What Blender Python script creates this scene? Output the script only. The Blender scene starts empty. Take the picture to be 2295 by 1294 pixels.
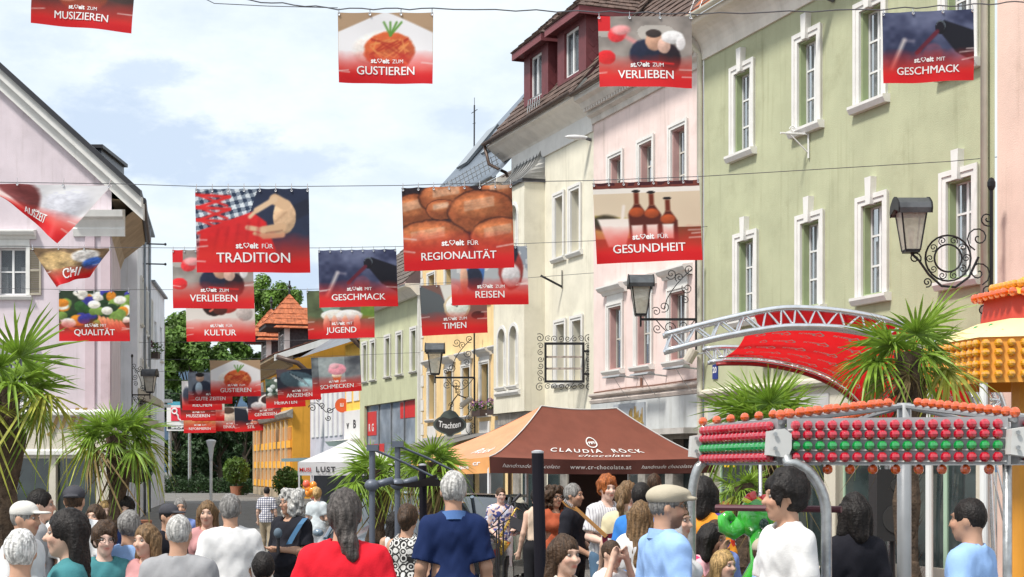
import bpy, math, random
import numpy as np
from mathutils import Vector, Matrix

# ------------------------------------------------------------------ camera, sky, sun, exposure
F = 3400.0; CX = 1147.5; HY = 1052.0; CH = 2.0      # focal length, centre, horizon (photo px) and camera height (m)
scn = bpy.context.scene
cam_d = bpy.data.cameras.new('camera'); cam = bpy.data.objects.new('camera', cam_d)
scn.collection.objects.link(cam); scn.camera = cam
cam_d.sensor_width = 36.0; cam_d.lens = 36.0 * F / 2295.0
cam_d.shift_y = (HY - 647.0) / 2295.0
cam_d.clip_end = 6000.0; cam_d.clip_start = 0.1
cam.location = (0, 0, CH); cam.rotation_euler = (math.radians(90), 0, 0)

SUN_EL, SUN_AZ = 57.0, 228.0       # azimuth clockwise from +Y (the way the camera looks)
wd = bpy.data.worlds.new('World'); scn.world = wd; wd.use_nodes = True
nt = wd.node_tree; nt.nodes.clear(); N = nt.nodes.new; LK = nt.links.new
def _n(kind, **kw):
    n = N(kind)
    for k, v in kw.items(): setattr(n, k, v)
    return n
def _math(op, a, b=None):
    n = _n('ShaderNodeMath', operation=op)
    for i, v in enumerate((a, b)):
        if v is None: continue
        if isinstance(v, (int, float)): n.inputs[i].default_value = v
        else: LK(v, n.inputs[i])
    return n.outputs[0]
sky = _n('ShaderNodeTexSky', sky_type='NISHITA', sun_disc=False)
sky.sun_elevation = math.radians(SUN_EL); sky.sun_rotation = math.radians(SUN_AZ)
sky.air_density = 1.0; sky.dust_density = 1.5
tc = _n('ShaderNodeTexCoord'); sep = _n('ShaderNodeSeparateXYZ'); LK(tc.outputs['Generated'], sep.inputs[0])
def noise(scale, detail, rough, off=(0, 0, 0), zs=2.2):
    mp = _n('ShaderNodeMapping'); LK(tc.outputs['Generated'], mp.inputs[0])
    mp.inputs['Scale'].default_value = (1, 1, zs); mp.inputs['Location'].default_value = off
    t = _n('ShaderNodeTexNoise'); LK(mp.outputs[0], t.inputs['Vector'])
    t.inputs['Scale'].default_value = scale; t.inputs['Detail'].default_value = detail; t.inputs['Roughness'].default_value = rough
    return t.outputs['Fac']
n1 = noise(9, 7, .62, (3.1, 1.7, .4)); n2 = noise(5, 6, .58, (7.3, 2.2, 5.5)); n3 = noise(24, 6, .65, (1, 2, 3))
dy = _math('MAXIMUM', _math('ABSOLUTE', sep.outputs['Y']), .05)
ta = _math('DIVIDE', sep.outputs['X'], dy); tb = _math('DIVIDE', sep.outputs['Z'], dy)
mask = None
for (px, py, rx, ry, amp) in ((335, 165, 120, 36, .8), (250, 275, 130, 80, 1.0), (430, 335, 250, 72, 1.1), (620, 360, 170, 45, .8),
                              (1060, 262, 75, 28, .6), (900, 420, 160, 40, .35), (640, 640, 120, 60, 1.0), (150, 90, 160, 60, .4)):
    ax, by = (px - CX) / F, (HY - py) / F
    u = _math('DIVIDE', _math('SUBTRACT', ta, ax), rx / F); v = _math('DIVIDE', _math('SUBTRACT', tb, by), ry / F)
    d = _math('SQRT', _math('ADD', _math('MULTIPLY', u, u), _math('MULTIPLY', v, v)))
    d = _math('ADD', d, _math('MULTIPLY', _math('SUBTRACT', n3, .5), 2.6)); d = _math('ADD', d, _math('MULTIPLY', _math('SUBTRACT', n1, .5), 1.6))
    m = _n('ShaderNodeMapRange', interpolation_type='SMOOTHSTEP'); LK(d, m.inputs[0])
    m.inputs[1].default_value = 1.35; m.inputs[2].default_value = .35; m.inputs[3].default_value = 0; m.inputs[4].default_value = amp
    mask = m.outputs[0] if mask is None else _math('MAXIMUM', mask, m.outputs[0])
mr = _n('ShaderNodeMapRange', interpolation_type='SMOOTHSTEP'); LK(n2, mr.inputs[0])
mr.inputs[1].default_value = .58; mr.inputs[2].default_value = .78; mr.inputs[4].default_value = .45
mask = _math('MINIMUM', _math('MAXIMUM', mask, mr.outputs[0]), 1.0)
def mixc(f, a, b):
    n = _n('ShaderNodeMix', data_type='RGBA')
    if isinstance(f, (int, float)): n.inputs['Factor'].default_value = f
    else: LK(f, n.inputs['Factor'])
    for s, v in ((n.inputs[6], a), (n.inputs[7], b)):
        if isinstance(v, tuple): s.default_value = (*v, 1)
        else: LK(v, s)
    return n.outputs[2]
scl = _n('ShaderNodeVectorMath', operation='SCALE'); LK(sky.outputs[0], scl.inputs[0]); scl.inputs['Scale'].default_value = 1.0
veil = _n('ShaderNodeMapRange'); LK(n1, veil.inputs[0]); veil.inputs[1].default_value = .3; veil.inputs[2].default_value = .6
veil.inputs[3].default_value = .66; veil.inputs[4].default_value = .95
c = mixc(veil.outputs[0], scl.outputs[0], (5.9, 6.4, 6.75)); c = mixc(mask, c, (3.9, 4.65, 5.7))
bg = _n('ShaderNodeBackground'); LK(c, bg.inputs[0]); bg.inputs[1].default_value = .1
wo = _n('ShaderNodeOutputWorld'); LK(bg.outputs[0], wo.inputs[0])

sun_d = bpy.data.lights.new('sun', 'SUN'); sun = bpy.data.objects.new('sun', sun_d); scn.collection.objects.link(sun)
sun_d.energy = 2.6; sun_d.angle = math.radians(8); sun_d.color = (1, .95, .88)
_e, _a = math.radians(SUN_EL), math.radians(SUN_AZ)
SUND = Vector((math.sin(_a) * math.cos(_e), math.cos(_a) * math.cos(_e), math.sin(_e)))
sun.rotation_euler = SUND.to_track_quat('Z', 'Y').to_euler(); sun.location = SUND * 60
vs = scn.view_settings; vs.view_transform = 'Standard'; vs.look = 'None'; vs.exposure = 0.78; vs.gamma = 1.0; vs.use_curve_mapping = False
scn.cycles.max_bounces = 6; scn.cycles.diffuse_bounces = 3; scn.cycles.transparent_max_bounces = 8
scn.cycles.caustics_reflective = False; scn.cycles.caustics_refractive = False

# ------------------------------------------------------------------ helpers
COL = scn.collection
RNG = random.Random(7)
def px(x, y, d): return Vector(((x - CX) * d / F, d, CH + (HY - y) * d / F))
def pxx(x, d): return (x - CX) * d / F
def pzz(y, d): return CH + (HY - y) * d / F
def ground_z(x, y):
    t = min(1, max(0, (y - 22) / 52)); return .56 * t * t * (3 - 2 * t)
def tag(o, label=None, cat=None, group=None, kind=None):
    if label: o['label'] = label
    if cat: o['category'] = cat
    if group: o['group'] = group
    if kind: o['kind'] = kind
    return o
def thing(name, label, cat, loc=(0, 0, 0), rotz=0, group=None):
    o = bpy.data.objects.new(name, None); COL.objects.link(o); o.empty_display_size = .2
    o.location = loc; o.rotation_euler = (0, 0, rotz)
    return tag(o, label, cat, group)
def place(name, mesh, parent=None, loc=(0, 0, 0), rot=(0, 0, 0), scale=(1, 1, 1)):
    o = bpy.data.objects.new(name, mesh); COL.objects.link(o); o.parent = parent
    o.location = loc; o.rotation_euler = rot; o.scale = scale
    return o
def copy_tree(o, parent=None):
    kids = [c for c in o.children]
    c = o.copy(); COL.objects.link(c); c.parent = parent
    for k in kids: copy_tree(k, c)
    return c

class MB:
    """collects faces, then links them as ONE mesh object"""
    def __init__(s): s.v = []; s.f = []
    def add(s, vs, fs):
        b = len(s.v); s.v.extend(tuple(map(float, p)) for p in vs); s.f.extend(tuple(i + b for i in f) for f in fs); return s
    def quad(s, a, b, c, d): return s.add((a, b, c, d), ((0, 1, 2, 3),))
    def box(s, x0, x1, y0, y1, z0, z1):
        if x1 < x0: x0, x1 = x1, x0
        if y1 < y0: y0, y1 = y1, y0
        if z1 < z0: z0, z1 = z1, z0
        return s.add([(x0,y0,z0),(x1,y0,z0),(x1,y1,z0),(x0,y1,z0),(x0,y0,z1),(x1,y0,z1),(x1,y1,z1),(x0,y1,z1)],
                     [(0,3,2,1),(4,5,6,7),(0,1,5,4),(1,2,6,5),(2,3,7,6),(3,0,4,7)])
    def prism(s, poly, axis, a, b):
        """polygon in two axes extruded along axis ('x','y','z') from a to b"""
        def P(p, t):
            return {'x': (t, p[0], p[1]), 'y': (p[0], t, p[1]), 'z': (p[0], p[1], t)}[axis]
        n = len(poly); vs = [P(p, a) for p in poly] + [P(p, b) for p in poly]
        fs = [tuple(range(n))[::-1], tuple(range(n, 2 * n))] + [(i, (i + 1) % n, n + (i + 1) % n, n + i) for i in range(n)]
        return s.add(vs, fs)
    def tube(s, pts, r, n=8, closed=False, caps=True):
        pts = [Vector(p) for p in pts]; m = len(pts)
        rs = r if isinstance(r, (list, tuple)) else [r] * m
        vs = []; up = None
        for i in range(m):
            a = pts[(i - 1) % m] if (closed or i > 0) else pts[i]
            b = pts[(i + 1) % m] if (closed or i < m - 1) else pts[i]
            t = (b - a)
            t = t.normalized() if t.length > 1e-9 else Vector((0, 0, 1))
            if up is None:
                up = Vector((0, 0, 1)) if abs(t.z) < .9 else Vector((1, 0, 0))
            x = up - t * up.dot(t)
            x = x.normalized() if x.length > 1e-6 else t.orthogonal().normalized()
            up = x; y = t.cross(x)
            for k in range(n):
                an = 2 * math.pi * k / n
                vs.append(pts[i] + (x * math.cos(an) + y * math.sin(an)) * rs[i])
        fs = []
        for i in range(m if closed else m - 1):
            j = (i + 1) % m
            for k in range(n):
                q = (k + 1) % n; fs.append((i * n + k, i * n + q, j * n + q, j * n + k))
        if caps and not closed: fs += [tuple(range(n))[::-1], tuple((m - 1) * n + k for k in range(n))]
        return s.add(vs, fs)
    def lathe(s, prof, n=16, c=(0, 0, 0)):
        vs = []; fs = []
        for (r, z) in prof:
            for k in range(n):
                a = 2 * math.pi * k / n; vs.append((c[0] + r * math.cos(a), c[1] + r * math.sin(a), c[2] + z))
        for i in range(len(prof) - 1):
            for k in range(n):
                q = (k + 1) % n; fs.append((i * n + k, i * n + q, (i + 1) * n + q, (i + 1) * n + k))
        fs += [tuple(range(n))[::-1], tuple((len(prof) - 1) * n + k for k in range(n))]
        return s.add(vs, fs)
    def ball(s, c, r, n=10, m=7, sc=(1, 1, 1)):
        vs = [(c[0], c[1], c[2] - r * sc[2])]
        for i in range(1, m):
            t = math.pi * i / m
            for k in range(n):
                a = 2 * math.pi * k / n
                vs.append((c[0] + r * sc[0] * math.sin(t) * math.cos(a), c[1] + r * sc[1] * math.sin(t) * math.sin(a), c[2] - r * sc[2] * math.cos(t)))
        vs.append((c[0], c[1], c[2] + r * sc[2])); L = len(vs) - 1; fs = []
        for k in range(n):
            q = (k + 1) % n; fs.append((0, 1 + q, 1 + k)); fs.append((L, 1 + (m - 2) * n + k, 1 + (m - 2) * n + q))
            for i in range(m - 2):
                fs.append((1 + i * n + k, 1 + i * n + q, 1 + (i + 1) * n + q, 1 + (i + 1) * n + k))
        return s.add(vs, fs)
    def grid(s, fn, nu, nv):
        vs = [fn(i / nu, j / nv) for j in range(nv + 1) for i in range(nu + 1)]; w = nu + 1
        return s.add(vs, [(j * w + i, j * w + i + 1, (j + 1) * w + i + 1, (j + 1) * w + i) for j in range(nv) for i in range(nu)])
    def mesh(s, name, m=None, smooth=False):
        me = bpy.data.meshes.new(name); me.from_pydata(s.v, [], s.f)
        if m is not None: me.materials.append(m)
        if smooth:
            me.polygons.foreach_set('use_smooth', [True] * len(me.polygons))
        me.update(); return me
    def build(s, name, m, parent=None, smooth=False, loc=(0, 0, 0), rot=(0, 0, 0)):
        return place(name, s.mesh(name, m, smooth), parent, loc, rot)
def autosmooth(me, deg=35):
    me.polygons.foreach_set('use_smooth', [True] * len(me.polygons)); me.set_sharp_from_angle(angle=math.radians(deg)); return me

def spiral(c, r0, r1, a0, turns, n=14, plane='xz'):
    out = []
    for i in range(n + 1):
        t = i / n; a = a0 + turns * 2 * math.pi * t; r = r0 + (r1 - r0) * t
        p, q = c[0] + r * math.cos(a), c[1] + r * math.sin(a)
        out.append((p, 0, q))
    return out

# ------------------------------------------------------------------ materials (all node based)
MATS = {}
def lin(c):
    """sRGB 0-255 triple or hex to linear"""
    if isinstance(c, str): c = tuple(int(c[i:i + 2], 16) for i in (0, 2, 4))
    return tuple(((x / 255) / 12.92 if x / 255 <= .04045 else ((x / 255 + .055) / 1.055) ** 2.4) for x in c)
def M(name, col, rough=.7, metal=0., var=.06, vs_=2.0, bump=0., bs=60, spec=.5, coat=0., streak=0., grime=0., alpha=1., trans=0., attr=None, pat=None, coords='Object', emit=0., transl=0.):
    if name in MATS: return MATS[name]
    m = bpy.data.materials.new(name); m.use_nodes = True; t = m.node_tree; t.nodes.clear()
    def nn(k, **kw):
        n = t.nodes.new(k)
        for a, b in kw.items(): setattr(n, a, b)
        return n
    L = t.links.new
    out = nn('ShaderNodeOutputMaterial'); b = nn('ShaderNodeBsdfPrincipled'); L(b.outputs[0], out.inputs[0])
    b.inputs['Roughness'].default_value = rough; b.inputs['Metallic'].default_value = metal
    b.inputs['Specular IOR Level'].default_value = spec; b.inputs['Coat Weight'].default_value = coat
    b.inputs['Transmission Weight'].default_value = trans; b.inputs['Alpha'].default_value = alpha
    co = nn('ShaderNodeTexCoord')
    def mapped(sc):
        mp = nn('ShaderNodeMapping'); L(co.outputs[coords], mp.inputs[0]); mp.inputs['Scale'].default_value = sc; return mp.outputs[0]
    def nz(sc, scale, det=4, ro=.55):
        n = nn('ShaderNodeTexNoise'); L(mapped(sc), n.inputs['Vector']); n.inputs['Scale'].default_value = scale
        n.inputs['Detail'].default_value = det; n.inputs['Roughness'].default_value = ro; return n.outputs['Fac']
    def mix(f, A, B, mode='MIX'):
        n = nn('ShaderNodeMix', data_type='RGBA', blend_type=mode)
        if isinstance(f, (int, float)): n.inputs[0].default_value = f
        else: L(f, n.inputs[0])
        for s_, v in ((n.inputs[6], A), (n.inputs[7], B)):
            if isinstance(v, tuple): s_.default_value = (*v[:3], 1)
            else: L(v, s_)
        return n.outputs[2]
    def ramp(f, lo, hi, a=0., z=1.):
        n = nn('ShaderNodeMapRange', interpolation_type='SMOOTHSTEP'); L(f, n.inputs[0])
        n.inputs[1].default_value = lo; n.inputs[2].default_value = hi; n.inputs[3].default_value = a; n.inputs[4].default_value = z; return n.outputs[0]
    c = tuple(col)
    if attr:
        at = nn('ShaderNodeVertexColor', layer_name=attr); cc = mix(1.0, at.outputs[0], c, 'MULTIPLY')
    else: cc = c
    if pat: cc = pat(nn, L, mapped, nz, mix, ramp, c)
    if var:
        f = ramp(nz((1, 1, 1), vs_), .3, .7)
        dark = mix(1.0, cc, (1 - var,) * 3, 'MULTIPLY'); lite = mix(1.0, cc, (1 + var,) * 3, 'MULTIPLY'); cc = mix(f, dark, lite)
    if streak:
        f = ramp(nz((3.2, 3.2, .22), 1.6, 5, .6), .52, .8, 0, streak); cc = mix(f, cc, mix(1.0, cc, (.62, .6, .55), 'MULTIPLY'))
    if grime:
        f = ramp(nz((1, 1, 1), .9, 7, .7), .5, .8, 0, grime); cc = mix(f, cc, mix(1.0, cc, (.55, .53, .48), 'MULTIPLY'))
    if isinstance(cc, tuple): b.inputs['Base Color'].default_value = (*cc[:3], 1)
    else: L(cc, b.inputs['Base Color'])
    if transl:
        tr = nn('ShaderNodeBsdfTranslucent'); ms = nn('ShaderNodeMixShader'); ms.inputs[0].default_value = transl
        if isinstance(cc, tuple): tr.inputs[0].default_value = (*cc[:3], 1)
        else: L(cc, tr.inputs[0])
        L(b.outputs[0], ms.inputs[1]); L(tr.outputs[0], ms.inputs[2]); L(ms.outputs[0], out.inputs[0])
    if bump:
        bp = nn('ShaderNodeBump'); bp.inputs['Strength'].default_value = min(1, bump); bp.inputs['Distance'].default_value = .02
        L(nz((1, 1, 1), bs, 3), bp.inputs['Height']); L(bp.outputs[0], b.inputs['Normal'])
    if emit:
        b.inputs['Emission Strength'].default_value = emit
        b.inputs['Emission Color'].default_value = (*c, 1)
    MATS[name] = m; return m
def plaster(name, col): return M(name, col, .9, var=.07, vs_=1.1, bump=.3, bs=45, streak=.6, grime=.5, spec=.2)
WHITE = M('white_trim', (.72, .71, .68), .75, var=.05, vs_=3, bump=.1, bs=30, streak=.3, grime=.25)
PVC = M('white_window_frame', (.76, .76, .75), .4, var=.03)
GLASS = M('window_glass', (.10, .115, .13), .06, var=.3, vs_=1.2, spec=.8)
CURTAIN = M('net_curtain', (.66, .66, .65), .9, var=.15, vs_=9)  # curtain tone, lightened so it also stands in for sky reflected in the panes
ZINC = M('zinc_sheet', (.21, .23, .25), .45, .6, var=.2, vs_=2.5)
IRON = M('wrought_iron', (.018, .018, .02), .5, .4, var=.2)
STEEL = M('galvanised_steel', (.42, .43, .43), .38, .75, var=.2, vs_=14, bump=.1, bs=80)
ALU = M('polished_aluminium', (.72, .73, .75), .25, .9, var=.08, vs_=10)
DARKM = M('dark_metal', (.03, .03, .035), .45, .3, var=.15)
BROWNPIPE = M('brown_downpipe', (.09, .055, .04), .45, .2, var=.15)
CREAMPIPE = M('cream_downpipe', (.62, .6, .5), .5, 0, var=.1, streak=.3)
STONE = M('weathered_stone', (.30, .28, .25), .9, var=.25, vs_=5, bump=.5, bs=25, grime=.5)
TILE_O = M('orange_roof_tile', (.42, .125, .05), .8, var=.3, vs_=5, bump=.3, bs=30, grime=.4)
TILE_B = M('brown_roof_tile', (.115, .075, .06), .85, var=.35, vs_=5, bump=.3, bs=30, grime=.5)
WOODS = M('old_wood_shutter', (.42, .38, .3), .8, var=.1)

# ------------------------------------------------------------------ lettering
_TX = {}
def text_geo(s, bold=.0, shear=0., spacing=1.):
    """flat outline lettering, left aligned, cap height about 0.73 at size 1"""
    k = (s, bold, shear, spacing)
    if k in _TX: return _TX[k]
    cu = bpy.data.curves.new('letters', 'FONT'); cu.body = s; cu.size = 1; cu.shear = shear; cu.space_character = spacing
    cu.offset = bold; cu.resolution_u = 3; cu.fill_mode = 'FRONT'; cu.dimensions = '2D'
    o = bpy.data.objects.new('letters', cu); COL.objects.link(o)
    dg = bpy.context.evaluated_depsgraph_get(); me = bpy.data.meshes.new_from_object(o.evaluated_get(dg))
    V = [(v.co.x, v.co.y) for v in me.vertices]; Fs = [tuple(p.vertices) for p in me.polygons]
    bpy.data.meshes.remove(me); bpy.data.objects.remove(o); bpy.data.curves.remove(cu)
    x0 = min((v[0] for v in V), default=0); x1 = max((v[0] for v in V), default=1)
    V = [(x - x0, y) for x, y in V]; _TX[k] = (V, Fs, x1 - x0); return _TX[k]
def letters(mb, s, fn, x0, y0, w=None, h=None, bold=.0, shear=0., spacing=1., centre=False):
    """lay the word on a surface: fn(x,y)->3D; cap height h, optional total width w"""
    V, Fs, W = text_geo(s, bold, shear, spacing); ky = h / .73; kx = (w / W) if w else ky
    if centre: x0 = x0 - W * kx / 2
    mb.add([fn(x0 + a * kx, y0 + b * ky) for a, b in V], Fs); return W * kx
def heart_outline(mb, fn, cx, cy, w, t=.22, n=20):
    """open heart that stands for the v of the town's mark"""
    P = []
    for i in range(n + 1):
        a = math.pi * 2 * i / n; x = 16 * math.sin(a) ** 3 / 16; y = (13 * math.cos(a) - 5 * math.cos(2 * a) - 2 * math.cos(3 * a) - math.cos(4 * a)) / 16
        P.append((x, y))
    vs = []; fs = []
    for i, (x, y) in enumerate(P):
        vs += [fn(cx + x * w / 2, cy + y * w / 2), fn(cx + x * w / 2 * (1 - t), cy + (y * (1 - t) + .03) * w / 2)]
        if i: fs.append((2 * i - 2, 2 * i, 2 * i + 1, 2 * i - 1))
    mb.add(vs, fs)
def town_mark(mb, fn, x0, y0, h):
    """st.<heart>eit ; returns width"""
    w = letters(mb, 'st.', fn, x0, y0, h=h * 1.0, bold=.035)
    heart_outline(mb, fn, x0 + w + h * .55, y0 + h * .5, h * 1.05, .3)
    w2 = letters(mb, 'eit', fn, x0 + w + h * 1.12, y0, h=h * 1.0, bold=.035)
    return w + h * 1.12 + w2
# ------------------------------------------------------------------ ground, hills
g = MB(); xs = [-900, -160, -60, -40, -25, -12, 0, 12, 25, 40, 60, 160, 900]; ysn = [-60, -20, 0] + list(range(8, 90, 4)) + [110, 160, 260, 500, 1200, 2600]
for y in ysn:
    for x in xs: g.v.append((x, y, ground_z(x, y)))
w_ = len(xs)
g.f = [(j * w_ + i, j * w_ + i + 1, (j + 1) * w_ + i + 1, (j + 1) * w_ + i) for j in range(len(ysn) - 1) for i in range(w_ - 1)]
def _pave(nn, L, mapped, nz, mix, ramp, c):
    b = nn('ShaderNodeTexBrick'); L(mapped((1, 1, 1)), b.inputs['Vector']); b.inputs['Scale'].default_value = 1.6
    b.inputs['Color1'].default_value = (.15, .145, .135, 1); b.inputs['Color2'].default_value = (.19, .185, .172, 1); b.inputs['Mortar'].default_value = (.085, .08, .078, 1)
    b.inputs['Mortar Size'].default_value = .012
    return b.outputs[0]
PAVE = M('granite_paving', (.25, .24, .22), .85, var=.15, vs_=3, bump=.3, bs=30, grime=.4, pat=_pave)
tag(g.build('ground', PAVE), kind='structure')
h = MB(); rr = random.Random(3); n_ = 60
prof = [(-900 + 1500 * i / n_, 95 + 14 * math.sin(i * .35) + 8 * math.sin(i * 1.1 + 1) + rr.uniform(-4, 4)) for i in range(n_ + 1)]
for j, (yy, k) in enumerate(((700, 0), (1000, .62), (1350, 1), (1900, .8))):
    for (x, z) in prof: h.v.append((x, yy, -2 + (z + rr.uniform(-3, 3)) * k))
w_ = n_ + 1
h.f = [(j * w_ + i, j * w_ + i + 1, (j + 1) * w_ + i + 1, (j + 1) * w_ + i) for j in range(3) for i in range(n_)]
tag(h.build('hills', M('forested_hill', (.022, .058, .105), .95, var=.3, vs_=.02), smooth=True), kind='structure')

# ------------------------------------------------------------------ facade builders (local frame: x along the wall, y into the house, z up)
def wall_mesh(mb, x0, x1, z0, z1, holes=(), y=0., depth=.24, reveal=True):
    xs = sorted({x0, x1, *[min(max(v, x0), x1) for h in holes for v in h[:2]]}); zs = sorted({z0, z1, *[min(max(v, z0), z1) for h in holes for v in h[2:4]]})
    for a, b in zip(xs, xs[1:]):
        for c, d in zip(zs, zs[1:]):
            mx, mz = (a + b) / 2, (c + d) / 2
            if any(h[0] < mx < h[1] and h[2] < mz < h[3] for h in holes): continue
            mb.quad((a, y, c), (b, y, c), (b, y, d), (a, y, d))
    if reveal:
        for (a, b, c, d, *_) in holes:
            e = y + depth
            mb.quad((a, y, c), (a, y, d), (a, e, d), (a, e, c)); mb.quad((b, y, d), (b, y, c), (b, e, c), (b, e, d))
            mb.quad((a, y, c), (a, e, c), (b, e, c), (b, y, c)); mb.quad((a, y, d), (b, y, d), (b, e, d), (a, e, d))
PANE = M('pane_glass', (.16, .18, .2), .05, var=.15, vs_=.7, spec=1.0, alpha=.32)
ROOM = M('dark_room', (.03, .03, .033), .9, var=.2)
_PM = {}
def shared(key, fn):
    if key not in _PM: _PM[key] = fn()
    return _PM[key]
def window(parent, x0, x1, z0, z1, y=0., depth=.2, cols=2, rows=2, frame=PVC, fw=.055, surround=None, sill=None, keystone=None, cornice=None, curtain=.6,
           smat=None, box=None, dark=None, shut=None, gmat=None, inner=None):
    """a casement in its opening; surround = width of the plaster frame, cornice = (overhang, height above)"""
    w, h = x1 - x0, z1 - z0; smat = smat or WHITE
    yb = y + depth - .05
    def fr():
        m = MB(); t = .05
        m.box(0, fw, 0, t, 0, h); m.box(w - fw, w, 0, t, 0, h); m.box(fw, w - fw, 0, t, 0, fw); m.box(fw, w - fw, 0, t, h - fw, h)
        for i in range(1, cols): m.box(w * i / cols - fw * .55, w * i / cols + fw * .55, -.006, t, fw, h - fw)
        for j in range(1, rows):
            zz = h * j / rows
            for i in range(cols):
                a = fw if i == 0 else w * i / cols + fw * .55; b = w - fw if i == cols - 1 else w * (i + 1) / cols - fw * .55
                m.box(a, b, .004, t, zz - .018, zz + .018)
        return m.mesh('window', frame)
    o = place('window', shared(('fr', round(w, 2), round(h, 2), cols, rows, frame.name, fw), fr), parent, (x0, yb, z0))
    pw, ph = (w - 2 * fw) / cols, (h - 2 * fw) / rows
    def pn(): return MB().box(0, pw, 0, .006, 0, ph).mesh('pane', gmat or PANE)
    for i in range(cols):
        for j in range(rows):
            place('pane', shared(('pn', round(pw, 3), round(ph, 3), (gmat or PANE).name), pn), o, (fw + i * pw, .024, fw + j * ph))
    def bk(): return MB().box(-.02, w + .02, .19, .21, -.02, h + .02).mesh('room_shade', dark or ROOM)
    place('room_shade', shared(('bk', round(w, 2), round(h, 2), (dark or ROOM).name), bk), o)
    if curtain:
        curtain = round(min(1., max(.2, curtain * RNG.choice((.6, .8, 1., 1., 1.1)))), 1); sh_ = RNG.choice((0, 0, 1, 2))
        def cu():
            m = MB(); nn_ = 26
            for (a, b) in ((.03, .03 + (w / 2 - .03) * curtain), (w - .03 - (w / 2 - .03) * curtain, w - .03)):
                m.grid(lambda u, v: (a + (b - a) * u, .11 + .018 * math.sin(u * 34 + v) + .008 * math.sin(u * 71), .03 + (h - .06) * (v if sh_ == 0 else (.35 + .65 * v if sh_ == 1 else .62 * v))), nn_, 2)
            return m.mesh('curtain', CURTAIN)
        place('curtain', shared(('cu', round(w, 2), round(h, 2), curtain, sh_), cu), o)
    dy = y - yb
    if inner:     # coloured lining inside the opening
        m = MB(); q = depth - .06
        m.box(0.002, .03, dy + .01, dy + q, 0.002, h - .002); m.box(w - .03, w - .002, dy + .01, dy + q, 0.002, h - .002)
        m.box(.03, w - .03, dy + .01, dy + q, h - .03, h - .002); m.box(.03, w - .03, dy - .01, dy + q, .002, .03)
        m.build('lining', inner, o)
    if surround:
        s = surround; m = MB(); p = -.05
        m.box(-s, 0, dy + p, dy + .004, 0, h + s); m.box(w, w + s, dy + p, dy + .004, 0, h + s); m.box(0, w, dy + p, dy + .004, h, h + s)
        q = s * .45; p2 = p - .022
        m.box(-s - .015, -s + q, dy + p2, dy + p + .002, 0, h + s + .015); m.box(w + s - q, w + s + .015, dy + p2, dy + p + .002, 0, h + s + .015)
        m.box(-s + q, w + s - q, dy + p2, dy + p + .002, h + s - q, h + s + .015)
        m.build('surround', smat, o)
    if keystone:
        kh, kw = keystone; m = MB(); a = h - .02
        m.prism([(w / 2 - kw * .36, a), (w / 2 + kw * .36, a), (w / 2 + kw * .5, a + kh), (w / 2 - kw * .5, a + kh)], 'y', dy - .13, dy + .002)
        m.build('keystone', smat, o)
    if sill:
        so, sh = sill; m = MB(); s0 = (surround or .05)
        m.prism([(dy + .18, 0), (dy - so + .03, -.015), (dy - so, -.02), (dy - so, -sh * .45), (dy - so + .05, -sh), (dy + .003, -sh)], 'x', -s0 - .07, w + s0 + .07)
        m.build('sill', smat, o)
    if cornice:
        ov, up = cornice; m = MB(); s0 = surround or .08; b0 = h + s0 + .02
        m.box(-s0, w + s0, dy - .04, dy + .003, b0, b0 + up)
        m.prism([(dy + .003, b0 + up), (dy - .07, b0 + up), (dy - .11, b0 + up + .07), (dy - .2, b0 + up + .1), (dy - .26, b0 + up + .18), (dy - .26, b0 + up + .22), (dy + .003, b0 + up + .27)], 'x', -s0 - ov, w + s0 + ov)
        m.build('cornice', smat, o)
    if shut:
        for sgn in (-1, 1):
            a = -.06 - shut if sgn < 0 else w + .06
            m = MB(); m.box(a, a + .05, dy - .06, dy - .015, 0, h); m.box(a + shut - .05, a + shut, dy - .06, dy - .015, 0, h)
            for zz in (0, h / 2, h - .06): m.box(a + .05, a + shut - .05, dy - .06, dy - .015, zz, zz + .06)
            s_ = m.build('shutter', WOODS, o)
            k = 0; zz = .08
            sl = shared(('sl', round(shut, 2)), lambda: MB().prism([(0, 0), (.012, 0), (-.02, .045), (-.032, .045)], 'x', 0, shut - .1).mesh('slat', WOODS))
            while zz < h - .1:
                if not (h / 2 - .03 < zz < h / 2 + .06): place('slat', sl, s_, (a + .05, dy - .03, zz))
                zz += .06
    return o
def gutter(parent, x0, x1, y, z, r=.075, mat=None, hooks=True):
    m = MB(); n = 8
    pr = [(y - r * math.cos(math.pi * k / n), z - r * math.sin(math.pi * k / n)) for k in range(n + 1)]
    pr2 = [(y - (r - .012) * math.cos(math.pi * k / n), z - (r - .012) * math.sin(math.pi * k / n)) for k in range(n, -1, -1)]
    m.prism(pr + pr2, 'x', x0, x1)
    return m.build('gutter', mat or ZINC, parent)
def downpipe(parent, pts, r=.055, mat=None):
    o = MB().tube(pts, r, 10).build('downpipe', mat or CREAMPIPE, parent, smooth=True)
    b = MB()
    for p in pts[2:-1]: pass
    return o
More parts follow.
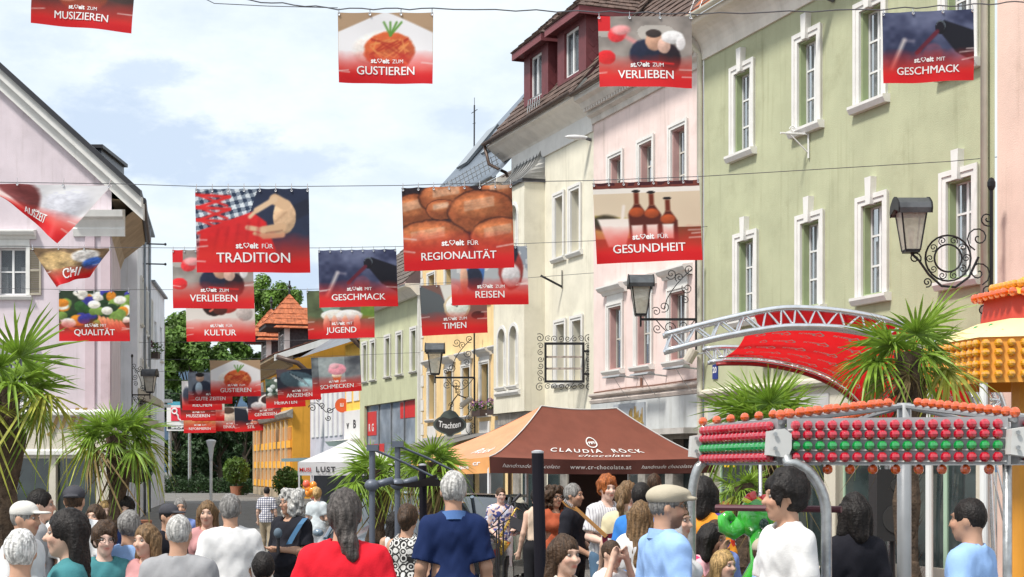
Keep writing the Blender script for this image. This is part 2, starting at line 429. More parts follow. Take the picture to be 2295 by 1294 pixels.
def tile_roof(parent, A, B, C, D, mat, name='roof', tw=.24, th=.32, thick=.03, seed=1, cap=2600):
    """A,B eave corners, C,D ridge corners (above B and A): rows of separate overlapping tiles, uneven"""
    A, B, C, D = map(Vector, (A, B, C, D)); r = random.Random(seed)
    L = max((B - A).length, (C - D).length); H = max((D - A).length, (C - B).length)
    nx, nz_ = max(1, int(L / tw)), max(1, int(H / th))
    while nx * nz_ > cap: nx = max(1, int(nx * .9)); nz_ = max(1, int(nz_ * .9))
    nrm = (B - A).cross(D - A).normalized(); base = MB().quad(A, B, C, D).build(name, mat, parent)
    m = MB()
    def P(u, v): return (A * (1 - u) + B * u) * (1 - v) + (D * (1 - u) + C * u) * v
    for j in range(nz_):
        for i in range(nx):
            u0 = (i + (.5 if j % 2 else 0)) / nx; u1 = min(1, u0 + .96 / nx); v0, v1 = j / nz_, min(1, (j + 1.25) / nz_)
            if u0 >= 1: continue
            l0, l1 = thick * r.uniform(1.2, 1.9), thick * r.uniform(.3, .6)
            a, b, c, d = P(u0, v0), P(u1, v0), P(u1, v1), P(u0, v1)
            m.add([a + nrm * .004, b + nrm * .004, a + nrm * l0, b + nrm * l0, c + nrm * l1, d + nrm * l1], [(0, 1, 3, 2), (2, 3, 4, 5), (1, 4, 3), (0, 2, 5)])
    tag(m.build('roof_tiles', mat, base), kind='stuff')
    return base

# ------------------------------------------------------------------ right-hand row of houses
RO = Vector((4.262, 33.9, 0)); RANG = math.atan2(-.937, .3493)
def rs(x, y, out=0.):
    """photo px on the right-hand facade -> (s, z); out = metres the point stands proud of the wall"""
    a = (x - CX) / F; k = (4.262 + .3728 * 33.9) - out * 1.0672
    Z = k / (a + .3728); X = a * Z
    dx, dyy = X - RO.x, Z - RO.y
    return dx * .3493 + dyy * -.937, CH + (HY - y) * Z / F
def house(name, label, s_mid, group=None, frame='R'):
    p = RO + Vector((.3493, -.937, 0)) * s_mid
    return thing(name, label, 'house', (p.x, p.y, 0), RANG, group), s_mid

# ---- green house
GREEN = plaster('sage_green_plaster', lin((178, 181, 150)))
GLIN = M('green_lining', lin((158, 172, 132)), .7)
hs, S0 = house('townhouse', 'sage green house with white keystone windows and metal lettering, beside the pink house', 5.07)
def G(s): return s - S0
up = [(1.50, 2.20), (4.09, 4.79), (6.26, 6.96), (8.84, 9.54)]; lo = [(1.66, 2.34), (4.2, 4.88), (6.33, 7.0), (8.86, 9.54)]
holes = [(G(a), G(b), 8.74, 10.44) for a, b in up] + [(G(a), G(b), 5.18, 6.84) for a, b in lo]
m = MB(); wall_mesh(m, G(.06), G(10.08), 3.62, 11.75, holes); m.build('wall', GREEN, hs)
for k, (a, b) in enumerate(up): window(hs, G(a), G(b), 8.74, 10.44, cols=2, rows=3, surround=.16, sill=(.16, .16), keystone=(.5, .2), curtain=.97 if k else .8, inner=GLIN)
for k, (a, b) in enumerate(lo): window(hs, G(a), G(b), 5.18, 6.84, cols=2, rows=3, surround=.16, sill=(.16, .16), keystone=(.5, .2), curtain=.95, inner=GLIN)
SHOPC = plaster('cream_shop_front', (.62, .58, .48))
m = MB(); m.prism([(0.003, 3.60), (-.12, 3.60), (-.16, 3.66), (-.16, 3.72), (.003, 3.78)], 'x', G(.06), G(10.08)); m.build('ledge', SHOPC, hs)
shop_holes = [(G(.5), G(3.2), .1, 3.0), (G(3.7), G(5.0), .1, 2.9), (G(5.4), G(9.6), .3, 3.0)]
m = MB(); wall_mesh(m, G(.06), G(10.08), -.3, 3.61, shop_holes, depth=.3); m.build('shop_wall', SHOPC, hs)
SHOPG = M('shop_glass', (.035, .05, .05), .05, var=.4, vs_=.8, spec=.9); GRFR = M('pale_green_shop_frame', lin((168, 196, 172)), .45)
for (a, b, c, d) in shop_holes:
    n = max(1, round((b - a) / 1.1)); fr = MB()
    for i in range(n + 1):
        q = a + (b - a) * i / n; fr.box(max(a, q - .05), min(b, q + .05), .17, .26, c, d)
    o = fr.build('shop_window', GRFR, hs)
    for i in range(n): MB().box(a + (b - a) * i / n + .05, a + (b - a) * (i + 1) / n - .05, .2, .22, c, d).build('pane', SHOPG, o)
m = MB(); m.box(G(.3), G(5.2), -.03, .002, 3.08, 3.46); m.build('fascia', M('pale_grey_fascia', (.5, .5, .49), .6), hs)
# cove and roof
COVE = M('cream_cove', (.76, .72, .65), .85, var=.08, vs_=2, streak=.35, grime=.25)
pr = [(.003, 11.12), (-.05, 11.12), (-.06, 11.2)] + [(-.06 - .5 * (1 - math.cos(t * math.pi / 2)), 11.2 + .52 * math.sin(t * math.pi / 2)) for t in (.15, .3, .45, .6, .75, .9, 1)] + [(-.6, 11.76), (-.6, 11.82), (.003, 11.82)]
m = MB(); m.prism(pr, 'x', G(.06), G(10.08)); m.build('eaves', COVE, hs)
gutter(hs, G(.06), G(10.08), -.70, 11.86, .08, CREAMPIPE)
tile_roof(hs, (G(.0), -.62, 11.84), (G(10.08), -.62, 11.84), (G(10.08), 5, 18.2), (G(.0), 5, 18.2), TILE_O, seed=4, tw=.3, th=.4, cap=1400)
m = MB()
for i in range(17): m.tube([(G(.2) + i * .5, -.45, 12.05), (G(.2) + i * .5, -.3, 12.42)], .012, 5)
for zz, yy in ((12.15, -.41), (12.28, -.36), (12.42, -.3)): m.tube([(G(.2), yy, zz), (G(8.3), yy, zz)], .012, 5)
m.build('snow_guard', STEEL, hs)
downpipe(hs, [(G(.1), -.66, 11.78), (G(.06), -.4, 11.5), (G(.02), -.09, 11.25), (G(.02), -.09, 3.5), (G(.02), -.09, .2)], .06)
downpipe(hs, [(G(9.95), -.66, 11.78), (G(9.93), -.3, 11.4), (G(9.93), -.09, 11.2), (G(9.93), -.09, .2)], .06)
# raised shop lettering E L.. behind the truss, house number plate
m = MB(); LET = M('white_steel_letter', (.7, .72, .74), .4, var=.05)
s_e, z_e = rs(1713, 824)
for ch, xx in (('E', 1713), ('L', 1737), ('L', 1760), ('E', 1783), ('R', 1806)):
    s_, z_ = rs(xx, 822); q = MB(); zb = 4.13; hh = .62; wd_ = .3
    q.box(G(s_), G(s_) + .09, -.16, -.03, zb, zb + hh)
    if ch in 'EL': q.box(G(s_) + .09, G(s_) + wd_, -.16, -.03, zb, zb + .1)
    if ch == 'E': q.box(G(s_) + .09, G(s_) + wd_, -.16, -.03, zb + .26, zb + .35); q.box(G(s_) + .09, G(s_) + wd_, -.16, -.03, zb + .52, zb + hh)
    if ch == 'R':
        q.box(G(s_) + .09, G(s_) + .26, -.16, -.03, zb + .52, zb + hh); q.box(G(s_) + .09, G(s_) + .26, -.16, -.03, zb + .24, zb + .33); q.box(G(s_) + .21, G(s_) + .3, -.16, -.03, zb + .33, zb + .52)
        q.prism([(G(s_) + .09, zb + .24), (G(s_) + .21, zb), (G(s_) + .32, zb), (G(s_) + .2, zb + .24)], 'y', -.16, -.03)
    q.build('sign_letter', LET, hs)
s_, z_ = rs(1604, 838); q = MB().box(G(s_) - .1, G(s_) + .12, -.03, -.002, 3.98, 4.3).build('number_plate', M('blue_enamel', lin((40, 60, 130)), .3), hs)
q2 = MB(); letters(q2, '20', lambda x, y: (x, -.033, y), G(s_) + .01, 4.12, h=.13, bold=.03, centre=True); q2.build('lettering', PVC, q)
# white wrought bracket under the second upper window
s_, z_ = rs(1815, 315); m = MB(); x_ = G(s_)
m.tube([(x_, -.03, z_ - .35), (x_, -.03, z_ + .25)], .02, 6); m.tube([(x_, -.03, z_ + .12), (x_ - .1, -.6, z_ + .12)], .02, 6); m.tube([(x_, -.03, z_ - .25), (x_ - .07, -.42, z_ + .12)], .014, 6)
m.tube([(p[0] * .0 + x_ - .06, -.35 + p[0], z_ + .2 + p[2]) for p in spiral((0, 0), .02, .07, 0, 1.5)], .01, 5); m.build('wall_bracket', PVC, hs)
def wall_lamp(parent, s_, z_, y=0., ln=.62, mat=None):
    m = MB(); m.tube([(s_, y - .02, z_ - .03), (s_, y - .14, z_)], .045, 8)
    o = m.build('wall_lamp', M('lamp_grey', (.12, .12, .13), .5), parent)
    b = MB()
    prof = [(0, .05), (.12, .075), (.35, .085), (.55, .06), (.66, .012)]
    vs = []; n = 10
    for (t, r) in prof:
        for k in range(n):
            a = 2 * math.pi * k / n; vs.append((s_ - .02 - t * .35 + math.cos(a) * r * 1.2, y - .12 - t * ln * 1.3, z_ + .02 + t * .06 + math.sin(a) * r * .75))
    b.add(vs, [(i * n + k, i * n + (k + 1) % n, (i + 1) * n + (k + 1) % n, (i + 1) * n + k) for i in range(len(prof) - 1) for k in range(n)] + [tuple(range(n))])
    b.build('lamp_head', M('lamp_white_shell', (.62, .63, .63), .35), o, smooth=True)
s_, z_ = rs(1870, 4); wall_lamp(hs, G(s_), 10.95)

# ---- rose house at the right edge
ROSE = plaster('rose_plaster', lin((222, 194, 180)))
hs, S0 = house('townhouse', 'rose pink house with heavy window cornices, on the near side of the green house', 16.)
def G(s): return s - S0
wn = [(11.6, 12.5), (14.2, 15.1), (16.8, 17.7), (19.4, 20.3)]
holes = [(G(a), G(b), z0, z1) for a, b in wn for z0, z1 in ((8.9, 10.7), (5.1, 7.0))]
m = MB(); wall_mesh(m, G(10.14), G(22), -.3, 12.9, holes); m.build('wall', ROSE, hs)
for h_ in holes: window(hs, *h_, cols=2, rows=2, surround=.14, sill=(.15, .15), cornice=(.16, .2), curtain=.8)
m = MB(); m.prism([(.003, 12.5), (-.08, 12.5), (-.2, 12.75), (-.45, 12.85), (-.5, 13.0), (.003, 13.05)], 'x', G(10.14), G(22)); m.build('eaves', WHITE, hs)
m = MB(); m.prism([(.003, 3.8), (-.1, 3.8), (-.14, 3.95), (.003, 4.05)], 'x', G(10.14), G(22)); m.build('ledge', WHITE, hs)
tile_roof(hs, (G(10.1), -.5, 13.03), (G(22), -.5, 13.03), (G(22), 5, 18.6), (G(10.1), 5, 18.6), TILE_B, seed=9, tw=.4, th=.5, cap=800)

# ---- pale pink house
PINK = plaster('pale_pink_plaster', lin((228, 208, 202)))
hs, S0 = house('townhouse', 'pale pink house with scrolled window heads and a weathered grey shop fascia', -3.02)
def G(s): return s - S0
PLIN = M('dusky_pink_lining', lin((192, 156, 152)), .75, var=.1, grime=.4); OLDW = M('old_white_frame', (.58, .56, .5), .6, var=.12, grime=.4)
up = [(-5.0, -4.3), (-3.24, -2.54), (-1.52, -.8)]; lo = [(-5.08, -4.30), (-3.42, -2.62), (-1.60, -.78)]
holes = [(G(a), G(b), 8.3, 9.88) for a, b in up] + [(G(a), G(b), 4.52, 6.1) for a, b in lo]
m = MB(); wall_mesh(m, G(-6.1), G(.04), 3.6, 11.4, holes, depth=.26); m.build('wall', PINK, hs)
for a, b in up: window(hs, G(a), G(b), 8.3, 9.88, depth=.22, cols=2, rows=3, frame=OLDW, surround=.12, sill=(.12, .12), inner=PLIN, curtain=.6)
for k, (a, b) in enumerate(lo): window(hs, G(a), G(b), 4.52, 6.1, depth=.22, cols=2, rows=2, frame=OLDW, surround=.1, sill=(.18, .13), inner=PLIN, cornice=(.2, .2), curtain=.9 if k < 2 else .2)
m = MB(); m.prism([(.003, 3.70), (-.1, 3.70), (-.13, 3.78), (-.05, 3.84), (-.16, 3.90), (-.16, 3.94), (.003, 3.98)], 'x', G(-6.1), G(.04)); m.build('ledge', M('chipped_ledge', (.52, .46, .42), .9, var=.2, grime=.8, bump=.4, bs=20), hs)
FASC = M('weathered_fascia', (.50, .52, .52), .7, var=.1, vs_=1.5, streak=.8, grime=.5)
for k in range(6): MB().box(G(-6.08) + k * 1.02, G(-6.08) + (k + 1) * 1.02 - .008, -.09, -.004, 2.94, 3.69).build('fascia_panel', FASC, hs)
GOLDP = M('faded_gold_sign', (.34, .37, .40), .4, var=.12)
s_a, _ = rs(1385, 930); s_b, _ = rs(1455, 930)
q = MB().box(G(s_a), G(s_b), -.13, -.085, 3.02, 3.62).build('sign_board', GOLDP, hs)
m = MB(); rr = random.Random(5); GOLDL = M('gold_leaf', (.36, .24, .07), .5, .3, var=.3, vs_=12)
for k in range(11):
    xx = G(s_a) + .95 + k * .072; hh = rr.uniform(.12, .42)
    m.prism([(xx, 3.12), (xx + .055, 3.12 + rr.uniform(0, .05)), (xx + .04, 3.14 + hh), (xx + .01, 3.14 + hh * .8)], 'y', -.145, -.131)
m.prism([(G(s_a) + .9, 3.08), (G(s_a) + 1.8, 3.1), (G(s_a) + 1.7, 3.17), (G(s_a) + 1.0, 3.15)], 'y', -.148, -.131); m.build('painted_motif', GOLDL, q)
MB().box(G(-6.1), G(.04), -.5, -.003, 2.8, 2.93).build('canopy_edge', M('old_canopy', (.42, .4, .37), .7, var=.2, grime=.6), hs)
shop_holes = [(G(-5.6), G(-3.4), .2, 2.7), (G(-3.0), G(-1.9), .05, 2.6), (G(-1.5), G(-.3), .2, 2.7)]
m = MB(); wall_mesh(m, G(-6.1), G(.04), -.3, 3.61, shop_holes, depth=.4); m.build('shop_wall', STONE, hs)
for (a, b, c, d) in shop_holes: MB().box(a, b, .28, .3, c, d).build('shop_pane', SHOPG, hs)
PCORN = M('pink_house_cornice', (.62, .58, .53), .9, var=.12, streak=.5, grime=.45)
pr = [(.003, 11.0), (-.06, 11.0), (-.08, 11.14), (-.2, 11.2), (-.2, 11.3), (-.34, 11.36), (-.42, 11.5), (-.56, 11.56), (-.56, 11.66), (.003, 11.7)]
m = MB(); m.prism(pr, 'x', G(-6.1), G(.04)); c_ = m.build('eaves', PCORN, hs)
den = shared('dentil', lambda: MB().box(0, .09, 0, .07, 0, .09).mesh('dentil', PCORN))
for i in range(38): place('dentil', den, c_, (G(-6.0) + i * .158, -.33, 11.27))
gutter(hs, G(-6.1), G(.0), -.64, 11.74, .075, BROWNPIPE)
tile_roof(hs, (G(-6.1), -.58, 11.68), (G(-.02), -.58, 11.68), (G(-.02), 5, 18.3), (G(-6.1), 5, 18.3), TILE_B, seed=12)
for k, (xx, yy) in enumerate(((1395, 850), (1458, 845), (1535, 830))):      # trough lamps above the fascia
    s_, z_ = rs(xx - 15, yy - 4, .5); m = MB(); x_ = G(s_)
    vs = [(x_ - .5, -.55 + .1 * math.cos(t), z_ + .06 * math.sin(t)) for t in (0, .8, 1.6, 2.4, 3.14)]; vs2 = [(a + 1.0, b, c) for a, b, c in vs]
    m.add(vs + vs2, [(i, i + 1, i + 6, i + 5) for i in range(4)] + [(0, 1, 2, 3, 4), (9, 8, 7, 6, 5)])
    o = m.build('trough_lamp', M('trough_lamp_grey', (.36, .37, .38), .4, .4), hs, smooth=False)
    MB().tube([(x_ + .1, -.5, z_ + .03), (x_ + .2, -.01, z_ - .02)], .02, 6).tube([(x_ - .1, -.5, z_), (x_ - .1, -.3, z_ - .3), (x_ - .05, -.01, z_ - .62)], .007, 5).build('lamp_arm', STEEL, o)
s_, z_ = rs(1556, 800, .3); m = MB(); x_ = G(s_)
m.tube([(x_ - .1, -.42, z_ - .1), (x_, -.3, z_ + .16)], .12, 12); o = m.build('floodlight', M('flood_shell', (.55, .5, .42), .5, var=.15, grime=.5), hs); MB().tube([(x_, -.3, z_ + .05), (x_ + .2, -.02, z_ + .1)], .02, 6).build('lamp_arm', STEEL, o)
m = MB(); m.tube([(G(-6.0), -.03, 3.99), (G(-4), -.04, 4.02), (G(-2.4), -.04, 4.0), (G(-.1), -.03, 4.03)], .018, 6); m.tube([(G(-3.1), -.05, 4.0), (G(-3.1), -.05, 4.22)], .03, 6); m.build('cable_run', M('rust_cable', (.2, .1, .07), .7), hs)

# ---- cream house with oriel and dormers
CREAM = plaster('cream_plaster', lin((222, 217, 199)))
hs, S0 = house('townhouse', 'cream house with rounded-arch oriel, white top band and two dark red dormers', -9.1)
def G(s): return s - S0
lo = [(-8.70, -8.14), (-7.58, -6.98)]; lo2 = [(-8.62, -8.02), (-7.46, -6.86)]
holes = [(G(a), G(b), 7.85, 9.5) for a, b in lo] + [(G(a), G(b), 4.38, 5.98) for a, b in lo2]
m = MB(); wall_mesh(m, G(-12.12), G(-6.1), -.3, 11.3, holes, depth=.3); m.build('wall', CREAM, hs)
for a, b in lo: window(hs, G(a), G(b), 7.85, 9.5, depth=.26, cols=1, rows=1, surround=.13, sill=(.12, .14), curtain=.6, fw=.08)
for a, b in lo2: window(hs, G(a), G(b), 4.38, 5.98, depth=.26, cols=1, rows=1, surround=.13, sill=(.12, .14), curtain=.6, fw=.08)
MB().box(G(-12.12), G(-6.1), -.05, -.003, 10.82, 11.32).build('white_band', WHITE, hs)
pr = [(.003, 11.3), (-.05, 11.3), (-.1, 11.36), (-.3, 11.5), (-.45, 11.62), (-.56, 11.68), (-.56, 11.76), (.003, 11.8)]
m = MB(); m.prism(pr, 'x', G(-12.9), G(-6.1)); m.build('eaves', COVE, hs)
gutter(hs, G(-12.95), G(-6.1), -.64, 11.82, .085, BROWNPIPE)
downpipe(hs, [(G(-12.9), -.62, 11.74), (G(-12.85), -.5, 11.2), (G(-12.45), -.1, 10.9), (G(-12.2), -.08, 10.6), (G(-12.2), -.08, .2)], .05, BROWNPIPE)
tile_roof(hs, (G(-12.95), -.6, 11.78), (G(-6.1), -.6, 11.78), (G(-6.1), 5, 18.5), (G(-12.95), 5, 18.5), TILE_B, seed=21)
MB().prism([(-.58, 11.7), (4.9, 18.3), (4.9, 11.7)], 'x', G(-12.9), G(-12.7)).build('gable_wall', COVE, hs)
# oriel (own box with two rows of paired arched windows)
OX0, OX1, OP = G(-12.1), G(-9.55), -.62
aw = [(OX0 + .42, OX0 + 1.02), (OX0 + 1.4, OX0 + 2.0)]; rows_ = [(7.75, 9.55), (4.42, 6.1)]
holes = [(a, b, z0, z1) for a, b in aw for z0, z1 in rows_]
m = MB(); wall_mesh(m, OX0, OX1, 3.64, 10.12, holes, y=OP, depth=.22)
m.quad((OX1, OP, 3.64), (OX1, 0, 3.64), (OX1, 0, 10.12), (OX1, OP, 10.12)); m.quad((OX0, 0, 3.64), (OX0, OP, 3.64), (OX0, OP, 10.12), (OX0, 0, 10.12))
m.quad((OX0, 0, 3.64), (OX1, 0, 3.64), (OX1, OP, 3.64), (OX0, OP, 3.64))
orl = m.build('oriel', CREAM, hs)
for (a, b, z0, z1) in holes:
    r = (b - a) / 2; cx_ = (a + b) / 2; zc = z1 - r; q = MB()
    def arcp(t, rr=r): return (cx_ + rr * math.cos(t), zc + rr * math.sin(t))
    for sg in (0, 1):                                         # corner fillers that turn the opening into an arch
        pts = [arcp(math.pi * (sg + (1 - 2 * sg) * k / 16)) for k in range(9)]
        cnr = (a if sg else b, z1)
        pts = [cnr] + (pts if not sg else pts)
        q.prism(pts if sg == 0 else pts, 'y', OP + .002, OP + .22)
    q.build('arch_spandrel', CREAM, orl)
    w_o = window(orl, a, b, z0, z1, y=OP, depth=.2, cols=1, rows=2, sill=(.1, .12), curtain=.5, fw=.07)
    q = MB(); rr2 = r + .1
    q.prism([arcp(math.pi * k / 14, rr2) for k in range(15)] + [arcp(math.pi * (14 - k) / 14, r + .005) for k in range(15)], 'y', OP - .03, OP + .001)
    q.box(a - .1, a - .005, OP - .03, OP + .001, z0, zc); q.box(b + .005, b + .1, OP - .03, OP + .001, z0, zc); q.build('arch_trim', WHITE, orl)
for z0, z1 in rows_: MB().prism([(OP + .001, z0 - .3), (OP - .04, z0 - .3), (OP - .09, z0 - .22), (OP - .09, z0 - .17), (OP + .001, z0 - .14)], 'x', OX0 + .25, OX1 - .3).build('sill_band', WHITE, orl)
MB().box(OX0 - .06, OX1 + .06, OP - .08, -.003, 10.1, 10.18).build('oriel_rim', DARKM, orl)
m = MB(); nn_ = 12                                            # swept sheet-metal cap
def capf(u, v):
    t = v; sc = 1 - .62 * math.sin(t * math.pi / 2) ** 1.0; x_ = OX0 - .06 + (OX1 - OX0 + .12) * (.5 + (u - .5) * (sc * .35 + .65)); return (x_, (OP - .08) * (1 - t) ** 1.7, 10.18 + .95 * t)
m.grid(capf, 14, nn_); m.quad((OX1 + .06, OP - .08, 10.18), (OX1 + .06, 0, 10.18), capf(1, 1), capf(1, .3))
m.add([capf(1, v / 8) for v in range(9)] + [(OX1 + .02, 0, 10.18 + .95 * v / 8) for v in range(9)], [(i, i + 1, i + 10, i + 9) for i in range(8)])
cp = m.build('oriel_cap', M('oriel_zinc', (.25, .25, .24), .5, .5, var=.25, streak=.5), orl)
m = MB()
for k in range(1, 8): m.tube([Vector(capf(k / 8, v / 8)) + Vector((0, -.012, .012)) for v in range(9)], .012, 5)
m.build('standing_seam', M('oriel_zinc_seam', (.18, .18, .18), .5, .5), cp)
MB().box(OX0 + .05, OX1 - .05, -.5, .003, 3.3, 3.63).box(OX0 + .3, OX0 + .75, -.42, .003, 2.6, 3.3).box(OX1 - .8, OX1 - .35, -.42, .003, 2.6, 3.3).build('oriel_corbel', STONE, hs)
for k, xx in enumerate((G(-11.9), G(-9.9), G(-8.2), G(-6.7))): MB().box(xx, xx + .5, -.09, -.003, -.2, 2.55).build('stone_pillar', STONE, hs)
shop_holes = [(G(-11.2), G(-10.1)), (G(-9.2), G(-8.4)), (G(-7.5), G(-6.9))]
for a, b in shop_holes: MB().box(a, b, -.05, -.004, .1, 2.6).build('shop_pane', SHOPG, hs)
# dormers (sheet clad, dark red), they stand over the cream house and reach to the pink one
DRED = M('dark_red_cladding', lin((104, 48, 52)), .6, var=.12, vs_=4, grime=.3); DRED2 = M('dark_red_fascia', lin((120, 62, 66)), .6, var=.1)
for k, (xa, xb, zb) in enumerate(((1183, 1258, 12.35), (1265, 1345, 12.5))):
    sa, sb = (-11.2, -9.3) if k == 0 else (-8.6, -6.6)
    a, b = G(sa), G(sb); y0 = .0; z0, z1 = 12.35, 14.05
    m = MB(); wall_mesh(m, a, b, z0, z1, [(a + .5, b - .5, z0 + .3, z1 - .15)], y=y0, depth=.1)
    m.quad((b, y0, z0), (b, 2.2, z0 + 1.7), (b, 2.2, z1), (b, y0, z1)); m.quad((a, 2.2, z0 + 1.7), (a, y0, z0), (a, y0, z1), (a, 2.2, z1))
    dm = m.build('dormer', DRED, hs)
    window(dm, a + .5, b - .5, z0 + .3, z1 - .15, y=y0, depth=.12, cols=2, rows=1, curtain=.3, fw=.07)
    shp = shared('slate', lambda: MB().add([(0, 0, 0), (.17, 0, .17), (0, 0, .34), (-.17, 0, .17), (0, -.01, .03)], [(0, 1, 4), (1, 2, 4), (2, 3, 4), (3, 0, 4)]).mesh('cladding_slate', DRED))
    for i in range(9):                                        # diamond slates on the cheek wall
        for j in range(8):
            yy = .2 + i * .24 + (.12 if j % 2 else 0); zz = z0 + j * .2
            if zz > z0 + (yy - .2) * .78 and zz + .34 < z1 + .05 and yy < 2.1: place('cladding_slate', shp, dm, (b + .004, yy, zz), (0, 0, math.pi / 2))
    c_ = (a + b) / 2; e = .22; zr = z1 + 1.15
    MB().box(a - e, b + e, y0 - .3, y0 - .26, z1 - .08, z1 + .14).box(b + e - .04, b + e, y0 - .26, 2.2, z1 - .08, z1 + .14).box(a - e, a - e + .04, y0 - .26, 2.2, z1 - .08, z1 + .14).build('dormer_fascia', DRED2, dm)
    MB().box(a - e + .04, b + e - .04, y0 - .26, 2.2, z1 - .02, z1 + .02).build('dormer_soffit', DRED, dm)
    A, B = (a - e, y0 - .32, z1 + .12), (b + e, y0 - .32, z1 + .12); R0, R1 = (c_, y0 + .75, zr), (c_, 3.2, zr)
    rf = tile_roof(dm, B, (b + e, 3.2, z1 + .12), R1, R0, TILE_B, 'dormer_roof', seed=30 + k, tw=.2, th=.25)
    tile_roof(dm, (a - e, 3.2, z1 + .12), A, R0, R1, TILE_B, 'dormer_roof', seed=32 + k, tw=.2, th=.25)
    tile_roof(dm, A, B, R0, R0, TILE_B, 'dormer_roof', seed=34 + k, tw=.2, th=.25)
m = MB()
for i in range(6): m.tube([(G(-10.6) + .55 + i * .18, -.35, 12.0), (G(-10.6) + .55 + i * .18, -.3, 12.5)], .014, 5)
m.tube([(G(-10.1), -.32, 12.3), (G(-9.1), -.32, 12.3)], .014, 5); m.tube([(G(-10.1), -.3, 12.5), (G(-9.1), -.3, 12.5)], .014, 5); m.build('snow_guard', STEEL, hs)
s_, z_ = rs(1338, 283, .15); wall_lamp(hs, G(-6.25), 10.66)
MB().tube([(G(-8.2), -.03, 7.45), (G(-8.2), -.03, 6.95)], .014, 6).tube([(G(-8.2), -.03, 7.0), (G(-8.35), -.6, 7.3)], .03, 6).build('wall_bracket', IRON, hs)

# ---- yellow house
YEL = plaster('apricot_plaster', lin((234, 204, 152)))
hs, S0 = house('townhouse', 'apricot yellow house with corniced tall windows and flower boxes', -16.8)
def G(s): return s - S0
SHG = M('dark_green_shutter_inside', lin((24, 66, 62)), .5); 
ws = [(-20.5, -19.75), (-18.55, -17.8), (-16.75, -16.0), (-14.95, -14.2), (-13.5, -12.75)]
holes = [(G(a), G(b), 3.75, 5.3) for a, b in ws] + [(G(a), G(b), 7.3, 8.75) for a, b in ws]
m = MB(); wall_mesh(m, G(-21.45), G(-12.15), -.3, 10.6, holes); m.build('wall', YEL, hs)
for k, (a, b) in enumerate(ws):
    window(hs, G(a), G(b), 3.75, 5.3, depth=.22, cols=1, rows=2, frame=SHG, surround=.1, sill=(.14, .12), cornice=(.14, .14), curtain=0, fw=.09)
    MB().box(G(a) - .1, G(b) + .1, -.05, -.003, 3.1, 3.5).build('sill_panel', WHITE, hs)
    window(hs, G(a), G(b), 7.3, 8.75, depth=.22, cols=1, rows=2, frame=SHG, surround=.1, sill=(.12, .1), curtain=0, fw=.08)
m = MB(); m.prism([(.003, 10.3), (-.1, 10.3), (-.3, 10.5), (-.5, 10.56), (-.5, 10.68), (.003, 10.7)], 'x', G(-21.45), G(-12.15)); m.build('eaves', COVE, hs)
gutter(hs, G(-21.5), G(-12.2), -.58, 10.74, .08)
YROOF = M('blue_grey_sheet_roof', (.15, .18, .22), .4, .5, var=.15)
m = MB(); m.quad((G(-21.6), -.55, 10.7), (G(-12.2), -.55, 10.7), (G(-12.2), 5, 16.9), (G(-21.6), 5, 16.9)); m.quad((G(-21.6), -.55, 10.64), (G(-21.6), 5, 16.84), (G(-21.6), 5, 16.9), (G(-21.6), -.55, 10.7)); rf = m.build('roof', YROOF, hs)
for k in range(3):
    u = G(-20.6 + k * 2.6); m = MB()
    P = lambda x, t, up_: (x, -.55 + 5.55 * t - .74 * up_, 10.7 + 6.2 * t + .66 * up_)
    m.add([P(u, .3, .03), P(u + 1.1, .3, .03), P(u + 1.1, .52, .12), P(u, .52, .12)] + [P(u, .3, .12), P(u + 1.1, .3, .12), P(u + 1.1, .52, .2), P(u, .52, .2)], [(0, 3, 2, 1), (4, 5, 6, 7), (0, 1, 5, 4), (1, 2, 6, 5), (2, 3, 7, 6), (3, 0, 4, 7)])
    m.build('skylight', GLASS, rf)
m = MB()
for i in range(24): m.tube([(G(-21.3) + i * .38, -.3, 11.05), (G(-21.3) + i * .38, -.42, 11.45)], .012, 4)
for zz in (11.15, 11.3, 11.45): m.tube([(G(-21.3), -.35, zz), (G(-12.4), -.35, zz)], .012, 4)
m.build('snow_guard', STEEL, hs)
for k in range(24): MB().box(G(-21.45), G(-21.25) + (.12 if k % 2 else 0), -.03, -.003, .2 + k * .43, .2 + k * .43 + .4).build('quoin', WHITE, hs)
shop_holes = [(G(-20.8), G(-18.6)), (G(-17.9), G(-15.6)), (G(-15), G(-12.8))]
for a, b in shop_holes: MB().box(a, b, -.06, -.003, .2, 2.6).build('shop_pane', SHOPG, hs)
m = MB(); m.box(G(-21.2), G(-17.6), -.04, -.003, 2.2, 3.1); m.build('grey_panel', M('pale_grey_panel', (.5, .5, .5), .7, var=.1, grime=.6), hs)
m = MB(); m.quad((G(-18.6), -1.6, 2.75), (G(-13.6), -1.6, 2.75), (G(-13.6), -.02, 3.15), (G(-18.6), -.02, 3.15)); m.quad((G(-18.6), -1.6, 2.5), (G(-13.6), -1.6, 2.5), (G(-13.6), -1.6, 2.75), (G(-18.6), -1.6, 2.75))
m.build('awning', M('grey_awning', (.16, .155, .15), .9, var=.1), hs)
FLB = M('purple_petals', lin((150, 90, 150)), .7, var=.4, vs_=20); LEAF = M('plant_leaf', (.07, .13, .025), .6, var=.4, vs_=6)
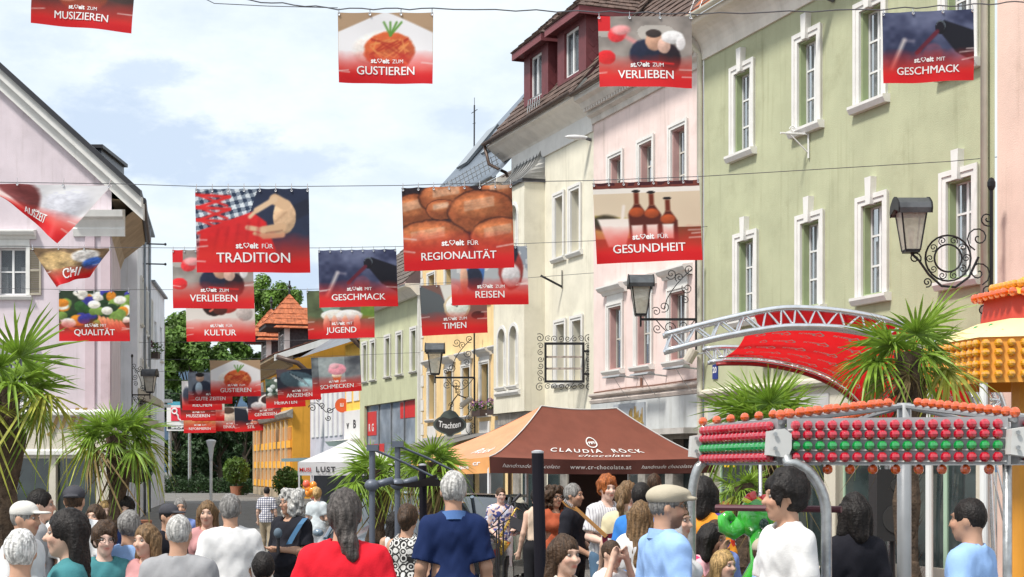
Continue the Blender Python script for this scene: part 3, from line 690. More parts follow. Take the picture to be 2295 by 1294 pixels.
def leaf_cloud(n, c, r, size, seed, sc=(1, 1, 1)):
    rr = random.Random(seed); m = MB()
    for _ in range(n):
        while True:
            p = Vector((rr.uniform(-1, 1), rr.uniform(-1, 1), rr.uniform(-1, 1)))
            if p.length < 1: break
        p = Vector((p.x * sc[0], p.y * sc[1], p.z * sc[2])) * r + Vector(c)
        a = Vector((rr.gauss(0, 1), rr.gauss(0, 1), rr.gauss(0, 1))).normalized(); b = a.orthogonal().normalized(); s = size * rr.uniform(.6, 1.3)
        b = Matrix.Rotation(rr.uniform(0, 6.28), 3, a) @ b; c2 = a.cross(b)
        m.add([p - b * s, p - c2 * s * .45, p + b * s, p + c2 * s * .45], [(0, 1, 2, 3)])
    return m
for k, s_ in enumerate((-14.58, -13.12)):
    fb = thing('flower_box', ('flower box of lilac petunias on the apricot house sill beside the iron sign' if k == 0 else 'flower box of lilac petunias on the apricot house sill beside the oriel'), 'flower box', RO + Vector((.3493 * s_, -.937 * s_, 3.66)) + Vector((-.937, -.3493, 0)) * .2, RANG, 'flower boxes on the apricot house')
    MB().box(-.4, .4, -.13, .1, 0, .2).build('trough', M('brown_trough', (.06, .04, .035), .6), fb)
    leaf_cloud(150, (0, -.03, .3), .42, .05, 60 + k, (1, .45, .45)).build('foliage', LEAF, fb); leaf_cloud(90, (0, -.06, .36), .42, .04, 70 + k, (1, .5, .4)).build('blossom', FLB, fb)

# ---- pale green house
PGRN = plaster('pale_lime_plaster', lin((196, 199, 166)))
hs, S0 = house('townhouse', 'pale lime green house with five narrow windows above a wide shop window', -25.7)
def G(s): return s - S0
ws = [(-29.36, -28.85), (-28.1, -27.6), (-26.0, -25.45), (-24.4, -23.85), (-22.55, -22.0)]
holes = [(G(a), G(b), 5.56, 7.0) for a, b in ws] + [(G(-29.3), G(-22.2), 1.0, 4.55)]
m = MB(); wall_mesh(m, G(-30.), G(-21.46), -.3, 8.5, holes, depth=.25); m.build('wall', PGRN, hs)
for h_ in holes[:5]: window(hs, *h_, depth=.2, cols=1, rows=1, surround=.14, sill=(.1, .1), curtain=.3, fw=.06, frame=M('dark_brown_frame', (.05, .035, .03), .6))
a, b, c, d = holes[5]; sw = MB()
for i in range(5):
    q = a + (b - a) * i / 4; sw.box(max(a, q - .05), min(b, q + .05), .1, .2, c, d)
sw = sw.build('shop_window', ZINC, hs)
SG2 = M('reflecting_shop_glass', (.30, .33, .37), .04, var=.35, vs_=.9, spec=1.)
for i in range(4): MB().box(a + (b - a) * i / 4 + .05, a + (b - a) * (i + 1) / 4 - .05, .14, .16, c, d).build('pane', SG2, sw)
REDP = M('red_print', lin((206, 38, 36)), .5)
for (u0, u1, z0, z1, t) in ((.0, .2, 3.35, 4.3, 'R  G'), (.0, .36, 2.2, 3.0, 'S ZEMICHTE'), (.66, 1., 3.9, 4.5, ' ')):
    q = MB().box(a + (b - a) * u0 + .06, a + (b - a) * u1 - .06, .125, .135, z0, z1).build('window_poster', REDP, sw)
    if t.strip():
        l = MB(); letters(l, t, lambda x, y: (x, .12, y), a + (b - a) * (u0 + .02) + .1, z0 + .18, h=.3, bold=.03); l.build('lettering', PVC, q)
m = MB(); m.prism([(.003, 8.2), (-.15, 8.2), (-.4, 8.45), (-.6, 8.5), (-.6, 8.6), (.003, 8.62)], 'x', G(-30), G(-21.46)); m.build('eaves', COVE, hs)
tile_roof(hs, (G(-30), -.65, 8.6), (G(-21.46), -.65, 8.6), (G(-21.46), 4, 13.2), (G(-30), 4, 13.2), M('grey_old_tile', (.13, .105, .09), .9, var=.4, vs_=4, grime=.6), seed=41, tw=.3, th=.36)
m = MB(); m.box(G(-21.6), G(-21.5), -.1, -.003, 0, 8.3); m.build('corner_strip', WHITE, hs)
# chimney with a cowl and the television mast
s_, _ = rs(845, 560); c_ = RO + Vector((.3493 * -27.5, -.937 * -27.5, 0)) + Vector((.937, .3493, 0)) * 4.5
MB().tube([(G(-27.3), 4.0, 13.0), (G(-27.25), 4.0, 16.6)], .03, 6).tube([(G(-27.6), 4.0, 16.35), (G(-26.9), 4.0, 16.35)], .015, 5).tube([(G(-27.45), 4.0, 15.9), (G(-27.1), 4.0, 15.85)], .012, 5).tube([(G(-27.25), 4.0, 16.35), (G(-27.25), 4.0, 16.9)], .012, 5).build('antenna_mast', DARKM, hs)
MB().box(G(-31.2), G(-30.2), 2, 3, 8, 10.7).box(G(-31.35), G(-30.05), 1.85, 3.15, 10.7, 10.85).build('chimney', PLIN, hs)

# ---- grey and yellow shop beyond, set back
hs, S0 = house('townhouse', 'low yellow and grey shop house with brown downpipe, before the orange corner house', -35.5)
def G(s): return s - S0
YS = plaster('warm_yellow_plaster', lin((250, 200, 92))); GRV = M('grey_panel_wall', lin((190, 188, 198)), .7, var=.06, streak=.4)
yb = .45
m = MB(); m.quad((G(-34.2), yb, -.3), (G(-30.0), yb, -.3), (G(-30.0), yb, 7.4), (G(-34.2), yb, 7.4)); m.quad((G(-30.0), 0, -.3), (G(-30.0), 0, 7.4), (G(-30.0), yb, 7.4), (G(-30.0), yb, -.3)); m.build('wall', YS, hs)
MB().quad((G(-41), yb, -.3), (G(-34.2), yb, -.3), (G(-34.2), yb, 6.6), (G(-41), yb, 6.6)).build('wall', GRV, hs)
for k in range(7): MB().box(G(-40.6) + k * .9, G(-40.6) + k * .9 + .5, yb - .05, yb - .003, 3.5, 5.7).build('wall_panel', PVC, hs)
for k in range(3): MB().box(G(-33.9) + k * 1.25, G(-33.9) + k * 1.25 + .9, yb - .04, yb - .003, 4.9, 6.4).build('window', PVC, hs)
q = MB().box(G(-34.0), G(-30.4), yb - .1, yb - .003, 3.3, 4.5).build('sign_board', PVC, hs)
l = MB(); letters(l, 'v   B   w', lambda x, y: (x, yb - .105, y), G(-33.6), 3.75, w=3.0, h=.35, bold=.04); l.build('lettering', DARKM, q)
MB().prism([(yb - .003, 3.0), (yb - .7, 3.0), (yb - .9, 3.2), (yb - .003, 3.3)], 'x', G(-34.3), G(-30.1)).build('ledge', WHITE, hs)
MB().box(G(-40), G(-30.5), yb - 1.6, yb - .003, 2.35, 2.5).build('glass_canopy', M('teal_glass', (.2, .3, .3), .2, spec=.8), hs)
MB().box(G(-40), G(-34.4), yb - .5, yb - .003, 1.75, 1.9).build('awning', M('maroon_awning', (.2, .03, .05), .8), hs)
downpipe(hs, [(G(-31.5), -.3, 7.7), (G(-30.6), -.3, 7.75), (G(-30.3), -.25, 7.4), (G(-30.25), yb - .1, 6.8), (G(-30.25), yb - .1, .2)], .13, BROWNPIPE)
m = MB(); m.quad((G(-41), -.1, 7.3), (G(-30), -.1, 7.3), (G(-30), 5, 10.4), (G(-41), 5, 10.4)); m.build('roof', ZINC, hs)

# ---- orange corner house with turret dormers
A_ = Vector((pxx(655, 74), 74, 0)); B_ = Vector((pxx(572, 89), 89, 0)); dv = (A_ - B_); LEN = dv.length
oa = math.atan2(dv.y, dv.x)
hs = thing('townhouse', 'orange house with a grid of recessed panels and two red-tiled turret dormers', 'house', B_, oa)
ORG = plaster('orange_plaster', lin((232, 168, 66))); ORGD = plaster('ochre_plaster', lin((196, 128, 30)))
ET = 7.35
MB().quad((0, 0, -.2), (LEN, 0, -.2), (LEN, 0, ET), (0, 0, ET)).build('wall', ORG, hs)
m = MB(); m.add([(LEN, 0, -.2), (LEN, 14, -.2), (LEN, 14, ET), (LEN, 7, ET + 2.6), (LEN, 0, ET)], [(0, 1, 2, 3, 4)]); m.build('gable_wall', ORG, hs)
MB().box(0, LEN + .01, -.12, -.002, -.2, 1.0).build('plinth', M('plinth_stone', (.38, .30, .2), .9, var=.2, grime=.4), hs)
OCP = M('brown_panel', lin((190, 128, 62)), .7, var=.12); CRS = M('sand_strip', (.6, .5, .34), .7)
nc = 9
pnl = shared('opanel', lambda: MB().box(0, LEN / nc - .5, -.04, -.003, 0, .62).mesh('wall_panel', OCP)); stp = shared('ostrip', lambda: MB().box(0, .16, -.14, -.003, 0, 3.4).mesh('pilaster', CRS)); bnd = shared('oband', lambda: MB().box(0, LEN / nc - .3, -.1, -.003, 0, .36).mesh('wall_band', ORG))
for i in range(nc):
    for j in range(3): place('wall_panel', pnl, hs, (i * LEN / nc + .3, 0, 1.45 + j * 1.0)); place('wall_band', bnd, hs, (i * LEN / nc + .2, 0, 1.06 + j * 1.0))
    place('pilaster', stp, hs, (i * LEN / nc, 0, 1.05))
MB().prism([(.003, 4.5), (-.25, 4.55), (-.35, 4.75), (-.1, 4.9), (.003, 4.95)], 'x', 0, LEN + .2).build('string_course', STONE, hs)
for i in range(6):
    x_ = .8 + i * LEN / 6; window(hs, x_, x_ + .9, 5.3, 6.7, y=-.02, depth=.02, cols=2, rows=2, surround=.14, sill=(.1, .1), curtain=.5)
MB().prism([(.003, ET - .35), (-.1, ET - .35), (-.5, ET), (-.85, ET + .1), (-.85, ET + .25), (.003, ET + .25)], 'x', 0, LEN + .25).build('eaves', M('brown_soffit', (.26, .19, .11), .8, var=.2), hs)
den2 = shared('bracket2', lambda: MB().prism([(0, 0), (-.5, .3), (-.5, .36), (0, .36)], 'x', 0, .14).mesh('eaves_bracket', M('sand_bracket', (.42, .33, .2), .8)))
for i in range(34): place('eaves_bracket', den2, hs, (.2 + i * LEN / 34, -.1, ET - .34))
tile_roof(hs, (-.3, -.9, ET + .25), (LEN + .15, -.9, ET + .25), (LEN + .15, 7, ET + 3.0), (-.3, 7, ET + 3.0), M('red_brown_tile', (.19, .075, .05), .85, var=.4, vs_=3, grime=.5), seed=50, tw=.45, th=.5)
MB().prism([(-.9, ET - .1), (-.9, ET + .2), (7, ET + 2.95), (7, ET + 2.55)], 'x', LEN + .16, LEN + .3).build('verge_board', WHITE, hs)
MB().prism([(1.5, ET - 1.5), (3.2, ET - 1.6), (3.0, ET - .3), (1.8, ET - .2)], 'x', LEN + .012, LEN + .02).build('bare_brick_patch', M('bare_brick', (.36, .24, .18), .9, var=.3, vs_=8), hs)
downpipe(hs, [(LEN + .3, -.8, ET + .1), (LEN + .5, .2, ET - .2), (LEN + .5, 1.0, ET - .9), (LEN + .12, 1.2, ET - 1.4), (LEN + .12, 1.2, 1)], .12, BROWNPIPE)
for k, x_ in enumerate((2.3, 9.9)):       # turret dormers with tiled pyramid fronts
    zb, zt = ET + .2, ET + 2.0; w2 = 1.15; y0 = .3
    dm = MB().box(x_ - w2, x_ + w2, y0, y0 + 4.5, zb, zt).build('dormer', M('dark_boards', (.05, .045, .05), .8, var=.3, vs_=8), hs)
    MB().box(x_ + w2 - .02, x_ + w2 + .07, y0 - .08, y0 + .2, zb - .4, zt).build('corner_post', WHITE, dm); MB().box(x_ - w2 - .07, x_ - w2 + .02, y0 - .08, y0 + .2, zb - .4, zt).build('corner_post', WHITE, dm)
    window(dm, x_ - .6, x_ + .6, zb + .5, zt - .3, y=y0 - .06, depth=.05, cols=2, rows=2, curtain=.3)
    e = w2 + .5; zr = zt + 1.15
    tile_roof(dm, (x_ + e, y0 - .7, zt - .1), (x_ + e, y0 + 5.4, zt - .1), (x_, y0 + 5.4, zr), (x_, y0 + .9, zr), TILE_O, 'dormer_roof', seed=60 + k, tw=.35, th=.4)
    tile_roof(dm, (x_ - e, y0 + 5.4, zt - .1), (x_ - e, y0 - .7, zt - .1), (x_, y0 + .9, zr), (x_, y0 + 5.4, zr), TILE_O, 'dormer_roof', seed=62 + k, tw=.35, th=.4)
    e2 = w2 + .35; ap = (x_, y0 + .35, zt + 1.85); yb2 = y0 - 1.1
    for q, (P_, Q_) in enumerate((((x_ - e2, yb2, zt + .12), (x_ + e2, yb2, zt + .12)), ((x_ + e2, yb2, zt + .12), (x_ + e2, y0 + 1.6, zt + .12)), ((x_ - e2, y0 + 1.6, zt + .12), (x_ - e2, yb2, zt + .12)))):
        tile_roof(dm, P_, Q_, ap, ap, TILE_O, 'turret_roof', seed=70 + 3 * k + q, tw=.35, th=.4)
    MB().box(x_ - e2 + .02, x_ + e2 - .02, yb2 + .02, y0 + 1.6, zt - .06, zt + .11).build('turret_soffit', M('turret_dark', (.03, .02, .02), .8), dm)
    MB().tube([(ap[0], ap[1], ap[2] - .1), (ap[0], ap[1], ap[2] + .7)], .05, 6).ball((ap[0], ap[1], ap[2] + .4), .1, 8, 6).build('finial', DARKM, dm)
MB().box(.2, 1.0, 2.0, 3.2, ET + .6, ET + 1.9).build('chimney', plaster('old_chimney_plaster', (.5, .47, .42)), hs)

# ------------------------------------------------------------------ left-hand houses
PKL = plaster('old_rose_plaster', lin((212, 200, 206))); PKD = plaster('old_rose_pilaster', lin((204, 186, 192)))
Z1 = 42.0
def lp(x, y, Z=Z1): return px(x, y, Z)
hs = thing('townhouse', 'pale rose gabled house with white cornice and louvred shutters, by the white block', 'house', (pxx(120, Z1), Z1, 0), 0)
ox = pxx(120, Z1)
def LX(x, Z=Z1): return pxx(x, Z) - ox
xr, xl = LX(250), LX(-330); ze = pzz(470, Z1); apx, apz = LX(-70), pzz(128, Z1)
wl = []
for xc in (27, -170):
    wl += [(LX(xc - 32), LX(xc + 32), pzz(662, Z1), pzz(556, Z1)), (LX(xc - 30), LX(xc + 30), pzz(905, Z1), pzz(800, Z1))]
m = MB(); wall_mesh(m, xl, xr, 3.55, ze, wl, depth=.2); m.add([(xl, 0, ze), (xr, 0, ze), (xr, 0, ze + .3), (xr - (apx - xr) * 0 + .0, 0, ze + .3 + (apz + .2 - ze) * .85 / (xr + .85 - apx)), (apx + .0, 0, apz + .2)], [(0, 1, 2, 3, 4)])
m.build('wall', PKL, hs)
for h_ in wl: window(hs, *h_, depth=.16, cols=2, rows=2, surround=.1, sill=(.14, .13), cornice=(.18, .12), curtain=.5, shut=.36)
sd = Vector((-.222, 1)).normalized()
def side(t, out=0.): return (xr + sd.x * t + sd.y * out, sd.y * t - sd.x * out)
m = MB(); a, b = side(0), side(7.2); m.quad((a[0], a[1], -.3), (b[0], b[1], -.3), (b[0], b[1], ze), (a[0], a[1], ze)); m.build('side_wall', PKL, hs)
for xx in (205, 240): MB().box(LX(xx) - .16, LX(xx) + .1, -.06, -.003, 3.6, ze - .3).build('pilaster', PKD, hs)
m = MB(); cpr = [(.003, ze - .75), (-.06, ze - .75), (-.1, ze - .55), (-.06, ze - .5), (-.16, ze - .3), (-.3, ze - .24), (-.34, ze - .06), (.003, ze)]
m.prism(cpr, 'x', LX(165), xr + .38); m.build('cornice_return', WHITE, hs)
m = MB()
for t0, t1 in ((0, 7.2),):
    for (o0, z0), (o1, z1) in zip(((0, ze - .75), (.06, ze - .55), (.12, ze - .4), (.75, ze + .12), (.8, ze + .25)), ((.06, ze - .55), (.12, ze - .4), (.75, ze + .12), (.8, ze + .25), (0, ze + .3))):
        p0, p1, q0, q1 = side(t0, o0), side(t1, o0), side(t0, o1), side(t1, o1); m.quad((*p0, z0), (*p1, z0), (*q1, z1), (*q0, z1))
m.build('eaves', M('tan_soffit', (.40, .30, .2), .8, var=.15, grime=.3), hs)
m = MB(); m.tube([(*side(-.35, .86), ze + .22), (*side(7.2, .86), ze + .22)], .09, 8); m.build('gutter', DARKM, hs)
rk = M('slate_dark', (.06, .07, .085), .6, var=.25, vs_=5)
c0, c1 = side(-.4, .85), side(7.2, .85)
m = MB(); m.quad((c0[0], -.4, ze + .3), (c1[0], c1[1], ze + .3), (apx + 7 * sd.x, 7.0, apz + .5), (apx, -.4, apz + .5)); m.quad((xl - .85, 7, ze + .3), (xl - .85, -.4, ze + .3), (apx, -.4, apz + .5), (apx + 7 * sd.x, 7.0, apz + .5)); m.build('roof', rk, hs)
def rake(t, off): return (c0[0] * (1 - t) + apx * t, ze + .3 + (apz + .2 - ze) * t + off)
m = MB()
for (o0, o1, ya, yb_) in ((-.62, -.3, -.2, -.003), (-.3, -.02, -.38, -.003)):
    a, b, c, d = rake(0, o0), rake(1, o0), rake(1, o1), rake(0, o1); m.prism([a, b, c, d], 'y', ya, yb_)
m.build('rake_cornice', WHITE, hs)
m = MB(); a, b, c, d = rake(0, -.02), rake(1, -.02), rake(1, .16), rake(0, .16); m.prism([a, b, c, d], 'y', -.5, -.3); m.build('rake_flashing', DARKM, hs)
dz0, dz1 = pzz(410, 43.5), pzz(345, 43.5)
m = MB(); m.box(pxx(172, 43.5) - ox, pxx(240, 43.5) - ox, .9, 3.4, dz0 - 1, dz1); dm = m.build('dormer', M('slate_blue_sheet', (.07, .08, .1), .4, .3, var=.15), hs)
MB().box(pxx(183, 43.5) - ox, pxx(232, 43.5) - ox, .86, .898, dz0 - .2, dz1 - .12).build('pane', M('sky_blue_glass', (.10, .16, .26), .04, spec=1.), dm)
MB().box(pxx(160, 43.5) - ox, pxx(247, 43.5) - ox, .7, 3.5, dz1 + .003, dz1 + .1).build('dormer_roof', DARKM, dm)
# ground floor: shop front with script sign
SF = plaster('cream_shopfront_left', (.6, .56, .47))
m = MB(); wall_mesh(m, xl, xr, -.3, 3.56, [(LX(10), LX(110), .2, 2.3), (LX(125), LX(215), .2, 2.3)], y=-.02, depth=.3); m.build('shop_wall', SF, hs)
for a, b in ((10, 110), (125, 215)): MB().box(LX(a), LX(b), .2, .22, .2, 2.3).build('shop_pane', SHOPG, hs)
MB().prism([(-.023, 3.45), (-.2, 3.5), (-.2, 3.58), (-.023, 3.66)], 'x', xl, xr).build('ledge', WHITE, hs)
MB().prism([(-.023, 2.36), (-.16, 2.4), (-.16, 2.5), (-.023, 2.56)], 'x', xl, xr).build('ledge', WHITE, hs)
l = MB(); letters(l, 'jill', lambda x, y: (x, -.07, y), LX(105), pzz(962, Z1), w=1.15, h=.62, bold=.01, shear=.35); l.build('sign_lettering', M('ochre_letters', (.35, .22, .06), .5), hs)

hs = thing('townhouse', 'tall white block with flat parapet and flower window, receding from the rose gabled house', 'house', px(308, HY, 50) - Vector((0, 0, CH)), 0)
o_ = Vector(hs.location); d2 = (Vector((pxx(339, 59.5), 59.5, 0)) - Vector((pxx(308, 50), 50, 0))); LEN2 = d2.length
hs.rotation_euler = (0, 0, math.atan2(d2.y, d2.x)); hs.location = (o_.x, o_.y, 0)
WHW = plaster('white_block_plaster', lin((232, 234, 240)))
# local x runs away along the street, local y into the house (left)
zt = 11.1; hl = [(1.6 + i * 2.4, 2.6 + i * 2.4, z0, z0 + 1.5) for i in range(4) for z0 in (4.2, 7.0)]
m = MB(); wall_mesh(m, 0, LEN2, -.3, zt, hl, depth=.15)
v_ = [(i[0], i[1]) for i in ()]; m.quad((0, 7, -.3), (0, 0, -.3), (0, 0, zt), (0, 7, zt)); m.quad((0, 0, zt), (LEN2, 0, zt), (LEN2, 7, zt), (0, 7, zt))
for f_ in range(len(m.v)): m.v[f_] = (m.v[f_][0], m.v[f_][1], m.v[f_][2])
m.build('wall', WHW, hs)
hs.scale = (1, 1, 1)
for h_ in hl: window(hs, *h_, y=0, depth=.12, cols=2, rows=1, curtain=.6, surround=.08, sill=(.1, .1))
MB().box(-.12, LEN2 + .1, -.14, 7, zt + .003, zt + .08).build('parapet_cap', ZINC, hs)
downpipe(hs, [(3.1, -.08, zt - .1), (3.1, -.08, 6), (3.1, -.08, .2)], .05, ZINC); downpipe(hs, [(6.6, -.08, zt - .1), (6.6, -.08, 6), (6.6, -.08, .2)], .05, ZINC)
leaf_cloud(120, (.6, 1.2, zt + .35), 1.0, .09, 90, (1.2, 1, .35)).build('roof_plants', LEAF, hs)
for zz in (9.9, 9.2): MB().tube([(3.2, -.02, zz), (3.2, -.75, zz)], .025, 6).ball((3.2, -.78, zz), .05, 6, 5).build('flag_bracket', DARKM, hs)
for k, zz in enumerate((3.55, 4.35)):
    MB().prism([(-.02, zz), (-.75, zz - .25), (-.75, zz - .05), (-.02, zz + .35)], 'x', .2, 2.6).build('awning', M('sand_awning', (.55, .5, .4), .85, var=.1), hs)
s_ = LEN2
hs2 = thing('townhouse', 'lower white house end with a dark side shutter, beyond the tall white block', 'house', (pxx(340, 60), 60, 0), math.atan2(66 - 60, pxx(368.5, 66) - pxx(340, 60)))
L3 = math.hypot(6, pxx(368.5, 66) - pxx(340, 60)); zt = 9.4
hl = [(1.2, 2.2, 4.0, 5.5), (1.2, 2.2, 6.6, 8.0), (3.8, 4.8, 6.6, 8.0)]
m = MB(); wall_mesh(m, 0, L3, -.3, zt, hl, depth=.15); m.quad((0, 6, -.3), (0, 0, -.3), (0, 0, zt), (0, 6, zt)); m.quad((L3, 0, -.3), (L3, 6, -.3), (L3, 6, zt), (L3, 0, zt)); m.build('wall', WHW, hs2)
for h_ in hl: window(hs2, *h_, depth=.12, cols=2, rows=1, curtain=.6, sill=(.1, .1))
MB().box(-.1, L3 + .1, -.14, 6, zt + .003, zt + .08).build('parapet_cap', ZINC, hs2)
MB().box(L3 - .02, L3 + .4, .0, .1, 7.0, 8.3).build('side_shutter', DARKM, hs2)
MB().box(L3 - .02, L3 + .6, -.3, .4, 4.9, 5.05).box(L3 - .02, L3 + .45, -.25, .3, 4.7, 4.82).build('lamp_ledge', PVC, hs2)
fb = thing('flower_box', 'window box of red and green trailing plants on the white block', 'flower box', (pxx(342, 58) , 58, pzz(798, 58)))
MB().box(-.5, .25, -.2, .2, -.1, .15).build('trough', M('brown_trough', (.06, .04, .035), .6), fb); leaf_cloud(200, (-.05, -.05, .25), .5, .07, 95, (1, .8, .7)).build('foliage', LEAF, fb); leaf_cloud(80, (-.2, -.1, .45), .4, .06, 96, (1, .8, .4)).build('blossom', M('maroon_petals', (.12, .02, .05), .7), fb)
# ------------------------------------------------------------------ printed banners on cables across the street
_rs = np.random.RandomState(11); _LAT = _rs.rand(64, 64)
def vnoise(u, v, f, seed=0):
    x = u * f + seed * 7.3; y = v * f + seed * 3.1; xi = np.floor(x).astype(int); yi = np.floor(y).astype(int); fx = x - xi; fy = y - yi
    fx = fx * fx * (3 - 2 * fx); fy = fy * fy * (3 - 2 * fy); g = lambda a, b: _LAT[a % 64, b % 64]
    return (g(xi, yi) * (1 - fx) + g(xi + 1, yi) * fx) * (1 - fy) + (g(xi, yi + 1) * (1 - fx) + g(xi + 1, yi + 1) * fx) * fy
def fbm(u, v, f, seed=0): return .5 * vnoise(u, v, f, seed) + .3 * vnoise(u, v, f * 2.1, seed + 1) + .2 * vnoise(u, v, f * 4.3, seed + 2)
class Pic:
    """a small painted picture over u,v in 0..1 (colours given as sRGB 0-255)"""
    def __init__(s, nu, nv, bg):
        s.u, s.v = np.meshgrid(np.linspace(0, 1, nu + 1), np.linspace(0, 1, nv + 1)); s.c = np.ones(s.u.shape + (3,)) * np.array(bg, float)
    def mix(s, a, col):
        a = np.clip(a, 0, 1)[..., None]; col = np.array(col, float); s.c = s.c * (1 - a) + col * a; return s
    def ell(s, x, y, rx, ry, col, soft=.15, ang=0, amp=1):
        c, n = math.cos(ang), math.sin(ang); dx, dy = (s.u - x) * 1.33, s.v - y; X = (dx * c + dy * n) / (rx * 1.33); Y = (-dx * n + dy * c) / ry
        r = np.sqrt(X * X + Y * Y); sf = max(.035, soft * .45); nz = .12 * (fbm(s.u, s.v, 14, int(x * 50)) - .5); a_ = np.clip((1 + sf - r - nz) / (2 * sf), 0, 1) * amp
        sh_ = (1 + .22 * np.clip(Y * .8 - X * .4, -1, 1) + .25 * (fbm(s.u, s.v, 22, int(y * 40)) - .5))[..., None]; return s.mix(a_, np.clip(np.array(col, float) * sh_, 0, 255))
    def line(s, x0, y0, x1, y1, w, col, soft=.012, amp=1):
        dx, dy = (x1 - x0) * 1.33, y1 - y0; px_, py_ = (s.u - x0) * 1.33, s.v - y0; L = dx * dx + dy * dy + 1e-9
        t = np.clip((px_ * dx + py_ * dy) / L, 0, 1); d = np.hypot(px_ - t * dx, py_ - t * dy); return s.mix((w - d) / soft * .5 + .5, col) if amp == 1 else s.mix(((w - d) / soft * .5 + .5) * amp, col)
    def poly(s, pts, col, soft=.02):
        d = np.full(s.u.shape, 9.); n = len(pts); A = sum(pts[i][0] * pts[(i + 1) % n][1] - pts[(i + 1) % n][0] * pts[i][1] for i in range(n)); sg = 1 if A > 0 else -1
        for i in range(n):
            (x0, y0), (x1, y1) = pts[i], pts[(i + 1) % n]; L = math.hypot(x1 - x0, y1 - y0); d = np.minimum(d, sg * ((x1 - x0) * (s.v - y0) - (y1 - y0) * (s.u - x0)) / L)
        return s.mix(d / soft + .5, col)
    def grain(s, k, f, seed=0): s.c = s.c * (1 + k * (fbm(s.u, s.v, f, seed)[..., None] - .5) * 2); return s
def pic_tradition(P):
    ch = ((np.floor(P.u * 26 + P.v * 6) % 2) + (np.floor(P.v * 20 - P.u * 6) % 2)) / 2; P.mix(np.where(P.u + .25 * (1 - P.v) < .55, 1, 0) * 1., (40, 60, 88)); P.c = np.where(((P.u + .25 * (1 - P.v)) < .55)[..., None], P.c * 0 + np.array([40, 55, 80])[None, None] * (1 - ch[..., None]) + np.array([216, 224, 230])[None, None] * ch[..., None], P.c)
    for y in (.93, .78, .63): P.line(0, y, .3, y - .03, .018, (222, 40, 40)); P.line(.3, y - .03, .02, y - .16, .018, (222, 40, 40)); P.line(.02, y, .28, y - .14, .014, (222, 40, 40))
    P.poly([(.04, .5), (.5, .72), (.62, .6), (.76, .0), (0, 0)], (214, 36, 40)); P.grain(.12, 6, 2)
    sk = (224, 186, 148); P.line(.98, .78, .8, .66, .085, (36, 40, 58)); P.ell(.78, .66, .1, .2, sk, .12); P.line(.79, .8, .7, .87, .065, sk); P.line(.70, .87, .54, .74, .034, (230, 196, 160)); P.line(.54, .74, .48, .66, .022, (226, 190, 154))
    P.line(.76, .54, .6, .5, .05, (216, 176, 138)); P.line(.6, .5, .46, .53, .03, (222, 184, 148)); P.line(.76, .45, .6, .43, .035, (206, 164, 128)); P.line(.6, .43, .52, .46, .022, (212, 170, 134))
    P.line(.62, .47, .76, .5, .004, (150, 108, 86), .014); P.line(.7, .6, .8, .72, .004, (190, 148, 116), .02)
    for q in range(5): P.line(.12 + .1 * q, .1, .2 + .09 * q, .5 + .03 * q, .006, (166, 22, 30), .03, .7)
def pic_bread(P):
    for i, (x, y, rx, ry) in enumerate(((.1, .7, .18, .22), (.42, .86, .26, .2), (.36, .72, .14, .12), (.9, .93, .18, .14), (.72, .68, .3, .26), (.25, .33, .34, .26), (.88, .36, .27, .24))):
        P.ell(x, y, rx * 1.05, ry * 1.06, (58, 30, 24), .06); P.ell(x, y, rx, ry, (150, 82, 50), .1); P.ell(x - rx * .15, y + ry * .3, rx * .7, ry * .5, (196, 118, 74), .5)
        for k in range(4): P.line(x - rx * .5, y + ry * (.1 + .12 * k), x + rx * .35, y + ry * (.3 + .12 * k), .006, (230, 208, 186), .02, .7)
    P.grain(.25, 18, 3)
def pic_bottles(P):
    P.mix((P.v > .9) * 1., (120, 60, 50)); P.mix(((P.v > .86) & (P.v < .925)) * 1., (240, 236, 228)); P.mix((P.v > .955) * (vnoise(P.u, P.v, 18, 2) > .45) * 1., (70, 30, 36)); P.mix((P.v < .42) * 1., (110, 70, 44)); P.poly([(0, .3), (0, .6), (.35, .55), (.35, .3)], (186, 168, 96)); P.ell(.1, .5, .14, .1, (60, 54, 40), .4)
    P.poly([(.03, .55), (.36, .55), (.28, .2), (.12, .2)], (242, 232, 224)); P.line(.26, .52, .28, .7, .02, (240, 230, 220))
    for x, h in ((.4, .72), (.54, .7), (.69, .62)):
        P.poly([(x - .07, .22), (x + .09, .22), (x + .09, h - .12), (x + .03, h), (x - .02, h), (x - .08, h - .12)], (86, 34, 24)); P.ell(x, h - .1, .07, .06, (176, 80, 40), .4); P.poly([(x - .02, h), (x + .025, h), (x + .025, h + .14), (x - .02, h + .14)], (110, 44, 26)); P.ell(x, h + .16, .04, .018, (30, 24, 26), .3); P.poly([(x - .05, .28), (x + .045, .28), (x + .05, .46), (x - .055, .46)], (238, 234, 226))
def pic_couple(P):
    P.grain(.25, 5, 4); P.mix((vnoise(P.u, P.v, 4, 9) > .6) * .5, (222, 218, 210)); P.mix((P.u < .13) * (P.v > .78) * 1., (222, 40, 46)); P.ell(.2, .74, .1, .11, (232, 60, 66), .2, .3); P.ell(.24, .8, .1, .07, (240, 160, 160), .5); P.ell(.08, .42, .1, .1, (226, 44, 50), .2); P.line(.3, .7, .55, .5, .02, (238, 150, 150), .03)
    P.ell(.5, .46, .17, .2, (34, 40, 62), .2); P.ell(.76, .4, .12, .2, (40, 30, 38), .2); P.ell(.6, .64, .1, .13, (206, 160, 134), .2); P.ell(.59, .75, .085, .06, (60, 50, 48), .2); P.ell(.7, .58, .07, .11, (224, 184, 166), .2); P.ell(.79, .7, .12, .09, (240, 238, 238), .2); P.ell(.88, .62, .05, .1, (236, 232, 232), .3); P.line(.45, .36, .8, .33, .012, (228, 40, 44))
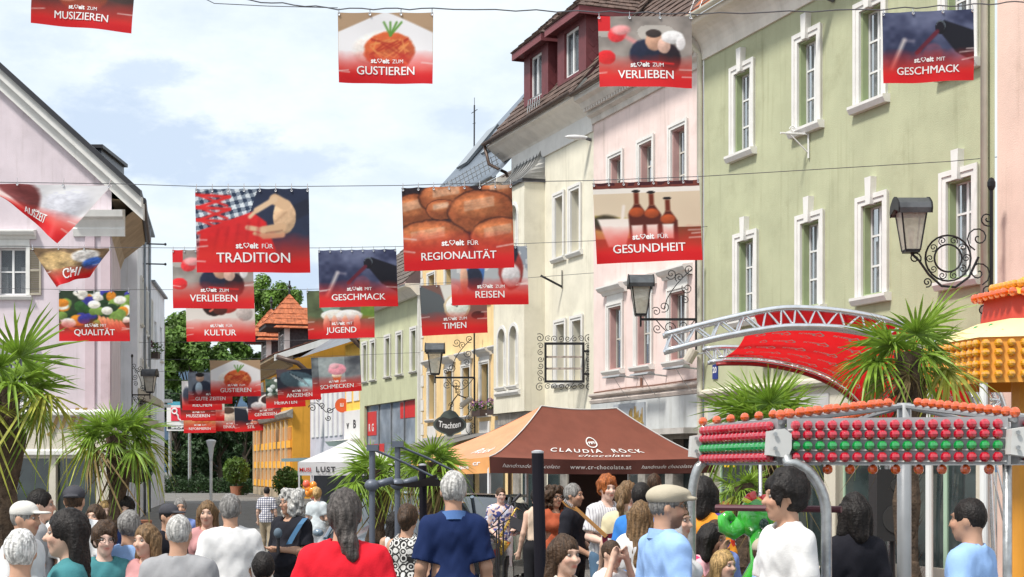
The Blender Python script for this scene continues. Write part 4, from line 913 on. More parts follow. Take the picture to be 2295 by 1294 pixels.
def pic_wine(P):
    P.mix(fbm(P.u, P.v, 4, 5) * 1.3 - .35, (140, 148, 178)); P.poly([(.58, .78), (.68, .86), (1, .7), (1, .25), (.8, .4)], (20, 20, 32)); P.ell(.64, .76, .06, .1, (18, 18, 28), .1); P.ell(.64, .78, .05, .08, (150, 170, 176), .08, 0, .5); P.ell(.635, .765, .045, .075, (22, 18, 30), .1); P.line(.6, .7, .38, .42, .03, (96, 30, 48)); P.line(.24, .6, .1, .2, .025, (214, 206, 204), .03); P.line(.24, .6, .34, .58, .01, (200, 190, 200), .03, .6); P.ell(.55, .4, .1, .14, (130, 70, 84), .3, 0, .5)
def pic_pasta(P):
    P.mix((P.v > .8) * 1., (180, 150, 120)); P.poly([(0, .0), (0, .72), (.5, 1.02), (1, .72), (1, 0)], (240, 238, 240)); P.ell(.48, .46, .32, .28, (222, 214, 208), .2); P.ell(.54, .46, .27, .27, (198, 92, 50), .12)
    for k in range(26):
        a = k * 1.7; P.line(.54 + .2 * math.cos(a), .45 + .18 * math.sin(a * 1.3), .54 + .2 * math.cos(a + 1.4), .45 + .18 * math.sin(a * 1.3 + 1.2), .008, ((170, 44, 26) if k % 2 else (232, 150, 84)), .014)
    for a in (-.5, 0, .5, 1): P.line(.55, .68, .55 + .14 * math.sin(a), .86, .014, (96, 150, 60))
def pic_guitar(P):
    P.grain(.3, 5, 6); P.ell(.5, .55, .25, .3, (120, 66, 34), .15); P.ell(.5, .6, .08, .09, (24, 16, 14), .1); P.line(.5, .5, .8, 1.0, .04, (64, 40, 28)); P.ell(.35, .5, .12, .1, (206, 160, 130), .3)
def pic_travel(P):
    P.mix((P.v > .62) * 1., (150, 160, 172)); P.mix((vnoise(P.u, P.v, 9, 3) > .62) * .6, (226, 226, 224)); P.ell(.3, .62, .14, .4, (70, 120, 190), .12); P.ell(.3, .45, .11, .2, (34, 40, 58), .15); P.ell(.17, .45, .05, .25, (206, 162, 138), .3); P.ell(.78, .6, .16, .36, (150, 60, 56), .15); P.ell(.78, .5, .12, .2, (206, 204, 206), .25); P.ell(.78, .9, .1, .2, (44, 50, 66), .3); P.mix((P.u > .52) * (P.u < .6) * (P.v > .7) * 1., (34, 40, 50))
def pic_veg(P):
    r = np.random.RandomState(4)
    for k in range(60):
        x, y = r.rand(), .3 + r.rand() * .7; c = [(52, 96, 44), (120, 150, 70), (236, 232, 220), (60, 60, 150), (34, 60, 34), (226, 140, 40)][r.randint(6)]; P.ell(x, y, .06 + .05 * r.rand(), .06 + .05 * r.rand(), c, .3)
    for k in range(6): P.ell(.62 + .06 * k, .36 - .02 * k, .03, .17, (226, 150, 110), .25, .5)
    P.ell(.5, .72, .09, .08, (240, 236, 222), .2); P.ell(.68, .6, .08, .08, (240, 236, 222), .2); P.grain(.2, 14, 2)
def pic_mask(P):
    P.mix((P.v > .75) * (P.u > .7) * 1., (50, 54, 60)); P.ell(.4, .7, .16, .2, (44, 26, 22), .15); P.ell(.38, .76, .1, .1, (214, 150, 80), .3); P.ell(.6, .72, .16, .16, (196, 56, 44), .2); P.line(.35, .6, .75, .9, .02, (230, 120, 100)); P.ell(.5, .62, .1, .1, (90, 40, 30), .3); P.ell(.85, .55, .12, .14, (200, 186, 180), .2)
def pic_kids(P):
    P.mix((P.u < .25) * 1., (92, 104, 74)); P.mix((P.u > .8) * (P.v > .4) * 1., (110, 140, 60)); P.grain(.25, 6, 3); P.ell(.35, .78, .16, .3, (150, 190, 170), .15); P.ell(.58, .9, .16, .2, (34, 44, 56), .12); P.ell(.4, .48, .2, .12, (236, 230, 220), .15); P.ell(.62, .46, .2, .13, (234, 228, 222), .15)
    for x in (.28, .4, .56, .74): P.ell(x, .28, .05, .2, (222, 178, 152), .2)
def pic_watch(P):
    P.poly([(0, .3), (0, 1), (.3, .8), (.45, .5), (.3, .25)], (86, 92, 96)); P.mix((np.sin((P.u + P.v) * 130) > 0) * (P.u < .4) * .18, (160, 160, 160)); P.poly([(.3, 1), (.7, 1), (.6, .5), (.4, .5)], (224, 222, 214)); P.ell(.55, .55, .2, .26, (196, 180, 150), .05); P.ell(.55, .55, .17, .22, (226, 232, 220), .06); P.line(.55, .55, .6, .7, .008, (60, 60, 60)); P.line(.55, .55, .47, .6, .008, (60, 60, 60)); P.ell(.86, .36, .1, .08, (40, 26, 24), .2)
def pic_ice(P):
    P.mix((P.u < .14) * 1., (40, 48, 56)); P.mix((P.u > .68) * 1., (70, 74, 82)); P.mix(fbm(P.u, P.v, 3, 4) - .25, (206, 214, 214)); P.poly([(.42, .45), (.6, .45), (.54, .1), (.48, .1)], (206, 120, 62)); P.ell(.51, .48, .1, .07, (240, 224, 196), .15); P.ell(.52, .64, .18, .16, (240, 160, 176), .15); P.ell(.46, .74, .1, .08, (246, 186, 196), .3); P.grain(.1, 16, 2)
def pic_shoe(P):
    P.mix((P.v > .75) * (P.u < .35) * 1., (86, 74, 80)); P.ell(.55, .6, .5, .3, (60, 78, 88), .15, -.3); P.ell(.75, .45, .26, .22, (150, 186, 194), .35, -.4)
    for k in range(5): P.line(.3 + .07 * k, .9 - .05 * k, .42 + .08 * k, .72 - .07 * k, .012, (26, 30, 40)); P.line(.32 + .07 * k, .86 - .05 * k, .44 + .08 * k, .7 - .07 * k, .006, (210, 224, 228))
def pic_man(P):
    P.grain(.15, 7, 3); P.ell(.33, .4, .24, .34, (44, 50, 66), .15); P.ell(.24, .5, .08, .2, (176, 192, 206), .25); P.ell(.27, .82, .09, .12, (206, 164, 140), .2); P.ell(.27, .92, .1, .07, (38, 34, 36), .2); P.ell(.75, .5, .2, .3, (104, 110, 124), .4)
def pic_pale(P): P.ell(.3, .6, .25, .35, (214, 208, 206), .4); P.ell(.12, .5, .1, .3, (60, 66, 80), .4); P.grain(.1, 6, 1)
def pic_flowers(P):
    r = np.random.RandomState(8)
    for k in range(50): P.ell(r.rand(), .3 + .7 * r.rand(), .06, .06, [(236, 238, 232), (70, 96, 76), (44, 60, 52), (206, 214, 208)][r.randint(4)], .3)
def pic_coffee(P):
    P.mix((P.u < .3) * 1., (48, 52, 66)); P.ell(.6, .62, .3, .3, (226, 224, 226), .12); P.ell(.6, .7, .22, .16, (60, 40, 40), .15); P.ell(.25, .5, .16, .14, (206, 206, 212), .25); P.grain(.2, 8, 2)
def pic_suit(P):
    P.poly([(.0, 0), (0, 1), (.36, .9), (.5, .3), (.45, 0)], (34, 38, 52)); P.poly([(.6, 1), (1, 1), (1, 0), (.62, 0), (.55, .4)], (48, 54, 70)); P.poly([(.36, .95), (.6, .95), (.55, .35)], (232, 232, 238)); P.line(.47, .86, .5, .4, .03, (70, 60, 80)); P.ell(.6, .35, .12, .08, (222, 182, 156), .2)
def pic_shop(P): P.ell(.4, .6, .2, .3, (214, 196, 178), .2); P.ell(.4, .85, .2, .14, (90, 70, 60), .25); P.ell(.8, .5, .14, .3, (180, 170, 160), .3); P.grain(.15, 8, 2)
def pic_greens(P): P.ell(.25, .75, .22, .2, (150, 170, 60), .3); P.ell(.6, .6, .3, .3, (226, 130, 70), .3); P.ell(.8, .8, .2, .2, (232, 206, 170), .3); P.grain(.2, 9, 5)
def pic_drape(P): P.poly([(.45, .3), (.3, 1), (1, 1), (1, .3)], (232, 230, 232)); P.ell(.35, .7, .16, .5, (130, 66, 66), .3, .2); P.ell(.75, .6, .2, .3, (214, 214, 222), .5); P.grain(.1, 5, 1)
def pic_feast(P): P.ell(.3, .6, .3, .3, (190, 160, 110), .3); P.ell(.7, .75, .2, .2, (226, 220, 214), .3); P.ell(.85, .5, .16, .2, (60, 96, 170), .35); P.grain(.35, 10, 7)
PICS = dict(tradition=(pic_tradition, (40, 48, 72)), bread=(pic_bread, (44, 34, 40)), bottles=(pic_bottles, (222, 206, 180)), couple=(pic_couple, (150, 142, 136)), wine=(pic_wine, (48, 54, 84)), pasta=(pic_pasta, (176, 146, 116)),
            guitar=(pic_guitar, (60, 44, 40)), travel=(pic_travel, (170, 176, 180)), veg=(pic_veg, (44, 60, 40)), mask=(pic_mask, (226, 218, 210)), kids=(pic_kids, (110, 112, 96)), watch=(pic_watch, (120, 84, 76)), ice=(pic_ice, (130, 142, 146)),
            shoe=(pic_shoe, (30, 34, 46)), man=(pic_man, (128, 134, 146)), pale=(pic_pale, (196, 192, 192)), flowers=(pic_flowers, (96, 110, 96)), coffee=(pic_coffee, (96, 88, 92)), suit=(pic_suit, (120, 122, 130)), shop=(pic_shop, (206, 200, 190)), greens=(pic_greens, (206, 150, 100)), drape=(pic_drape, (224, 200, 196)), feast=(pic_feast, (120, 96, 70)))
VINYL = M('printed_vinyl', (.95, .95, .95), .45, var=0, attr='Col', spec=.35, transl=.25)
INK = M('white_ink', (.80, .79, .78), .5, var=0)
def set_cols(me, cols, name='Col'):
    ca = me.color_attributes.new(name, 'FLOAT_COLOR', 'POINT'); a = np.ones((len(me.vertices), 4), np.float32); a[:, :3] = cols; ca.data.foreach_set('color', a.ravel())
def s2l(c):
    c = np.clip(c / 255., 0, 1); return np.where(c <= .04045, c / 12.92, ((c + .055) / 1.055) ** 2.4)
BANNERS = []
def banner(word, pre, pic, corners, d, label, nu=96, nv=72, eyelets=8, wave=.035, seed=1, group='printed banners hung across the street', tsize=.122, creases=True, hang=0):
    """corners: photo px of TL, TR, BR, BL at the depth d of the cable"""
    TL, TR, BR, BL = [px(x, y, d) for x, y in corners]; o0 = (TL + TR) / 2
    r = random.Random(seed * 13 + 5); ph = [r.uniform(0, 6) for _ in range(4)]
    def surf(u, v):
        p = (BL * (1 - u) + BR * u) * (1 - v) + (TL * (1 - u) + TR * u) * v
        k = (1 - v) ** 1.2; dy = wave * k * (math.sin(u * 5 + ph[0]) + .5 * math.sin(u * 11 + v * 3 + ph[1])) + .02 * math.sin(v * 6 + ph[2] + u * 2) * (1 - v) - hang * (1 - v)
        sag = -.012 * (TR - TL).length * abs(math.sin(u * math.pi * (eyelets - 1))) * max(0, v * 8 - 7) * .5
        return Vector((p.x, p.y + dy, p.z + sag)) - o0
    fn, bgc = PICS[pic]; P = Pic(nu, nv, bgc); fn(P)
    f = np.clip((.46 - P.v + .1 * (fbm(P.u, P.v, 5, seed) - .5)) / .34, 0, 1) ** .8; P.mix(f, (222, 48, 40)); P.mix(np.clip((.2 - P.v) / .12, 0, 1), (214, 28, 34))
    if creases:
        for k in range(3):
            y = r.uniform(.12, .45); e = r.choice((0, 1)); x0, x1 = (0, r.uniform(.06, .14)) if e == 0 else (r.uniform(.84, .92), 1); P.line(x0, y, x1, y + r.uniform(-.02, .03), .004, (238, 226, 222), .012)
    m = MB(); m.grid(surf, nu, nv); me = m.mesh('banner', VINYL, True); set_cols(me, s2l(P.c.reshape(-1, 3)))
    b = place('banner', me, None, o0); tag(b, label, 'banner', group); W = (TR - TL).length; H = (TL - BL).length
    t = MB(); asp = W / H
    def on(x, y):      # x in banner widths, y in banner heights
        q = surf(min(1, max(0, x)), min(1, max(0, y))); return q + Vector((0, -.006, 0))
    if word:
        wv, wf, ww = text_geo(word, 0.); hh = tsize; w_ = ww * hh / .73 / asp; mw = .68
        if w_ > mw: hh *= mw / w_; w_ = mw
        [letters(t, word, (lambda X, Y, D=D: on(X, Y) + Vector((0, -.0012 * D, 0))), .5 + (D - 1) * .011 * hh, .12, w=w_, h=hh, bold=0., centre=True) for D in range(3)]
        lh = .07
        def ons(x, y): return on(x / asp, y)
        wm = 4.0 * lh; wz = letters(MB(), pre, ons, 0, 0, h=lh * .8) if pre else 0
        x0 = (.5 * asp) - (wm + wz + .03) / 2 + .02
        ww2 = town_mark(t, ons, x0, .285, lh)
        if pre: letters(t, pre, ons, x0 + ww2 + lh * .6, .285, h=lh * .8)
        t.build('lettering', INK, b)
    if eyelets:
        ey = shared(('eye', eyelets > 5), lambda: MB().tube([(.014 * math.cos(a), 0, .014 * math.sin(a)) for a in [k * math.pi / 5 for k in range(10)]], .008, 5, closed=True).mesh('eyelet', ALU))
        for k in range(eyelets):
            u = .012 + .976 * k / (eyelets - 1); p = surf(u, .97); place('eyelet', ey, b, p + Vector((0, -.012, 0)))
            c = surf(u, 1.0); MB().tube([p + Vector((0, -.012, .02)), c + Vector((0, 0, .075 * W / 1.8))], .006, 4).build('tie', ALU, b)
    return b
def cable(pts, label, r=.007, mat=None, group='cables that carry the banners'):
    o = MB().tube([Vector(p) - Vector(pts[0]) for p in pts], r, 6).build('cable', mat or M('steel_cable', (.10, .10, .11), .5, .5, var=.1), None, loc=pts[0]); return tag(o, label, 'cable', group)
def row_cable(plist, d, label, r=.006, twist=0):
    pts = []
    for (x0, y0), (x1, y1) in zip(plist, plist[1:]):
        for k in range(8): pts.append(px(x0 + (x1 - x0) * k / 8, y0 + (y1 - y0) * k / 8 + (twist * math.sin((x0 + (x1 - x0) * k / 8) / 13)), d))
    pts.append(px(*plist[-1], d)); return cable(pts, label, r)
dA, dB, dC, dD, dE, dF, dG, dH, dI = 21.6, 24.6, 33.7, 39.4, 54, 62, 69, 78, 85
B = banner
B('MUSIZIEREN', 'ZUM', 'guitar', [(76, -88), (305, -70), (295, 76), (67, 50)], dA, 'tilted MUSIZIEREN banner with a guitar print on the high twisted cable', eyelets=4, seed=1)
B('GUSTIEREN', 'ZUM', 'pasta', [(757, 28), (971, 28), (970, 191), (759, 184)], dA, 'large GUSTIEREN banner with spaghetti print on the high twisted cable', eyelets=4, seed=2)
B('VERLIEBEN', 'ZUM', 'couple', [(1340, 36), (1550, 36), (1552, 196), (1344, 195)], dA, 'large VERLIEBEN banner on the high twisted cable in front of the dormers', eyelets=4, seed=3)
B('GESCHMACK', 'MIT', 'wine', [(1977, 29), (2182, 20), (2182, 180), (1980, 187)], dA, 'GESCHMACK banner with wine print on the high twisted cable before the green house', eyelets=4, seed=4)
row_cable([(-900, -190), (66, -94), (310, -74), (560, 2), (757, 20), (971, 20), (1340, 27), (1560, 32), (1977, 21), (2182, 11), (2330, 2)], dA, 'twisted dark cable strung highest, carrying four banners', .009, 2.2)
row_cable([(-900, -186), (310, -78), (480, 8), (600, 14), (757, 18)], dA + .05, 'slack thin cable hanging beside the highest banner cable', .006)
B('AUSZEIT', '', 'drape', [(-70, 410), (252, 415), (132, 548), (14, 446)], dB, 'wind-blown AUSZEIT banner folded to a triangle before the rose gabled house', eyelets=4, seed=5, tsize=.2, wave=.1)
B('TRADITION', 'FÜR', 'tradition', [(437, 423), (692, 422), (695, 611), (441, 611)], dB, 'TRADITION banner showing a hand on a red apron', 128, 96, seed=6)
B('REGIONALITÄT', 'FÜR', 'bread', [(900, 421), (1147, 413), (1153, 600), (906, 608)], dB, 'REGIONALITÄT banner showing round loaves of bread', 128, 96, seed=7)
B('GESUNDHEIT', 'FÜR', 'bottles', [(1328, 411), (1567, 402), (1575, 583), (1338, 592)], dB, 'GESUNDHEIT banner showing brown apothecary bottles', 128, 96, seed=8)
row_cable([(-900, 398), (252, 412), (437, 418), (692, 418), (900, 416), (1147, 408), (1328, 405), (1567, 396), (2130, 362), (2238, 352)], dB, 'cable with the TRADITION and REGIONALITÄT banners')
B('CHI', '', 'feast', [(70, 556), (250, 556), (196, 618), (128, 645)], dC, 'twisted flapping banner with a colourful print above the vegetable banner', eyelets=4, seed=9, tsize=.3, wave=.16)
B('VERLIEBEN', 'ZUM', 'couple', [(386, 560), (566, 560), (570, 692), (389, 692)], dC, 'VERLIEBEN banner half hidden behind the TRADITION banner', seed=10)
B('GESCHMACK', 'MIT', 'wine', [(713, 561), (888, 558), (892, 686), (716, 690)], dC, 'GESCHMACK banner with wine print beside the REGIONALITÄT banner', seed=11)
B('REISEN', 'ZUM', 'travel', [(1008, 553), (1181, 551), (1185, 682), (1013, 685)], dC, 'REISEN banner showing travellers with backpacks', seed=12)
row_cable([(-700, 546), (70, 553), (386, 556), (570, 556), (713, 556), (888, 553), (1008, 549), (1181, 546), (1330, 540), (1590, 507)], dC, 'cable with the REISEN banner, fixed between pink and green house')
B('QUALITÄT', 'MIT', 'veg', [(132, 651), (290, 651), (291, 765), (133, 765)], dD, 'QUALITÄT banner showing market vegetables', seed=13, eyelets=5)
B('KULTUR', 'FÜR', 'mask', [(416, 652), (570, 652), (572, 766), (418, 766)], dD, 'KULTUR banner showing carnival masks', seed=14, eyelets=5)
B('JUGEND', 'MIT', 'kids', [(687, 652), (838, 648), (840, 757), (691, 761)], dD, 'JUGEND banner showing seated children', seed=15, eyelets=5)
B('TIMEN', 'ZUM', 'watch', [(940, 640), (1090, 634), (1093, 746), (946, 753)], dD, 'TIMEN banner showing a pocket watch', seed=16, eyelets=5)
row_cable([(-400, 640), (132, 649), (570, 650), (687, 649), (838, 645), (940, 637), (1090, 630), (1331, 612)], dD, 'cable with the TIMEN and KULTUR banners, fixed at the cream house')
sm = dict(nu=60, nv=44, eyelets=0)
B('GUSTIEREN', 'ZUM', 'pasta', [(470, 808), (583, 807), (585, 888), (473, 890)], dE, 'GUSTIEREN banner with spaghetti print low over the street', seed=17, **sm)
B('SCHMECKEN', 'ZUM', 'ice', [(697, 802), (807, 797), (811, 876), (701, 884)], dE, 'SCHMECKEN banner showing an ice cream cone', seed=18, **sm)
row_cable([(270, 806), (470, 806), (583, 804), (697, 800), (807, 796), (948, 790)], dE, 'cable with the SCHMECKEN banner'); row_cable([(292, 768), (560, 766), (860, 757)], dE - 3, 'bare cable above the spaghetti banner')
B('GUTE ZEITEN', '', 'man', [(421, 835), (520, 834), (521, 905), (423, 907)], dF, 'GUTE ZEITEN banner showing a man in grey', seed=19, **sm)
B('ANZIEHEN', 'ZUM', 'shoe', [(619, 829), (716, 826), (720, 895), (624, 901)], dF, 'ANZIEHEN banner showing a dark leather shoe', seed=20, **sm)
row_cable([(330, 833), (421, 833), (520, 832), (619, 828), (716, 825), (812, 820)], dF, 'cable with the ANZIEHEN banner')
B('RIECHEN', 'ZUM', 'pale', [(407, 854), (497, 854), (498, 919), (409, 920)], dG, 'RIECHEN banner mostly hidden behind the GUTE ZEITEN banner', seed=21, **sm)
B('HEIRATEN', 'ZUM', 'flowers', [(594, 850), (682, 848), (685, 911), (597, 916)], dG, 'HEIRATEN banner showing white wedding flowers', seed=22, **sm)
row_cable([(345, 852), (407, 852), (594, 848), (682, 846), (740, 842)], dG, 'cable with the HEIRATEN banner')
B('MUSIZIEREN', 'ZUM', 'guitar', [(403, 884), (482, 884), (484, 942), (405, 943)], dH, 'small MUSIZIEREN banner far down the street', seed=23, **sm)
B('TEN', '', 'shop', [(430, 886), (503, 886), (503, 944), (430, 944)], dH + .6, 'small banner ending in TEN behind the far MUSIZIEREN banner', seed=24, **sm)
B('GENIESSEN', 'ZUM', 'coffee', [(554, 880), (633, 877), (635, 936), (557, 942)], dH, 'GENIESSEN banner showing a coffee cup', seed=25, **sm)
row_cable([(352, 882), (403, 882), (554, 878), (633, 875), (660, 873)], dH, 'cable with the GENIESSEN banner')
B('REFORMIEREN', 'ZUM', 'greens', [(410, 914), (482, 914), (484, 970), (412, 971)], dI, 'REFORMIEREN banner lowest over the street before the dark trees', seed=26, **sm)
B('EINKAUF', 'ZUM', 'shop', [(482, 912), (554, 912), (555, 966), (484, 967)], dI + .4, 'EINKAUF banner between the REFORMIEREN and STIL banners', seed=27, **sm)
B('STIL', 'MIT', 'suit', [(525, 914), (598, 912), (600, 964), (527, 969)], dI, 'STIL banner showing a dark suit', seed=28, **sm)
row_cable([(358, 912), (410, 912), (525, 911), (598, 909), (620, 908)], dI, 'cable with the STIL banner')

# ------------------------------------------------------------------ wall lanterns on scrolled iron brackets
LGL = M('lantern_glass', (.50, .49, .42), .3, var=.12, vs_=9, alpha=.62, spec=.6); BULB = M('lamp_bulb', (.75, .7, .55), .4)
def lantern_geo(o, s=1.):
    """lantern hanging body, base at z=0, total height about 0.9*s"""
    m = MB(); h = .62 * s; b, t = .115 * s, .2 * s; r = .014 * s
    for sx in (-1, 1):
        for sy in (-1, 1): m.tube([(sx * b, sy * b, 0), (sx * t, sy * t, h)], r, 5)
    for (q, z) in ((b, 0), (t, h)): m.tube([(q, q, z), (-q, q, z), (-q, -q, z), (q, -q, z)], r, 5, closed=True)
    m.box(-b, b, -b, b, -.035 * s, 0); m.build('lantern_frame', IRON, o)
    gl = MB()
    for k in range(4):
        c, n = math.cos(k * math.pi / 2), math.sin(k * math.pi / 2); R = lambda x, y, z: (x * c - y * n, x * n + y * c, z)
        gl.quad(R(-b, -b, .01), R(b, -b, .01), R(t, -t, h), R(-t, -t, h))
    gl.build('lantern_glass', LGL, o)
    MB().ball((0, 0, .26 * s), .055 * s, 8, 6, (1, 1, 1.5)).tube([(0, 0, 0), (0, 0, .2 * s)], .03 * s, 8).build('bulb', BULB, o)
    m = MB(); n = 9; rr = .145 * s      # barrel-shaped sheet hood, scalloped ends
    for sg in (-1, 1):
        pts = [(sg * .27 * s, -.2 * s - .03 * s + (.0), h - .04 * s)]
    prof = [(-.25, -.06), (-.275, .02), (-.25, .1), (-.2, .14), (-.1, .2), (0, .22), (.1, .2), (.2, .14), (.25, .1), (.275, .02), (.25, -.06), (.2, -.02), (0, .03), (-.2, -.02)]
    m.prism([(x * s, z * s + h) for x, z in prof], 'x', -.25 * s, .25 * s); m.build('hood', M('lantern_hood', (.10, .11, .12), .5, .5, var=.25, vs_=5), o)
    hd = MB()
    for sg in (-.27, .25): hd.prism([(x * s * 1.06, z * s * 1.05 + h) for x, z in prof], 'x', sg * s, (sg + .02) * s)
    hd.build('hood_rim', IRON, o)
def scroll_tube(m, c, r, turns, a0, w=.012, flip=1):
    m.tube([(c[0] + flip * p[0], c[1], c[2] + p[2]) for p in spiral((0, 0), .012, r, a0, turns, 16)], w, 5)
def bracket_lamp(x_l, y_l, xw, d, label, s, round_ring=False, ztop=None, zbot=None):
    """lantern standing at photo px (x_l, y_l = its foot); bracket runs to the wall at px xw"""
    base = px(x_l, y_l, d); t = thing('wall_lantern', label, 'lantern', base, 0, 'lanterns on iron wall brackets'); lantern_geo(t, s)
    L = pxx(xw, d) - base.x; m = MB(); sg = 1 if L > 0 else -1
    if not round_ring:
        m.box(0 if sg > 0 else L, L if sg > 0 else 0, -.022, .022, -.13 * s, -.08 * s)
        m.tube([(0, 0, -.03 * s), (0, 0, -.26 * s)], .02 * s, 6); m.build('arm', IRON, t)
        m = MB(); m.tube([(L, 0, -.75 * s), (L, 0, 1.3 * s)], .022 * s, 6); m.ball((L, 0, 1.32 * s), .045 * s, 6, 5, (1, 1, 1.6)); m.build('wall_rod', IRON, t)
        m = MB(); A = abs(L)
        for (cx, cz, r, tu, a0, fl) in ((.28, .06, .1, 1.4, 0, 1), (.42, .16, .12, 1.5, 2, -1), (.3, -.3, .1, 1.4, 3, 1), (.52, -.28, .15, 1.6, 1, -1), (.78, -.24, .1, 1.4, 2, 1), (.8, .3, .09, 1.4, 0, 1), (.84, .55, .12, 1.6, 3, -1), (.7, .78, .1, 1.5, 1, 1), (.88, .95, .11, 1.5, 2, 1), (.55, .85, .12, 1.6, 2, -1)):
            scroll_tube(m, (sg * cx * A, 0, cz * s), r * s, tu, a0, .010 * s, fl)
        m.tube([(sg * A * (.28 + .7 * t_), 0, s * (-.12 - .32 * math.sin(t_ * math.pi))) for t_ in [k / 12 for k in range(13)]], .011 * s, 5)
        m.tube([(sg * A * (.42 + .5 * t_), 0, s * (.1 + .85 * t_ ** .6)) for t_ in [k / 10 for k in range(11)]], .011 * s, 5)
        tag(m.build('scrollwork', IRON, t), kind='stuff')
    else:
        m = MB(); A = abs(L); cx, cz, R = sg * A * .46, -.12 * s, .36 * s
        for q in (R, R * .6): m.tube([(cx + q * math.cos(k * math.pi / 12), 0, cz + q * math.sin(k * math.pi / 12)) for k in range(24)], .016 * s, 5, closed=True)
        m.tube([(0, 0, -.04 * s), (sg * .1 * A, 0, -.16 * s), (sg * .22 * A, 0, -.38 * s), (sg * .38 * A, 0, -.56 * s), (sg * .55 * A, 0, -.58 * s), (sg * .72 * A, 0, -.42 * s), (sg * .84 * A, 0, -.1 * s)], .02 * s, 6); m.build('arm', IRON, t)
        m = MB()
        for k in range(10): 
            a = k * math.pi / 5; scroll_tube(m, (cx + R * .8 * math.cos(a), 0, cz + R * .8 * math.sin(a)), .065 * s, 1.4, a, .009 * s, 1 if k % 2 else -1)
        for (fx, z, r) in ((.84, .2, .2), (.84, -.35, .2), (.95, .5, .12), (.95, -.65, .14), (.9, -.95, .12), (.05, -.12, .1), (.2, -.5, .08)): scroll_tube(m, (sg * fx * A, 0, z * s), r * s, 1.5, fx * 9, .012 * s, 1 if z > 0 else -1)
        tag(m.build('scrollwork', IRON, t), kind='stuff')
        MB().tube([(L, 0, -1.3 * s), (L, 0, 1.0 * s)], .03 * s, 6).ball((L, 0, 1.05 * s), .07 * s, 6, 5, (1, 1, 1.6)).build('wall_rod', IRON, t)
    return t
bracket_lamp(2042, 562, 2222, 24.0, 'lantern on a ring-shaped iron bracket before the green house', 1.0, True)
bracket_lamp(1436, 705, 1560, 33.6, 'lantern on a straight scrolled iron arm before the pale pink house', 1.05)
bracket_lamp(975, 838, 1063, 47.6, 'lantern on a scrolled arm before the apricot house, over the oval sign', 1.15)
bracket_lamp(336, 879, 296, 45.5, 'lantern on a bracket before the white block', .82)

# ------------------------------------------------------------------ hanging signs
d = 48.2; p0 = px(1008, 952, d); t = thing('hanging_sign', 'oval carved sign reading Trachten on an ornate iron hanger', 'sign', p0)
rx, rz = 34 * d / F, 23 * d / F
def oval(k, sc): a = 2 * math.pi * k / 40; return (rx * sc * math.cos(a) * (1 + .1 * math.cos(2 * a)), rz * sc * math.sin(a) - (.06 if abs(math.sin(a) + 1) < .02 else 0))
SGN = M('sign_slate', (.08, .10, .09), .5, var=.2)
MB().prism([oval(k, 1) for k in range(40)], 'y', -.05, .05).build('sign_board', SGN, t)
MB().prism([oval(k, .86) for k in range(40)], 'y', -.056, -.051).build('sign_field', M('sign_dark', (.03, .028, .026), .5), t)
l = MB(); letters(l, 'Trachten', lambda x, y: (x, -.062, y + .12 * x * x / (rx * rx)), 0, -.12, w=rx * 1.45, h=.2, bold=.015, shear=.12, centre=True); l.build('lettering', INK, t)
m = MB(); m.prism([(-.3, rz * .8), (0, rz * .55), (.3, rz * .8), (.18, rz * 1.25), (0, rz * 1.45), (-.18, rz * 1.25)], 'y', -.06, .04); m.build('crest', SGN, t)
m = MB(); xw = pxx(1064, d) - p0.x; m.tube([(0, 0, rz * 1.4), (.1, 0, .75), (.25, 0, .95), (.5, 0, .85), (xw, 0, .6)], .02, 6); m.tube([(xw, 0, -.6), (xw, 0, 1.5)], .022, 6); m.build('hanger', IRON, t)
m = MB()
for (a, b, r, fl) in ((.05, .62, .09, 1), (.35, .6, .1, -1), (.28, 1.02, .07, 1), (.6, .55, .1, 1), (.62, .2, .09, -1), (.66, -.05, .1, 1), (.66, -.3, .09, -1), (.7, -.5, .08, 1), (.55, .85, .08, -1)): scroll_tube(m, (a * xw / .75, 0, b), r, 1.5, a * 7, .011, fl)
m.tube([(xw * .9, 0, .55), (xw * .62, 0, .2), (xw * .66, 0, -.2), (xw, 0, -.55)], .012, 5); tag(m.build('scrollwork', IRON, t), kind='stuff')
MB().tube([(xw * .45, -.02, .6), (xw * .9, -.05, .85)], .09, 10).build('spotlight', M('flood_shell', (.55, .5, .42), .5), t); MB().tube([(xw * .25, 0, 1.0), (xw * .25, 0, 1.22)], .02, 5).tube([(xw * .12, 0, 1.22), (xw * .38, 0, 1.22)], .02, 5).build('finial', IRON, t)
d = 39.9; p0 = px(1265, 813, d); t = thing('hanging_sign', 'empty square sign frame edged with iron scrolls, on the cream house', 'sign', p0); h_ = 45 * d / F
m = MB()
for a, b, c, e in ((-h_, h_, -h_, -h_ + .06), (-h_, h_, h_ - .06, h_), (-h_, -h_ + .06, -h_ + .06, h_ - .06), (h_ - .06, h_, -h_ + .06, h_ - .06)): m.box(a, b, -.05, .05, c, e)
m.build('sign_frame', IRON, t)
for zz in (-h_ * .3, h_ * .28): MB().box(-h_ + .06, h_ - .06, -.02, .02, zz - .025, zz + .025).build('crossbar', M('rusty_bar', (.35, .3, .26), .7, var=.4, vs_=9), t)
for xx in (-h_ * .6, h_ * .5): MB().tube([(xx, .02, -h_ + .05), (xx, .02, h_ - .05)], .008, 5).build('rod', STEEL, t)
m = MB()
for k in range(6):
    q = -h_ + (k + .5) * h_ / 3
    for sgn in (-1, 1): scroll_tube(m, (q, 0, sgn * (h_ + .1)), .085, 1.4, k * 1.3, .01, 1 if k % 2 else -1); scroll_tube(m, (sgn * (h_ + .1), 0, q), .085, 1.4, k * 1.1 + 1, .01, 1 if k % 2 else -1)
